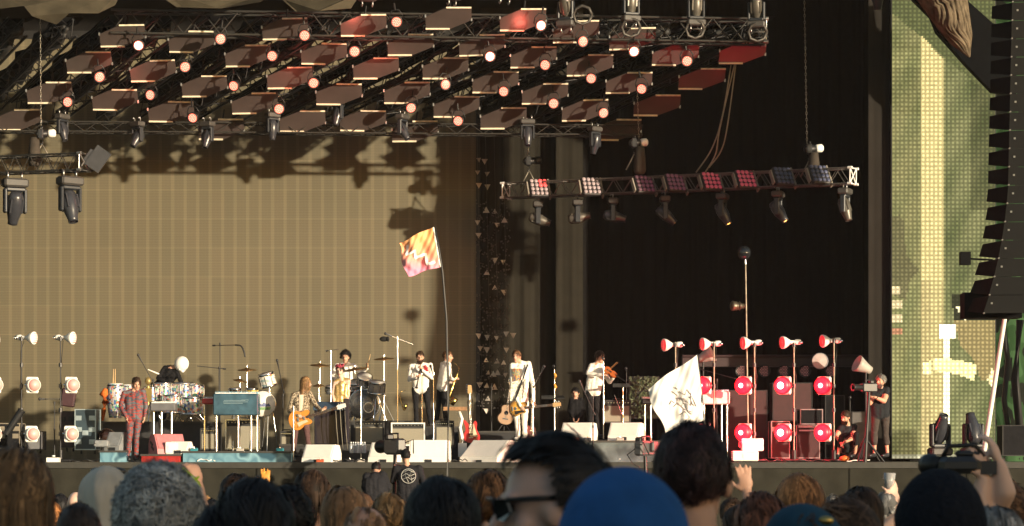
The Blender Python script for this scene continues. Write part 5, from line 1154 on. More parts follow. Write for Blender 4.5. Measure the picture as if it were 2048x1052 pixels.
def cymbal(px, py, Y, r, label, zb, tilt=.12):
    p = P(px, py, Y); t = thing('cymbal', label, 'cymbal', Vector((p.x, Y, zb)), 'cymbals'); R = Vector((math.sin(tilt), -.15, 1)); b = MB(); b.lathe([(0, .03), (.04, .028), (.06, .008), (r, -.02), (r, -.024), (0, .02)], p, R, 24); b.build('plate', mat_get('bronze', (.30, .20, .09), .35, .9), t)
    b = MB(); b.cyl(Vector((p.x, Y, zb)), p+Vector((0, 0, .08)), .012, n=7); b.cyl(p+Vector((0, 0, -.03)), p+Vector((0, 0, .05)), .02, n=8)
    for k in range(3): b.cyl(Vector((p.x, Y, zb+.45)), Vector((p.x+.22*math.cos(k*2.1), Y+.22*math.sin(k*2.1), zb)), .01, n=5)
    b.build('stand', m_steel, t)
ZD = P(0, 841, 54.6).z
t = drum(P(727, 808, 54.9), .33, .42, (.05, 1, 0), 'big transparent kick drum of the drummer in white', m_shell, mat('clear_head', (.55, .55, .55), .15, trans=.75))
b = MB(); b.lathe([(.10, -.01), (.12, -.02), (.12, .0), (.10, .0)], P(737, 815, 54.88), (0, 1, 0), 18); b.build('port_ring', m_lampw, t)
drum(P(728, 768, 55.0), .17, .2, (.1, -.5, .8), 'clear tom drum above the right of the transparent kick drum', m_shell, m_head, stand_z=ZD)
drum(P(712, 778, 55.2), .16, .18, (-.1, -.4, .85), 'clear tom drum above the left of the transparent kick drum', m_shell, m_head, stand_z=ZD)
drum(P(752, 786, 54.8), .2, .26, (.1, -.2, .95), 'clear floor tom at the right side of the transparent kit', m_shell, m_head, stand_z=ZD)
drum(P(668, 786, 55.1), .19, .16, (0, -.2, 1), 'snare drum behind the guitar neck at the left of the clear kit', m_shell, m_head, stand_z=ZD)
cymbal(640, 729, 55.2, .24, 'wide bronze cymbal left of the drummer in white', ZD, .05); cymbal(768, 716, 55, .24, 'bronze cymbal right of the drummer in white', ZD, -.05); cymbal(710, 737, 55.3, .3, 'dark cymbal in front of the chest of the drummer in white', ZD, -.15); cymbal(638, 770, 55.0, .16, 'pair of hi-hat cymbals at the left of the clear kit', ZD, 0)
cymbal(494, 738, 54.6, .22, 'thin cymbal above the small white kick drum', FL, 0); cymbal(480, 760, 54.4, .16, 'small cymbal behind the blue keyboard', FL, .2)
t = drum(P(526, 808, 52.0), .27, .35, (-.25, 1, 0), 'white kick drum with a painted landscape on its head beside the blue keyboard', m_spark, m_head)
b = MB(); c = P(528, 811, 51.985)
b.prism([(-.15, -.03), (-.1, .05), (-.04, .02), (.0, .07), (.06, .02), (.1, .05), (.15, -.02)][::-1], .006, c, Rz(.245)); b.build('painted_hills', mat('hill_paint', (.10, .12, .25), .6, var=.5, scale=20), t)
b = MB(); b.prism([(-.15, -.04), (.15, -.03), (.13, -.09), (-.13, -.10)][::-1], .008, c, Rz(.245)); b.build('painted_field', mat('field_paint', (.12, .25, .10), .6, var=.6, scale=25), t)
drum(P(538, 772, 53.2), .17, .28, (-.25, -.2, 1), 'tilted white and orange tom drum above the white kick drum', ramp_mat('tom_finish', [(.5, .25, .1), (.7, .68, .62), (.3, .4, .4)], 3, .3, stretch=(.2, .2, 3)), m_head, stand_z=FL)
drum(P(470, 786, 53.4), .14, .1, (0, -.1, 1), 'small chrome timbale with red rim behind the blue keyboard, left one', m_steel, m_head, stand_z=FL); drum(P(504, 786, 53.4), .14, .1, (0, -.1, 1), 'small yellow and red timbale behind the blue keyboard, right one', mat('timbale_yellow', (.55, .4, .1), .3), m_head, stand_z=FL)
zp = P(0, 843, 54.4).z
def conga(px, py, Y, label, w=1, hh=.75):
    p = P(px, py, Y); t = thing('conga_drum', label, 'drum', Vector((p.x, Y, p.z-hh)), 'sparkling conga drums'); b = MB()
    b.lathe([(.125*w, -hh), (.13*w, -hh+.05), (.165*w, -hh*.55), (.18*w, -hh*.35), (.165*w, -.08), (.15*w, 0)], p, n=24); b.build('shell', m_spark, t)
    b = MB(); b.lathe([(0, .012), (.14*w, .012), (.15*w, 0)], p, n=24); b.build('head', m_head, t); b = MB(); b.lathe([(.15*w, -.05), (.165*w, -.05), (.165*w, -.02), (.15*w, -.02)], p, n=24); b.build('hoop', m_steel, t)
conga(231, 768, 53.8, 'glittering conga drum left of the man in the suit', 1.15, .75); conga(256, 770, 54.2, 'glittering conga drum half hidden behind the man in the suit', 1.0, .7)
for i, (px, py, r, h) in enumerate([(325, 766, .26, .38), (364, 766, .28, .42), (388, 770, .22, .5), (345, 790, .25, .4), (383, 795, .26, .38), (302, 775, .16, .3)]):
    p = P(px, py+h*88, 54.5+.1*(i < 3)-.3*(i > 2)); drum(p, r, h, (0, -.05, 1), 'large glittering drum below the bent drummer, %s of the sparkling set' % nth(i), m_spark, m_head, stand_z=zp if p.z > zp+.1 else FL, group='sparkling drums of the bent drummer')
b = MB(); p = P(210, 800, 53.4)
b.tube([p+Vector((.02, 0, .25)), p+Vector((-.03, 0, .12)), p+Vector((.01, 0, -.05)), p+Vector((-.02, 0, -.2)), p+Vector((-.05, 0, -.45))], [.04, .1, .09, .05, .03], 9); tag(b.build('scarf', mat('orange_cloth', (.62, .14, .03), .8, var=.3, bump=.4)), 'orange scarf tied to the left side of the glittering conga', 'scarf')
for s in (0, 1):
    b = MB(); b.cyl(P(226+s*4, 768, 53.7), P(227+s*3.5, 738, 53.7), .011, .008, 7); tag(b.build('drumstick', mat_get('stick_wood', (.5, .33, .16), .6)), 'wooden drumstick upright on the glittering conga, %s of two' % ('left' if s == 0 else 'right'), 'drumstick')
b = MB(); b.cyl(P(733, 740, 55.62), P(741, 708, 55.6), .011, .007, 7); tag(b.build('drumstick', bpy.data.materials['stick_wood']), 'wooden drumstick raised by the drummer in white', 'drumstick')
b = MB(); b.cyl(P(318, 748, 54.9), P(296, 739, 54.8), .018, .01, 7); tag(b.build('mallet', m_lampw), 'white mallet held out by the bent drummer', 'mallet')
b = MB(); b.ell(P(296, 762, 54), (.07, .05, .09)); b.cyl(P(296, 772, 54), P(296, 810, 54), .05, .035, 10); b.box(P(296, 790, 53.96), (.16, .03, .3)); tag(b.build('tassel_drum', mat_get('gold_dull', (.30, .22, .08), .4, .5)), 'small gold and white percussion piece behind the shoulder of the man in the suit', 'percussion')
# ---------------------------------------------------------------- guitars
def guitar(body, head, Y, label, kind='electric', m=None, up=(0, -1, 0), dy=0, name='electric_guitar', pick=None, cat='guitar', nrm=(0, -1, .1), face=None, k=None):
    a = P(body[0], body[1], Y); b_ = P(head[0], head[1], Y-dy); d = (b_-a); L = d.length; s = k or (L/.84); t = thing(name, label, cat, a)
    x = d.normalized(); y = -Vector(nrm).normalized(); y = (y-x*y.dot(x)).normalized(); z = x.cross(y); M = Matrix((x, y, z)).transposed().to_4x4() @ Matrix.Scale(s, 4); M.translation = a
    if kind == 'semi': out = [(-.25, 0), (-.235, .09), (-.18, .165), (-.10, .195), (-.03, .165), (.03, .125), (.09, .14), (.16, .14), (.19, .10), (.17, .06), (.13, .03), (.13, -.03), (.17, -.06), (.19, -.10), (.16, -.14), (.09, -.14), (.03, -.125), (-.03, -.165), (-.10, -.195), (-.18, -.165), (-.235, -.09)]; th = .05
    elif kind == 'single': out = [(-.22, 0), (-.21, .08), (-.16, .15), (-.08, .17), (-.01, .14), (.05, .115), (.11, .13), (.17, .12), (.19, .07), (.16, .03), (.13, .02), (.13, -.05), (.15, -.08), (.12, -.11), (.05, -.105), (-.01, -.13), (-.08, -.17), (-.16, -.15), (-.21, -.08)]; th = .045
    elif kind == 'bass': out = [(-.24, .02), (-.2, .12), (-.12, .16), (-.03, .13), (.03, .10), (.12, .12), (.20, .15), (.23, .12), (.17, .07), (.13, .03), (.13, -.04), (.19, -.07), (.2, -.1), (.14, -.13), (.05, -.11), (-.02, -.13), (-.1, -.18), (-.2, -.16), (-.25, -.08)]; th = .04
    else: out = [(-.26, 0), (-.25, .09), (-.20, .17), (-.12, .2), (-.05, .18), (.01, .13), (.06, .12), (.12, .14), (.18, .13), (.22, .07), (.225, 0)]; out = out+[(x_, -z_) for x_, z_ in out[-2:0:-1]]; th = .1
    # smooth the outline
    for _ in range(2):
        n = len(out); out = [q for i in range(n) for q in ((out[i][0]*.75+out[(i+1) % n][0]*.25, out[i][1]*.75+out[(i+1) % n][1]*.25), (out[i][0]*.25+out[(i+1) % n][0]*.75, out[i][1]*.25+out[(i+1) % n][1]*.75))]
    area = sum(out[i][0]*out[(i+1) % len(out)][1]-out[(i+1) % len(out)][0]*out[i][1] for i in range(len(out)))
    if area > 0: out = out[::-1]
    b = MB(M); b.prism([(q[0]*.97, q[1]*.97) for q in out], th); b.prism(out, th*.7); b.build('body', m, t)
    b = MB(M); b.bbox((.42, -.03, 0), (.62, .025, .052), .008); nk = b.build('neck', mat_get('rosewood', (.09, .05, .03), .5) if kind != 'bass' else mat_get('bass_neck', (.10, .07, .05), .5), t)
    b = MB(M)
    for i in range(14): b.box((.16+.55*(1-.944**(i*2.2)), -.045, 0), (.004, .004, .05))
    b.build('fret', m_steel, nk)
    b = MB(M); b.prism([(.72, -.03), (.72, .03), (.76, .045), (.90, .035), (.90, -.035), (.76, -.045)], .02, (0, -.022, 0)); hd = b.build('headstock', face or mat_get('maple', (.48, .30, .14), .4), t)
    for i in range(3 if kind != 'bass' else 4):
        for sg in ((-1, 1) if kind != 'bass' else (1,)): b = MB(M); q = Vector((.77+.045*i, -.02, sg*.045)); b.cyl(q, q+Vector((0, 0, sg*.03)), .01, n=6); b.build('tuner', m_steel, hd)
    b = MB(M)
    for i in range(5): b.cyl((-.12, -.055, -.018+.009*i), (.74, -.045, -.013+.0065*i), .0012, n=3, caps=False)
    b.build('strings', m_steel, t)
    if kind in ('acoustic',):
        b = MB(M); b.lathe([(0, .0), (.052, .0), (.052, .003)], (.03, -.054, 0), (0, -1, 0), 20); b.build('sound_hole', m_black, t); b = MB(M); b.box((-.12, -.056, 0), (.03, .012, .14)); b.build('bridge', m_blackm, t)
    else:
        for xx in (.06, -.06): b = MB(M); b.bbox((xx, -.032-.0, 0), (.035, .02, .075), .004); b.build('pickup', m_steel if kind != 'bass' else m_blackm, t)
        b = MB(M); b.bbox((-.13, -.034, 0), (.02, .02, .09), .004); b.build('bridge', m_steel, t)
        for q in ((-.14, -.1), (-.09, -.13), (-.17, -.07)): b = MB(M); b.cyl((q[0], -.02, q[1]), (q[0], -.045, q[1]), .012, n=8); b.build('knob', mat_get('gold_metal', (.5, .36, .12), .3, 1), t)
        b = MB(M); b.prism([(-.1, -.05), (.1, -.045), (.12, -.09), (.02, -.10), (-.08, -.13)] if kind != 'bass' else [(-.12, -.13), (-.1, .02), (.12, .04), (.14, -.06), (.05, -.08)], .006, (0, -th/2-.004, 0)); b.build('pickguard', pick or m_blackm, t)
    return t
m_orange = mat('orange_lacquer', (.62, .24, .04), .2, var=.12, scale=4)
def sunburst():
    m = bpy.data.materials.new('sunburst_lacquer'); m.use_nodes = True; t = m.node_tree; b = t.nodes['Principled BSDF']; b.inputs['Roughness'].default_value = .2; N = t.nodes.new; L = t.links.new
    tc = N('ShaderNodeTexCoord'); ln = N('ShaderNodeVectorMath'); ln.operation = 'LENGTH'; L(tc.outputs['Object'], ln.inputs[0]); cr = N('ShaderNodeValToRGB')
    cr.color_ramp.elements[0].position = .07; cr.color_ramp.elements[0].color = (.75, .38, .05, 1); cr.color_ramp.elements[1].position = .2; cr.color_ramp.elements[1].color = (.06, .025, .01, 1); L(ln.outputs['Value'], cr.inputs[0]); L(cr.outputs[0], b.inputs['Base Color']); return m
guitar((603, 838), (683, 813), 51.4-.2, 'orange semi hollow guitar held by the long haired guitarist', 'semi', m_orange, dy=.15, k=1.12, pick=mat_get('cream_plastic', (.6, .5, .35), .4), face=m_lampw)
guitar((1038, 817), (1117, 809), 51.2-.22, 'sunburst electric guitar held by the singer in the white suit', 'single', sunburst(), dy=.15, k=1.0)
b = MB(); b.tube([P(1055, 729, 51.2-.12), P(1045, 760, 51.2-.17), P(1030, 800, 51.2-.2)], .018, 5); tag(b.build('guitar_strap', m_blackm), 'dark guitar strap across the chest of the singer', 'strap')
guitar((942, 862), (940, 790), 53.2, 'red electric bass guitar standing upright behind the white wedge speaker', 'bass', m_red, k=1.12, name='bass_guitar', pick=mat_get('cream_plastic', (.6, .5, .35), .4), nrm=(0, -1, 0))
guitar((1011, 828), (1022, 762), 53.9, 'natural wood acoustic guitar leaning on a stand behind the singer', 'acoustic', mat('spruce', (.22, .11, .04), .5, var=.1), k=.9, name='acoustic_guitar', nrm=(.3, -1, .1))
guitar((1062, 866), (1065, 800), 51.8, 'dark red guitar with a pale edge leaning behind the singer legs', 'single', mat('maroon_lacquer', (.16, .02, .02), .25), k=.85, nrm=(.2, -1, 0))
b = MB(); 
for k in range(3): b.cyl(P(942, 862, 53.3), P(942+[-14, 14, 2][k], 888, 53.2+[0, 0, .35][k]), .012, n=5)
b.cyl(P(938, 885, 53.35), P(938, 770, 53.4), .012, n=6); b.tube([P(933, 770, 53.3), P(938, 768, 53.4), P(944, 770, 53.3)], .015, 5); tag(b.build('guitar_stand', m_blackm), 'black stand holding the red bass guitar', 'guitar stand')
b = MB(); 
for k in range(3): b.cyl(P(1008, 845, 54), P(1008+[-12, 12, 0][k], 862, 53.9+[0, 0, .3][k]), .012, n=5)
b.cyl(P(1008, 860, 54), P(1010, 800, 54.05), .012, n=6); tag(b.build('guitar_stand', m_blackm), 'black stand holding the acoustic guitar behind the singer', 'guitar stand')
# violin
a, h_ = P(1208, 737, 52.5-.3), P(1247, 762, 52.5-.42); d = h_-a; t = thing('violin', 'reddish brown violin under the chin of the violinist', 'violin', a)
x = d.normalized(); nn = Vector((.15, -.75, .6)); y = -(nn-x*nn.dot(x)).normalized(); z = x.cross(y); M = Matrix((x, y, z)).transposed().to_4x4(); M.translation = a
b = MB(M); out = [(0, 0), (.01, .07), (.06, .10), (.12, .09), (.15, .06), (.19, .058), (.21, .08), (.26, .08), (.31, .06), (.33, 0)]; out = out+[(q[0], -q[1]) for q in out[-2:0:-1]]; b.prism([(q[0]*.95, q[1]*.95) for q in out][::-1], .05); b.prism(out[::-1], .03); b.build('body', mat('violin_varnish', (.34, .09, .025), .25, var=.2), t)
b = MB(M); b.box((.42, -.02, 0), (.28, .02, .026)); b.ell((.57, -.02, 0), (.028, .02, .018), nu=8, nv=6); b.box((.13, -.03, 0), (.12, .012, .03)); b.build('neck', m_blackm, t)
b = MB(); b.cyl(P(1204, 752, 52.5-.55), P(1234, 724, 52.5-.62), .006, n=5); b.cyl(P(1206, 753, 52.5-.56), P(1236, 725, 52.5-.63), .003, n=4); tag(b.build('violin_bow', mat_get('bow_wood', (.3, .15, .06), .4)), 'thin violin bow held by the violinist', 'bow')
# bottles, pedals, cables
for i in range(7):
    t = thing('water_bottle', 'clear water bottle at the foot of the clear drum kit, %s from the left' % nth(i), 'bottle', P(702+i*4.6, 903+(i % 2)*2, 51.2), 'water bottles'); p = P(702+i*4.6, 906, 51.2+.08*(i % 3)); b = MB(); b.lathe([(0, 0), (.032, 0), (.034, .02), (.034, .14), (.03, .17), (.012, .2), (.012, .22)], p, n=10); b.build('body', mat_get('bottle_plastic', (.7, .75, .8), .1, trans=.6), t); b = MB(); b.lathe([(.014, .21), (.014, .235), (0, .235)], p, n=8); b.build('cap', m_white, t)
rnd = random.Random(9)
for i, (px, Y) in enumerate([(388, 50.42), (640, 50.2), (700, 50.5), (722, 50.4), (560, 50.6), (1150, 51.1), (1175, 51.05), (1240, 51.1), (1085, 51.3), (890, 50.4), (990, 54), (480, 50.5)]):
    z = P(0, 902, 50.35).z if px in (388, 480, 560) else P(0, 881, 51).z if px > 1080 else FL
    t = thing('effects_pedal', 'small effects pedal on the stage, %s from the left' % nth(i), 'pedal', (P(px, 0, Y).x, Y, z), 'effects pedals'); c = Vector((P(px, 0, Y).x, Y, z+.03)); b = MB(); b.bbox(c, (.16, .1, .06), .01, Rx(.15)); b.build('housing', mat_get('pedal_%d' % (i % 4), [(.03, .2, .25), (.4, .08, .03), (.06, .06, .07), (.35, .33, .3)][i % 4], .4), t); b = MB(); b.cyl(c+Vector((0, -.01, .02)), c+Vector((0, -.01, .055)), .013, n=8); b.build('switch', m_steel, t)
for i, (x0, x1) in enumerate([(150, 205), (395, 430), (640, 700), (690, 735), (800, 820), (905, 935), (1060, 1120), (1180, 1240), (1530, 1580), (1590, 1660), (1675, 1740)]):
    Y = 50.3+rnd.random()*.3; z0 = FL+.015
    if 1050 < x0 < 1300: Y = 51.02
    pts = [Vector((P(x0+(x1-x0)*k/6, 0, Y).x, Y+rnd.uniform(-.05, .05), z0+rnd.uniform(0, .05))) for k in range(7)]
    cable(pts, .011, 'stage_cable', 'loose cable lying along the stage edge, %s from the left' % (nth(i)), 'cable', [m_cable, m_lampw, m_cable][i % 3])
b = MB()
for k in range(14):
    a = k/13*6.28; q = P(1703, 905, 50.6)
b.tube([P(1688, 880, 50.7), P(1705, 868, 50.7), P(1712, 890, 50.6), P(1698, 912, 50.6), P(1682, 905, 50.7), P(1690, 880, 50.7), P(1708, 876, 50.6), P(1704, 908, 50.6)], .008, 5); tag(b.build('coiled_cable', m_cable), 'thin black cable hanging in loops in front of the crouching man', 'cable')
b = MB(); b.ell(P(1689, 917, 50.35), (.1, .08, .06)); b.ell(P(1684, 917, 50.35), (.05, .05, .05)); tag(b.build('connector', mat_get('orange_plastic', (.6, .15, .03), .4)), 'orange connector lying at the stage edge below the crouching man', 'connector')
# broadcast cameras
def tvcam(p, s, label, yaw=0, k=1.0, col=m_dkplastic, stand=None):
    t = thing('television_camera', label, 'camera', stand or p); M = Matrix.Translation(p) @ Matrix.Rotation(yaw, 4, 'Z') @ Matrix.Scale(k, 4)
    b = MB(M); b.bbox((0, 0, 0), (.16, .45, .24), .03); b.bbox((.12, .1, .03), (.08, .2, .16), .02); b.build('body', col, t)
    b = MB(M); b.lathe([(.05, .2), (.075, .25), (.08, .42), (.1, .46), (.1, .5), (.07, .49)], (0, 0, 0), (0, 1, 0), 16); b.build('lens', m_blackm, t)
    b = MB(M); b.bbox((-.1, .0, .14), (.12, .12, .09), .02); b.tube([(0, -.1, .12), (0, -.1, .19), (0, .12, .19), (0, .12, .12)], .014, 6); b.build('viewfinder', m_blackm, t)
    b = MB(M); b.tube([(-.05, -.2, .0), (-.15, -.3, -.1), (-.1, -.2, -.25), (.05, -.25, -.3)], .01, 5); b.tube([(.05, -.2, .05), (.15, -.3, .1), (.2, -.2, -.1)], .01, 5); b.build('wire', m_cable, t)
    if stand is not None:
        b = MB(); b.cyl(stand, p-Vector((0, 0, .12*k)), .045, .035, 10)
        for a in range(3): b.cyl(stand+Vector((0, 0, .5)), stand+Vector((.4*math.cos(a*2.1), .4*math.sin(a*2.1), 0)), .025, n=6)
        b.build('pedestal', m_blackm, t)
    return t
p = P(790, 893, 47.8); tvcam(p, 1, 'broadcast camera on a pedestal in the pit in front of the wedge speakers', .5, 1.35, stand=Vector((p.x-.05, p.y, groundz(48))))
p = P(1290, 897, 48.6); tvcam(p, 1, 'broadcast camera on a pedestal in front of the mirrored riser', -.6, 1.25, mat_get('greyish_camera', (.07, .07, .075), .5), stand=Vector((p.x+.1, p.y, groundz(48))))
p = P(1738, 775, 50.35); tvcam(p, 1, 'shoulder camera held by the cameraman at the grey curtain', 2.0, .8, stand=Vector((P(1730, 0, 50.35).x, 50.35, FL)))
b = MB(); g = groundz(47); b.bbox((P(780, 0, 47.2).x, 47.3, (g+.62+g)/2-.1), (2.2, 1.6, .5+.3), .03)
o = b.build('camera_platform', m_rise); tag(o, 'black platform carrying the pit camera crew', 'platform')
# pit camera crew stands on the platform
# dark gear at far left and far right
case(-5, 40, 846, 898, 51.8, 'cluttered dark rack at the left edge with blinking panels', m_black, mat_get('greybrown', (.2, .17, .13), .5), bars=4)
case(45, 82, 862, 900, 52.3, 'low grey crate behind the middle left lamp stand', mat_get('greycrate', (.14, .14, .15), .5), m_blackm, bars=0)
b = MB(); a, c = P(12, 868, 50.8), P(42, 823, 50.8); b.cyl(a, c, .075, n=14); b.cyl(c, c+(c-a).normalized()*.04, .085, n=14); tag(b.build('spot_tube', m_blackm), 'black tube shaped light leaning at the left edge', 'light')
b = MB(); b.bbox(P(137, 795, 52), (.3, .2, .4), .03, Ry(.15)); tag(b.build('small_speaker', mat_get('maroon_box', (.05, .02, .025), .5)), 'small dark maroon speaker behind the left lamp stand', 'speaker')
b = MB(); b.ell(P(213, 875, 51.9), (.2, .15, .2)); b.lathe([(.12, 0), (.17, .05), (.17, .08)], P(213, 875, 51.75), (0.2, -1, 0), 16); tag(b.build('round_case', mat_get('gloss_dark', (.03, .015, .012), .12)), 'round glossy dark drum case beside the blue flight case', 'case')
def floor_mover(px, Y, z, label, tilt, lens=None):
    mhead(px, 905-(z-ZC)/Y*FPX, Y, label, .3, tilt, m_mhd, lens, 1.15, up=True)
floor_mover(1946, 50.6, FL+.08, 'black moving head light with a red tip standing near the right stage edge', math.pi*.0+.35, m_rlens)
floor_mover(1880, 50.9, FL+.08, 'small black moving head on the stage floor in front of the side screen', -.5)
t = thing('side_pole', 'bright white slanting pole at the right edge below the loudspeakers', 'pole', P(1967, 918, 50.2)); b = MB(); b.cyl(P(1966, 920, 50.2), P(2012, 620, 49.6), .05, .045, 10); b.build('tube', m_lampw, t); b = MB(); b.cyl(P(1964, 925, 50.2), P(1968, 912, 50.2), .08); b.build('foot', m_blackm, t)
case(2005, 2060, 850, 912, 51, 'dark equipment case with a clear bottle at the far right stage edge', m_black, m_blackm, bars=0)
b = MB(); b.tube([P(2006, 650, 51.6), P(2016, 720, 51.6), P(2008, 800, 51.6), P(2020, 880, 51.6)], .06, 6); b.tube([P(2040, 640, 51.4), P(2030, 760, 51.4), P(2042, 880, 51.4)], .09, 6); tag(b.build('cable_bundle', m_cable), 'thick bundle of black cables hanging below the loudspeakers at the right edge', 'cable')
# row of LED pars low in the dark back of the stage
t0 = None
for i, px in enumerate([1483, 1529, 1568, 1610, 1662]):
    p = P(px, 742, 56.5)
    if t0 is None:
        t0 = thing('back_lamp', 'x', 'lamp', (0, 0, 0), 'round honeycomb lamps in the dark back'); b = MB(); b.lathe([(0, .12), (.12, .12), (.15, 0), (.14, 0), (.13, .02), (0, .02)], ax=(.3, 1, 0), n=16); b.build('housing', m_blackm, t0); b = MB()
        for u in range(-3, 4):
            for v in range(-3, 4):
                if u*u+v*v < 11: b.ell((u*.036+(v % 2)*.018, 0, v*.034), (.012, .006, .012), nu=5, nv=3)
        b.build('lens', mat_get('dim_pink_led', (.3, .15, .15), .4, emis=(1, .35, .3), es=.12), t0); o = t0
    else: o = copy_tree(t0)
    o.location = p; o['label'] = 'dim round honeycomb lamp in the dark back, %s from the left' % nth(i)
b = MB(); b.box((P(1560, 0, 57).x, 57, P(0, 723, 57).z), (4.6, .3, .25)); b.cyl(P(1365, 712, 56.8), P(1745, 712, 56.8), .03, n=8); tag(b.build('back_rail', mat_get('dark_rail', (.03, .012, .014), .6)), 'long dark rail carrying the dim honeycomb lamps', 'rail')
# plant picture
t = thing('foliage_panel', 'small panel of green leaves in the dark behind the violin', 'plant panel', P(1288, 830, 54.5)); b = MB(); rr = random.Random(2)
b.box(P(1288, 795, 54.6), (.7, .03, .95)); b.build('backing', m_blackm, t); b = MB()
for k in range(420):
    c = P(1288+rr.uniform(-28, 28), 793+rr.uniform(-40, 42), 54.55-rr.random()*.12); a = rr.uniform(0, 6.28); v = Vector((math.cos(a), rr.uniform(-.4, .4), math.sin(a)))*.045; s_ = Vector((-v.z, 0, v.x))*.35; b.add([c-v, c-s_, c+v, c+s_], [(0, 1, 2, 3)])
b.build('leaves', mat('leaf_green', (.035, .055, .02), .6, var=.6, scale=8), t)
# ---------------------------------------------------------------- flags
def flag(name, label, cols, Y, mfac, pole, seedv, extra=None, amp=.07):
    """cols: polygon corners TL, TR, BR, BL in photo pixels"""
    t = thing(name, label, 'flag', P(*pole[-1], Y)); b = MB(); nu, nv = 44, 36; vs = []; fs = []
    TL, TR, BR, BL = [Vector((q[0], q[1])) for q in cols]
    for j in range(nv+1):
        v = j/nv
        for i in range(nu+1):
            u = i/nu; e = (1-u); q = (TL*(1-u)+TR*u)*(1-v)+(BL*(1-u)+BR*u)*v
            q = q+Vector((3.5*e*math.sin(v*7+seedv), 3.2*math.sin(u*6.5+seedv)*e*1.2)); y = Y+amp*math.sin(u*9+v*4+seedv)*(.3+e)+amp*.5*math.sin(u*17-v*9+seedv*2)*(.2+e)+amp*.22*math.sin(u*31+v*23)
            vs.append(P(q.x, q.y, y))
    for j in range(nv):
        for i in range(nu): fs.append((j*(nu+1)+i, j*(nu+1)+i+1, (j+1)*(nu+1)+i+1, (j+1)*(nu+1)+i)[::-1])
    b.add(vs, fs, True); cl = b.build('cloth', mfac, t)
    b = MB(); b.tube([P(x, y, Y+.02) for x, y in pole], .008*Y/20+.004, 6); b.build('pole', mat_get('flag_pole', (.02, .02, .02), .5), t)
    return t, lambda u, v, o=.012: (lambda q, e: P(q.x+3.5*e*math.sin(v*7+seedv), q.y+3.2*math.sin(u*6.5+seedv)*e*1.2, Y+amp*math.sin(u*9+v*4+seedv)*(.3+e)+amp*.5*math.sin(u*17-v*9+seedv*2)*(.2+e)+amp*.22*math.sin(u*31+v*23)-o))((TL*(1-u)+TR*u)*(1-v)+(BL*(1-u)+BR*u)*v, 1-u)
def flagmat():
    m = bpy.data.materials.new('orange_pink_flag'); m.use_nodes = True; t = m.node_tree; b = t.nodes['Principled BSDF']; N = t.nodes.new; L = t.links.new; b.inputs['Roughness'].default_value = .6
    tc = N('ShaderNodeTexCoord'); sp = N('ShaderNodeSeparateXYZ'); L(tc.outputs['Object'], sp.inputs[0]); mr = N('ShaderNodeMapRange'); L(sp.outputs[2], mr.inputs[0]); mr.inputs[1].default_value = FLG[0]; mr.inputs[2].default_value = FLG[1]
    cr = N('ShaderNodeValToRGB'); e = cr.color_ramp.elements; e[0].position = .12; e[0].color = (.78, .24, .38, 1); e[1].position = .85; e[1].color = (.78, .40, .15, 1); n = e.new(.42); n.color = (.78, .31, .20, 1); L(mr.outputs[0], cr.inputs[0]); L(cr.outputs[0], b.inputs['Base Color']); return m
YF = 30.0
z0 = P(0, 952, YF).z; z0 = P(0, 1060, YF).z; FLG = (P(0, 552, YF).z-z0, P(0, 458, YF).z-z0)
t, S_ = flag('orange_flag', 'orange and pink flag with a white zigzag line on a tall thin pole', [(797, 484), (868, 454), (882, 534), (814, 551)], YF, flagmat(), [(869, 453), (878, 500), (885, 545), (893, 640), (897, 800), (895, 952), (893, 1060)], .6, amp=.03)
b = MB(); zz = [(.18, .12), (.14, .38), (.38, .40), (.38, .60), (.66, .60), (.62, .86), (.86, .84)]
pts = []
for i in range(len(zz)-1):
    for s in range(8): f = s/8; pts.append((zz[i][0]*(1-f)+zz[i+1][0]*f, zz[i][1]*(1-f)+zz[i+1][1]*f))
pts.append(zz[-1]); vs = []; fs = []
for i, (u, v) in enumerate(pts):
    a = Vector(pts[min(i+1, len(pts)-1)])-Vector(pts[max(i-1, 0)]); n_ = Vector((-a.y, a.x)).normalized()*.035; vs += [S_(u-n_.x, v-n_.y), S_(u+n_.x, v+n_.y)]
for i in range(len(pts)-1): fs.append((2*i, 2*i+1, 2*i+3, 2*i+2))
b.add(vs, fs); b.build('zigzag', m_white, t)
b = MB(); b.add([S_(1.0, k/12, .004) if s else S_(.965, k/12, .004) for k in range(13) for s in (0, 1)], [(2*k, 2*k+1, 2*k+3, 2*k+2) for k in range(12)]); b.build('sleeve', m_white, t)
t, S_ = flag('white_flag', 'white flag with a dark line drawing in front of the pale keyboard', [(1294, 776), (1394, 710), (1410, 840), (1330, 862)], 24.0, mat('white_flag_cloth', (.80, .77, .74), .7, var=.02), [(1394, 708), (1402, 780), (1410, 860), (1416, 980), (1420, 1080)], 2.1, amp=.022)
b = MB()
for k, ln in enumerate([[(.42, .35), (.5, .45), (.46, .6), (.55, .72), (.5, .85)], [(.46, .5), (.62, .55), (.72, .7), (.78, .5)], [(.35, .62), (.46, .58), (.55, .72), (.7, .8)], [(.55, .4), (.66, .5), (.72, .42), (.8, .62), (.84, .75)], [(.42, .8), (.55, .76), (.64, .88), (.52, .93)], [(.58, .62), (.66, .66), (.62, .78), (.7, .84)], [(.3, .55), (.36, .5), (.4, .57)], [(.5, .3), (.54, .36)], [(.5, .55), (.57, .5), (.6, .6), (.52, .66)], [(.74, .55), (.76, .68), (.8, .72)]]):
    q = [S_(u, v, .01) for u, v in ln]; b.tube(q, .004, 4)
b.build('drawing', mat_get('drawing_ink', (.34, .27, .27), .8), t)
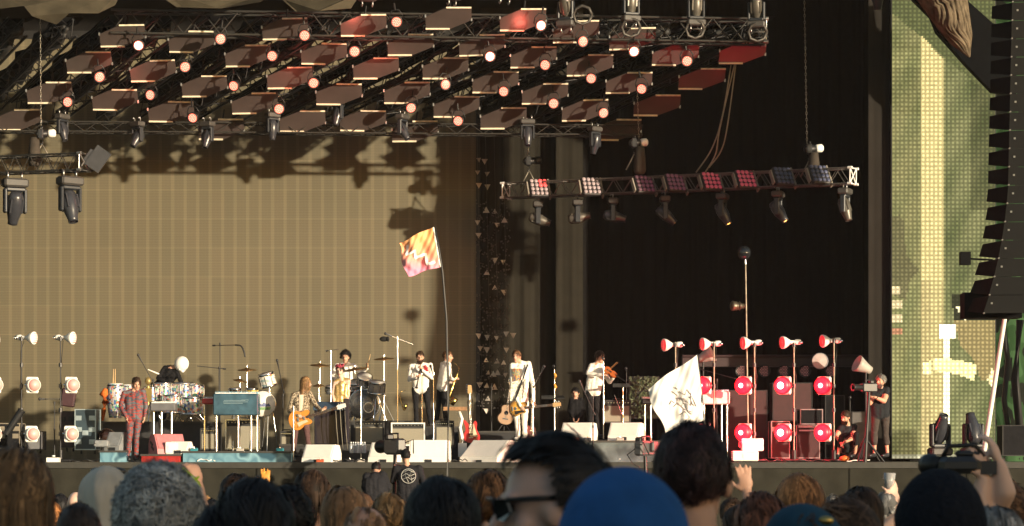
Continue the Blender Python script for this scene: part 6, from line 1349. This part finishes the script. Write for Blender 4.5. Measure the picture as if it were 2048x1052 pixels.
# ---------------------------------------------------------------- crowd
def cperson(px, top, wpx, label, hairkw=None, yaw=90, hat=None, topm=None, Y=None, skin=None, girth=1.0, vox=None, pitch=0, hk=1.0, fwd=None, arms=None, hatm=None, glasses=False, beard=None, grp='crowd', buzz=None, fat=1.0, sh=0, extra=None, nohair=False, nodrop=False, fine=False):
    """head seen at px with its top at the photo row top; wpx = head width in photo px"""
    Y = Y or 850./wpx; s = Y/FPX; zt = ZC+(HOR-top)*s; g = groundz(Y); a = math.radians(yaw); f = Vector(fwd) if fwd else Vector((math.cos(a), math.sin(a), math.sin(math.radians(-pitch))))
    c = Vector(((px-1024)*s, Y, zt-.135*hk)); base = Vector((c.x, Y, g)); t = thing('person', label, 'person', base, grp)
    B = Body(); lat = Vector((0, 0, 1)).cross(Vector((f.x, f.y, 0)).normalized() if not sh else Vector((0, 1, 0))); nk = c+Vector((0, 0, -.21))-f*.02; H = c.z-g
    S = [nk+lat*x*.19*girth+Vector((0, 0, -.045)) for x in (-1, 1)]; hp = Vector((base.x, base.y, g+H*.53))
    B.cap(c+Vector((0, 0, -.09))-f*.025, nk+Vector((0, 0, -.02)), .06*girth**.5, .068*girth, 'skin')
    for k in (0, 1): x = 2*k-1; B.cap(nk+Vector((0, 0, .0)), S[k], .06, .062, 'top'); B.cap(S[k]-lat*x*.06+Vector((0, 0, -.09)), hp+lat*x*.08, .12*girth, .12*girth, 'top')
    B.cap(nk-Vector((0, 0, .12)), hp, .13*girth, .12*girth, 'top')
    for k in (0, 1):
        x = 2*k-1; E = S[k]+Vector((0, 0, -.29))+lat*x*.05; W = E+Vector((0, 0, -.2))+f*.14; hd = (Vector((0, 0, -1))+f*.4, -lat*x, .5, 1)
        if arms and arms[k]: E, W = arms[k][0], arms[k][1]; hd = arms[k][2:]
        if not (E is None):
            bare = bool(arms and arms[k]); B.cap(S[k], S[k].lerp(E, .5), .06, .052, 'top'); B.cap(S[k].lerp(E, .5), E, .05, .042, 'skin' if bare else 'top'); B.cap(E, W, .042, .027, 'skin')
            add_hand(B, W, hd[0], hd[1], hd[2], 1.0, hd[3])
        Hh = hp+lat*x*.09; K = Vector((Hh.x, Hh.y, g+H*.28)); A = Vector((Hh.x, Hh.y, g+.09)); B.cap(Hh, K, .09, .062, 'legs'); B.cap(K, A, .06, .042, 'legs'); B.cap(A+Vector((0, 0, -.04)), A+Vector((f.x*.14, f.y*.14, -.05)), .04, .035, 'shoe')
    ov, hf = add_head(B, c, f, (0, 0, 1), hk, fat=fat)
    v = vox or (.0085 if Y < 8 else .012 if Y < 14 else .02)
    if extra: extra(B, hf, S)
    B.make('body', {'skin': skin or m_skin, 'top': topm or m_blk, 'legs': m_jean, 'shoe': m_dkplastic, 'eye': m_eye, 'lip': m_lip}, t, v, over=ov, smooth=4)
    n = int(2600 if Y < 7.5 else 1500 if Y < 11 else 700)
    if not nohair and hat != 'beanie':
        kw = dict(style='short', L=.05, m=hb); kw.update(hairkw or {}); kw.setdefault('n', n); kw.setdefault('w', .006 if Y < 8 else .009); kw.setdefault('seed', int(px)); add_hair(t, hf, **kw)
    return t, hf
nb = mat('navy_cloth', (.02, .025, .04), .9, bump=.4); gsh = mat('grey_tshirt', (.10, .10, .13), .9, bump=.3); redsh = mat('red_shirt', (.62, .05, .05), .8, bump=.3)
# --- nearest row
cperson(25, 897, 135, 'long haired person with brown straight hair at the left edge of the crowd', dict(style='long', L=.42, m=hairmat('streaked_brown_hair', (.13, .075, .035)), vol=.02, n=3200), yaw=95, Y=6.0)
cperson(158, 998, 98, 'person with a shaved dark scalp low in front of the white cloth hat', dict(style='short', L=.008, m=hairmat('stubble', (.05, .035, .028)), vol=.001, w=.003, n=1500), Y=8.2, skin=m_skin2)
def cloth_hat(t, hf, m):
    c, f, l, u, R, k = hf; b = MB(); vs = []; fs = []; nu, nv = 40, 22; rr = random.Random(1)
    for j in range(nv+1):
        th = math.pi*.80*j/nv
        for i in range(nu):
            a = 2*math.pi*i/nu; fold = 1+.09*math.sin(a*5+1+th)*min(1, j/8)+.045*math.sin(a*12+th*4)*min(1, j/5); r = math.sin(min(th, math.pi*.55)) if th < math.pi*.55 else 1.0
            zz = math.cos(th)*.15 if th < math.pi*.5 else -(th-math.pi*.5)*.26
            vs.append(c+u*(.03+zz)+l*math.cos(a)*.115*r*fold+f*(math.sin(a)*.125*r*fold-.015))
    for j in range(nv):
        for i in range(nu): fs.append((j*nu+i, (j+1)*nu+i, (j+1)*nu+(i+1) % nu, j*nu+(i+1) % nu))
    b.add(vs, fs, True); return b.build('cloth_hat', m, t)
t, hf = cperson(214, 952, 84, 'person wearing a pale draped cloth hat with dark sunglasses pushed on top', nohair=True, Y=10.6)
cloth_hat(t, hf, mat('pale_cloth', (.46, .43, .38), .9, bump=.5, scale=4)); c, f, l, u, R, k = hf
b = MB(); b.tube([c+u*(.15)+l*x*.01+f*(.03+.0*x)-u*abs(x)*.008 for x in range(-10, 11, 2)], .014, 6); b.ell(c+u*.155+l*.04+f*.03, (.04, .02, .018), R); b.ell(c+u*.155-l*.04+f*.03, (.04, .02, .018), R); b.build('sunglasses', m_dkplastic, t)
cperson(318, 955, 165, 'person with a big mop of curly grey hair', dict(style='curly', L=.12, m=[hairmat('steel_hair', (.10, .11, .12)), hairmat('pewter_hair', (.26, .27, .27)), hairmat('silver_hair', (.46, .47, .46))], vol=.045, n=4200, w=.0065, t=-.25), Y=7.3)
cperson(450, 1012, 125, 'person with smooth dark hair low at the bottom edge beside the grey curls', dict(style='bob', L=.10, m=hk_, vol=.016), Y=6.3)
cperson(512, 968, 160, 'person with a large black rounded head of hair left of the red shirt', dict(style='bob', L=.12, m=hk_, vol=.025), Y=6.3, topm=nb)
cperson(575, 975, 78, 'person with tousled black hair directly left of the red shirt', dict(style='messy', L=.07, m=hk_, vol=.012), Y=8.6)
cperson(474, 948, 60, 'person with short tousled brown hair in front of the blue riser', dict(style='short', L=.06, m=hb), Y=12.5)
cperson(624, 943, 58, 'person in a red shirt with thick dark brown hair', dict(style='bob', L=.08, m=hb, vol=.022), Y=13.0, topm=redsh, girth=.95)
cperson(690, 972, 80, 'woman with light brown hair pulled into a ponytail', dict(style='long', L=.26, m=hlb, vol=.014, n=2200), Y=9.8)
cperson(732, 1004, 100, 'balding man with thin brown hair at the bottom edge', dict(style='short', L=.03, m=hlb, vol=.002, n=900, cap=False), Y=8.0, skin=m_skin)
cperson(778, 985, 62, 'person with short ginger blond hair in front of the emblem hoodie', dict(style='short', L=.05, m=hbl), Y=12.0)
cperson(884, 957, 155, 'person with long black hair in the middle of the front row', dict(style='long', L=.35, m=hk_, vol=.02, n=2800), Y=6.3)
cperson(975, 942, 80, 'person with short chestnut hair and bare neck left of the sunglasses man', dict(style='short', L=.07, m=hairmat('chestnut_hair', (.13, .06, .025)), vol=.016), Y=10.0, skin=m_skin2)
# sunglasses man in profile
t, hf = cperson(1092, 884, 172, 'man in dark sunglasses with black swept hair and beard seen in profile', dict(style='swept', L=.07, m=hk_, vol=.026, n=4200, t=.06), Y=5.4, fwd=(-.97, -.12, -.12), skin=mat('muted_skin', (.46, .30, .25), .5, var=.05), fine=True, hk=1.07, sh=1)  # even skin tone used for this man alone
c, f, l, u, R, k = hf; b = MB(); sd_ = -1
for s in (-1, 1):
    pts = [(s*.010, .112, .018), (s*.03, .108, .03), (s*.06, .09, .028), (s*.064, .084, .0), (s*.05, .098, -.018), (s*.02, .108, -.014)]
    q = [c+(l*x+f*y+u*z)*k for x, y, z in pts]; q2 = [v-f*.006 for v in q]; n = 6; b.add(q+q2, [tuple(range(n)), tuple(range(2*n-1, n-1, -1))]+[(i, (i+1) % n, n+(i+1) % n, n+i) for i in range(n)])
lens = b.build('lens', mat('sunglass_lens', (.01, .01, .012), .06), None) if False else None
gl_ = MB(); gl_.v = b.v; gl_.f = b.f; gl_.mi = b.mi; gl_.sm = b.sm; g_o = gl_.build('sunglasses', mat('sunglass_lens', (.012, .012, .016), .08), t)
b = MB()
for s in (-1, 1): b.tube([c+(l*s*.062+f*.088+u*.027)*k, c+(l*s*.082+f*.03+u*.024)*k, c+(l*s*.088-f*.01+u*.02)*k], .006, 6)
b.tube([c+(l*x+f*.113+u*.030)*k for x in (-.06, -.03, 0, .03, .06)], .005, 6); b.build('frame', m_blackm, g_o)
def beard_at(t, hf, m, n=900, L=.014):
    c, f, l, u, R, k = hf; rr = random.Random(8); b = MB()
    for i in range(n):
        a = rr.uniform(-1, 1); z = rr.uniform(-1, .15); d = Vector((a, max(.15, 1-abs(a)*.8), z)).normalized(); p = c+(l*d.x*.064+f*(.022+d.y*.070)+u*(-.05+d.z*.083))*k
        if z > -.35 and abs(a) < .45 and z > -.1: continue
        q = p+(l*rr.gauss(0, .004)+f*.004-u*L)*k; b.add([p-f*.002-l*.002, p+f*.002+l*.002, q], [(0, 1, 2)])
    b.build('beard', m, t)
beard_at(t, hf, hk_)
# blue hat
def dome_hat(t, hf, m, kx=1, seam=True):
    c, f, l, u, R, k = hf; b = MB(); vs = []; fs = []; nu, nv = 48, 20
    for j in range(nv+1):
        th = math.pi*.56*j/nv
        for i in range(nu):
            a = 2*math.pi*i/nu; w_ = 1+.03*math.sin(a*3+2+th)+.016*math.sin(a*7+th*5)+.010*math.sin(a*15-th*9)+(.012*abs(math.cos(a*3)) if seam else 0)
            vs.append(c+u*(.0+math.cos(th)*.145*kx)+l*math.cos(a)*math.sin(th)*.118*kx*w_+f*(math.sin(a)*math.sin(th)*.128*kx*w_-.01))
    for j in range(nv):
        for i in range(nu): fs.append((j*nu+i, (j+1)*nu+i, (j+1)*nu+(i+1) % nu, j*nu+(i+1) % nu))
    b.add(vs, fs, True); b.build('hat', m, t)
t, hf = cperson(1247, 940, 235, 'person wearing a large royal blue soft hat at the front of the crowd', dict(style='bob', L=.07, m=hg, t=.0, n=900, vol=.004), Y=4.35, hk=1.05, topm=nb)
dome_hat(t, hf, mat('blue_felt', (.018, .075, .22), .9, var=.25, scale=9, bump=.6), 1.02)
b = MB(); c, f, l, u, R, k = hf; b.lathe([(.112, -.02), (.125, -.03), (.150, -.055), (.148, -.06), (.12, -.036), (.108, -.02)], c, u, 40); b.build('brim', bpy.data.materials['blue_felt'], t)
# tall dark head
cperson(1384, 838, 150, 'tall man with short cropped dark hair and grey T-shirt facing the stage', dict(style='short', L=.022, m=hairmat('red_lit_dark_hair', (.035, .018, .018)), vol=.008, n=3600, w=.0035), Y=6.0, topm=gsh, yaw=80, hk=1.12, girth=1.1)  # red light on the head put into this hair colour
cperson(1598, 952, 85, 'person with long ginger hair right of the raised hand', dict(style='long', L=.25, m=hairmat('ginger_hair', (.26, .11, .04)), vol=.02, n=2400), Y=9.6)
cperson(1522, 985, 108, 'person with reddish brown short hair below the raised hand', dict(style='short', L=.06, m=hairmat('red_brown_hair', (.13, .05, .028)), vol=.014), Y=7.8, skin=m_skin2)
t, hf = cperson(1604, 1012, 135, 'person in a dark teal headscarf with a gold clip at the bottom edge', dict(style='short', L=.03, n=400, m=hb), Y=6.2); dome_hat(t, hf, mat('teal_cloth', (.02, .06, .10), .8, var=.3, bump=.5), .98); b = MB(); c, f, l, u, R, k = hf; b.ell(c+u*.10-f*.09+l*-.05, (.02, .012, .012)); b.build('clip', mat_get('gold_metal', (.5, .36, .12), .3, 1), t)
cperson(1690, 1003, 122, 'person with wavy brown hair at the bottom right of the teal headscarf', dict(style='messy', L=.10, m=hmb, vol=.014, n=3000), Y=6.8)
cperson(1722, 974, 78, 'person with shiny dark brown hair behind the wavy brown hair', dict(style='bob', L=.10, m=hb, vol=.014), Y=10.5)
def cup_extra(B, hf, S): pass
Yc = 15.0; W = P(1790, 992, Yc); E = P(1797, 1035, Yc-.1)
cperson(1772, 980, 46, 'grey haired man raising a clear plastic cup', dict(style='short', L=.03, m=hg, vol=.003, n=500), Y=Yc, skin=m_skin2, arms=[None, (E, W, Vector((-.2, 0, 1)), Vector((-.6, .6, 0)), 1.0, 1)], vox=.010)
b = MB(); p = P(1778, 978, Yc); b.lathe([(.0, 0), (.028, 0), (.038, .10), (.036, .10), (.027, .004), (0, .004)], p, (.05, 0, 1), 16); tag(b.build('plastic_cup', mat_get('cup_plastic', (.75, .75, .75), .1, trans=.7)), 'clear plastic cup held up above the crowd on the right', 'cup')
t, hf = cperson(1878, 944, 160, 'person in a black knitted beanie at the right of the crowd', dict(style='bob', L=.05, m=hk_, n=500, vol=.004), Y=6.5, hk=1.03, topm=nb); dome_hat(t, hf, mat('black_knit', (.012, .014, .02), .95, bump=.7, scale=60), 1.03, False)
# raised-hand person (hand only visible beside the tall head)
Yr = 13.0; W = P(1494, 984, Yr); E = P(1504, 1060, Yr-.1)
cperson(1478, 1010, 66, 'dark haired person raising one open hand in front of the white boxes', dict(style='short', L=.06, m=hb), Y=Yr, arms=[None, (E, W, Vector((-.16, 0, 1)), Vector((0, 1, 0)), .12, 1)], vox=.0075)
# two raised hands holding a camera
Yh = 9.0; cw = P(1978, 925, Yh)
t, hf = cperson(2000, 966, 92, 'person with messy brown hair raising both hands to hold a black camera', dict(style='messy', L=.09, m=hmb, vol=.02, n=2400), Y=Yh+.3, arms=[(P(1958, 1010, Yh), P(1966, 958, Yh), Vector((-.1, 0, 1)), Vector((-.5, .6, 0)), .9, 1), (P(2010, 985, Yh), P(1999, 930, Yh), Vector((-.3, .2, 1)), Vector((-.7, .3, 0)), .7, -1)], vox=.0085, skin=m_skin2)
cc = P(1918, 930, Yh); th = thing('video_camera', 'large black video camera held up by two hands above the beanie', 'camera', cc)
b = MB(); b.bbox(cc, (.16, .09, .065), .02); b.bbox(cc+Vector((.03, 0, .042)), (.09, .045, .025), .01); b.build('body', m_dkplastic, th); b = MB(); b.lathe([(0, 0), (.035, 0), (.035, .06), (.042, .07), (.042, .1), (.03, .1), (0, .09)], cc+Vector((-.07, .0, 0)), (-.3, 1, 0), 16); b.build('lens', m_blackm, th); b = MB(); b.tube([cc+Vector((-.06, 0, .03)), cc+Vector((-.04, 0, .07)), cc+Vector((.06, 0, .075)), cc+Vector((.09, 0, .03))], .01, 6); b.build('handle', m_blackm, th); b = MB(); b.box(cc+Vector((.105, -.02, -.01)), (.06, .012, .05)); b.build('screen', m_dkplastic, th)
cperson(1990, 1013, 95, 'person with ash grey hair at the bottom right corner', dict(style='bob', L=.08, m=hg, vol=.014), Y=7.6)
cperson(2042, 985, 60, 'person with dark hair cut off by the right edge', dict(style='short', L=.05, m=hb), Y=11)
# raised arm with wristband and small hands at left
Yl = 12.0
cperson(392, 1000, 60, 'dark haired person raising an arm with a green ribbon', dict(style='short', L=.05, m=hb), Y=Yl, arms=[None, (P(404, 1025, Yl), P(397, 972, Yl), Vector((-.25, 0, 1)), Vector((-.5, .5, 0)), 1.0, 1)], vox=.009)
b = MB(); rr = random.Random(6); p = P(388, 962, Yl-.05); b.tube([p+Vector((-.06, 0, .06)), p, p+Vector((.03, 0, -.03))], [.012, .02, .01], 5)
for i in range(9): b.tube([p, p+Vector((rr.uniform(-.07, .05), rr.uniform(-.02, .02), rr.uniform(-.05, .04)))], [.010, .004], 4)
tag(b.build('green_ribbon', mat('lime_ribbon', (.25, .35, .03), .8)), 'lime green ribbon held in the raised hand on the left', 'ribbon')
Yo = 20.0
cperson(535, 985, 42, 'person lifting an orange toy hand above the crowd', dict(style='short', L=.05, m=hb), Y=Yo, arms=[(P(532, 1000, Yo), P(531, 972, Yo), Vector((0, 0, 1)), Vector((0, 1, 0)), .35, 1), None], vox=.0085, skin=mat('orange_glove', (.62, .26, .04), .6))
# further heads
far = [(120, 975, 36, 'dark cropped hair', hk_, 'short'), (152, 968, 38, 'bald pink head', None, 'bald'), (262, 985, 36, 'light brown hair', hlb, 'short'), (424, 985, 38, 'black hair tied back', hk_, 'bob'), (455, 968, 34, 'blond hair', hbl, 'bob'), (650, 968, 46, 'dark brown wavy hair', hb, 'messy'), (672, 990, 40, 'black curly hair', hk_, 'curly'), (727, 974, 38, 'mid brown hair', hmb, 'short'), (748, 990, 36, 'ash blond hair', hbl, 'short'), (800, 985, 34, 'dark brown bob', hb, 'bob'), (935, 985, 40, 'black short hair', hk_, 'short'), (1565, 980, 38, 'dark brown curly hair', hb, 'curly'), (1648, 990, 40, 'dark short hair', hk_, 'short'), (1665, 978, 34, 'grey short hair', hg, 'short'), (1756, 990, 34, 'light brown bob', hlb, 'bob'), (1462, 985, 44, 'dark brown messy hair', hb, 'messy'), (1798, 985, 36, 'brown curly hair', hmb, 'curly'), (1838, 975, 36, 'blond short hair', hbl, 'short'), (1955, 985, 38, 'black bob', hk_, 'bob'), (1000, 1000, 44, 'auburn long hair', bpy.data.materials['auburn_hair'], 'long'), (100, 990, 44, 'ginger wavy hair', bpy.data.materials['ginger_hair'], 'messy'), (290, 978, 32, 'dark long hair', hb, 'long'), (408, 978, 34, 'sandy curly hair', hbl, 'curly'), (500, 978, 34, 'chestnut bob', hmb, 'bob'), (560, 972, 36, 'grey bob', hg, 'bob'), (600, 980, 34, 'blond long hair', hbl, 'long'), (708, 984, 36, 'messy black hair', hk_, 'messy'), (850, 978, 38, 'auburn curly hair', bpy.data.materials['auburn_hair'], 'curly'), (915, 974, 32, 'sandy short hair', hbl, 'short'), (1500, 1000, 42, 'light brown wavy hair', hlb, 'messy'), (1632, 975, 32, 'black long hair', hk_, 'long'), (1700, 982, 32, 'ginger short hair', bpy.data.materials['ginger_hair'], 'short'), (1740, 970, 30, 'dark brown short hair', hb, 'short'), (2020, 975, 36, 'grey messy hair', hg, 'messy'), (360, 985, 34, 'brown short hair', hmb, 'short'), (60, 985, 40, 'grey curly hair', hg, 'curly')]
shirts = [mat('shirt_%s' % n, c, .9) for n, c in (('maroon', (.15, .03, .03)), ('white', (.6, .58, .55)), ('green', (.05, .12, .06)), ('blue', (.05, .09, .2)), ('tan', (.3, .22, .13)), ('black', (.02, .02, .02)))]
for i, (px, top, w_, d, hm, st) in enumerate(far):
    where = ['at the left edge', 'left of centre', 'in the middle', 'right of centre', 'at the right'][min(4, int(px/410))]
    cperson(px, top+12, w_, 'distant crowd member with %s %s, close to the stage' % (d, where), dict(style=st if st != 'bald' else 'short', L={'long': .22, 'bob': .09, 'curly': .1, 'messy': .08}.get(st, .05), m=hm or hb, n=350, w=.01), Y=850/w_, topm=shirts[i % 6], vox=.02, nohair=(st == 'bald'), skin=m_skin2 if i % 2 else m_skin)
# ---------------------------------------------------------------- thin evening haze filling the whole place
hm = bpy.data.materials.new('haze_air'); hm.use_nodes = True; t_ = hm.node_tree; t_.nodes.clear(); o_ = t_.nodes.new('ShaderNodeOutputMaterial'); v_ = t_.nodes.new('ShaderNodeVolumePrincipled'); v_.inputs['Color'].default_value = (.9, .88, .85, 1); v_.inputs['Density'].default_value = .00018; v_.inputs['Anisotropy'].default_value = 0.0
t_.links.new(v_.outputs[0], o_.inputs['Volume'])
b = MB(); b.box((0, 20, 6.5), (150, 100, 19)); hz = b.build('haze', hm); hz['kind'] = 'stuff'
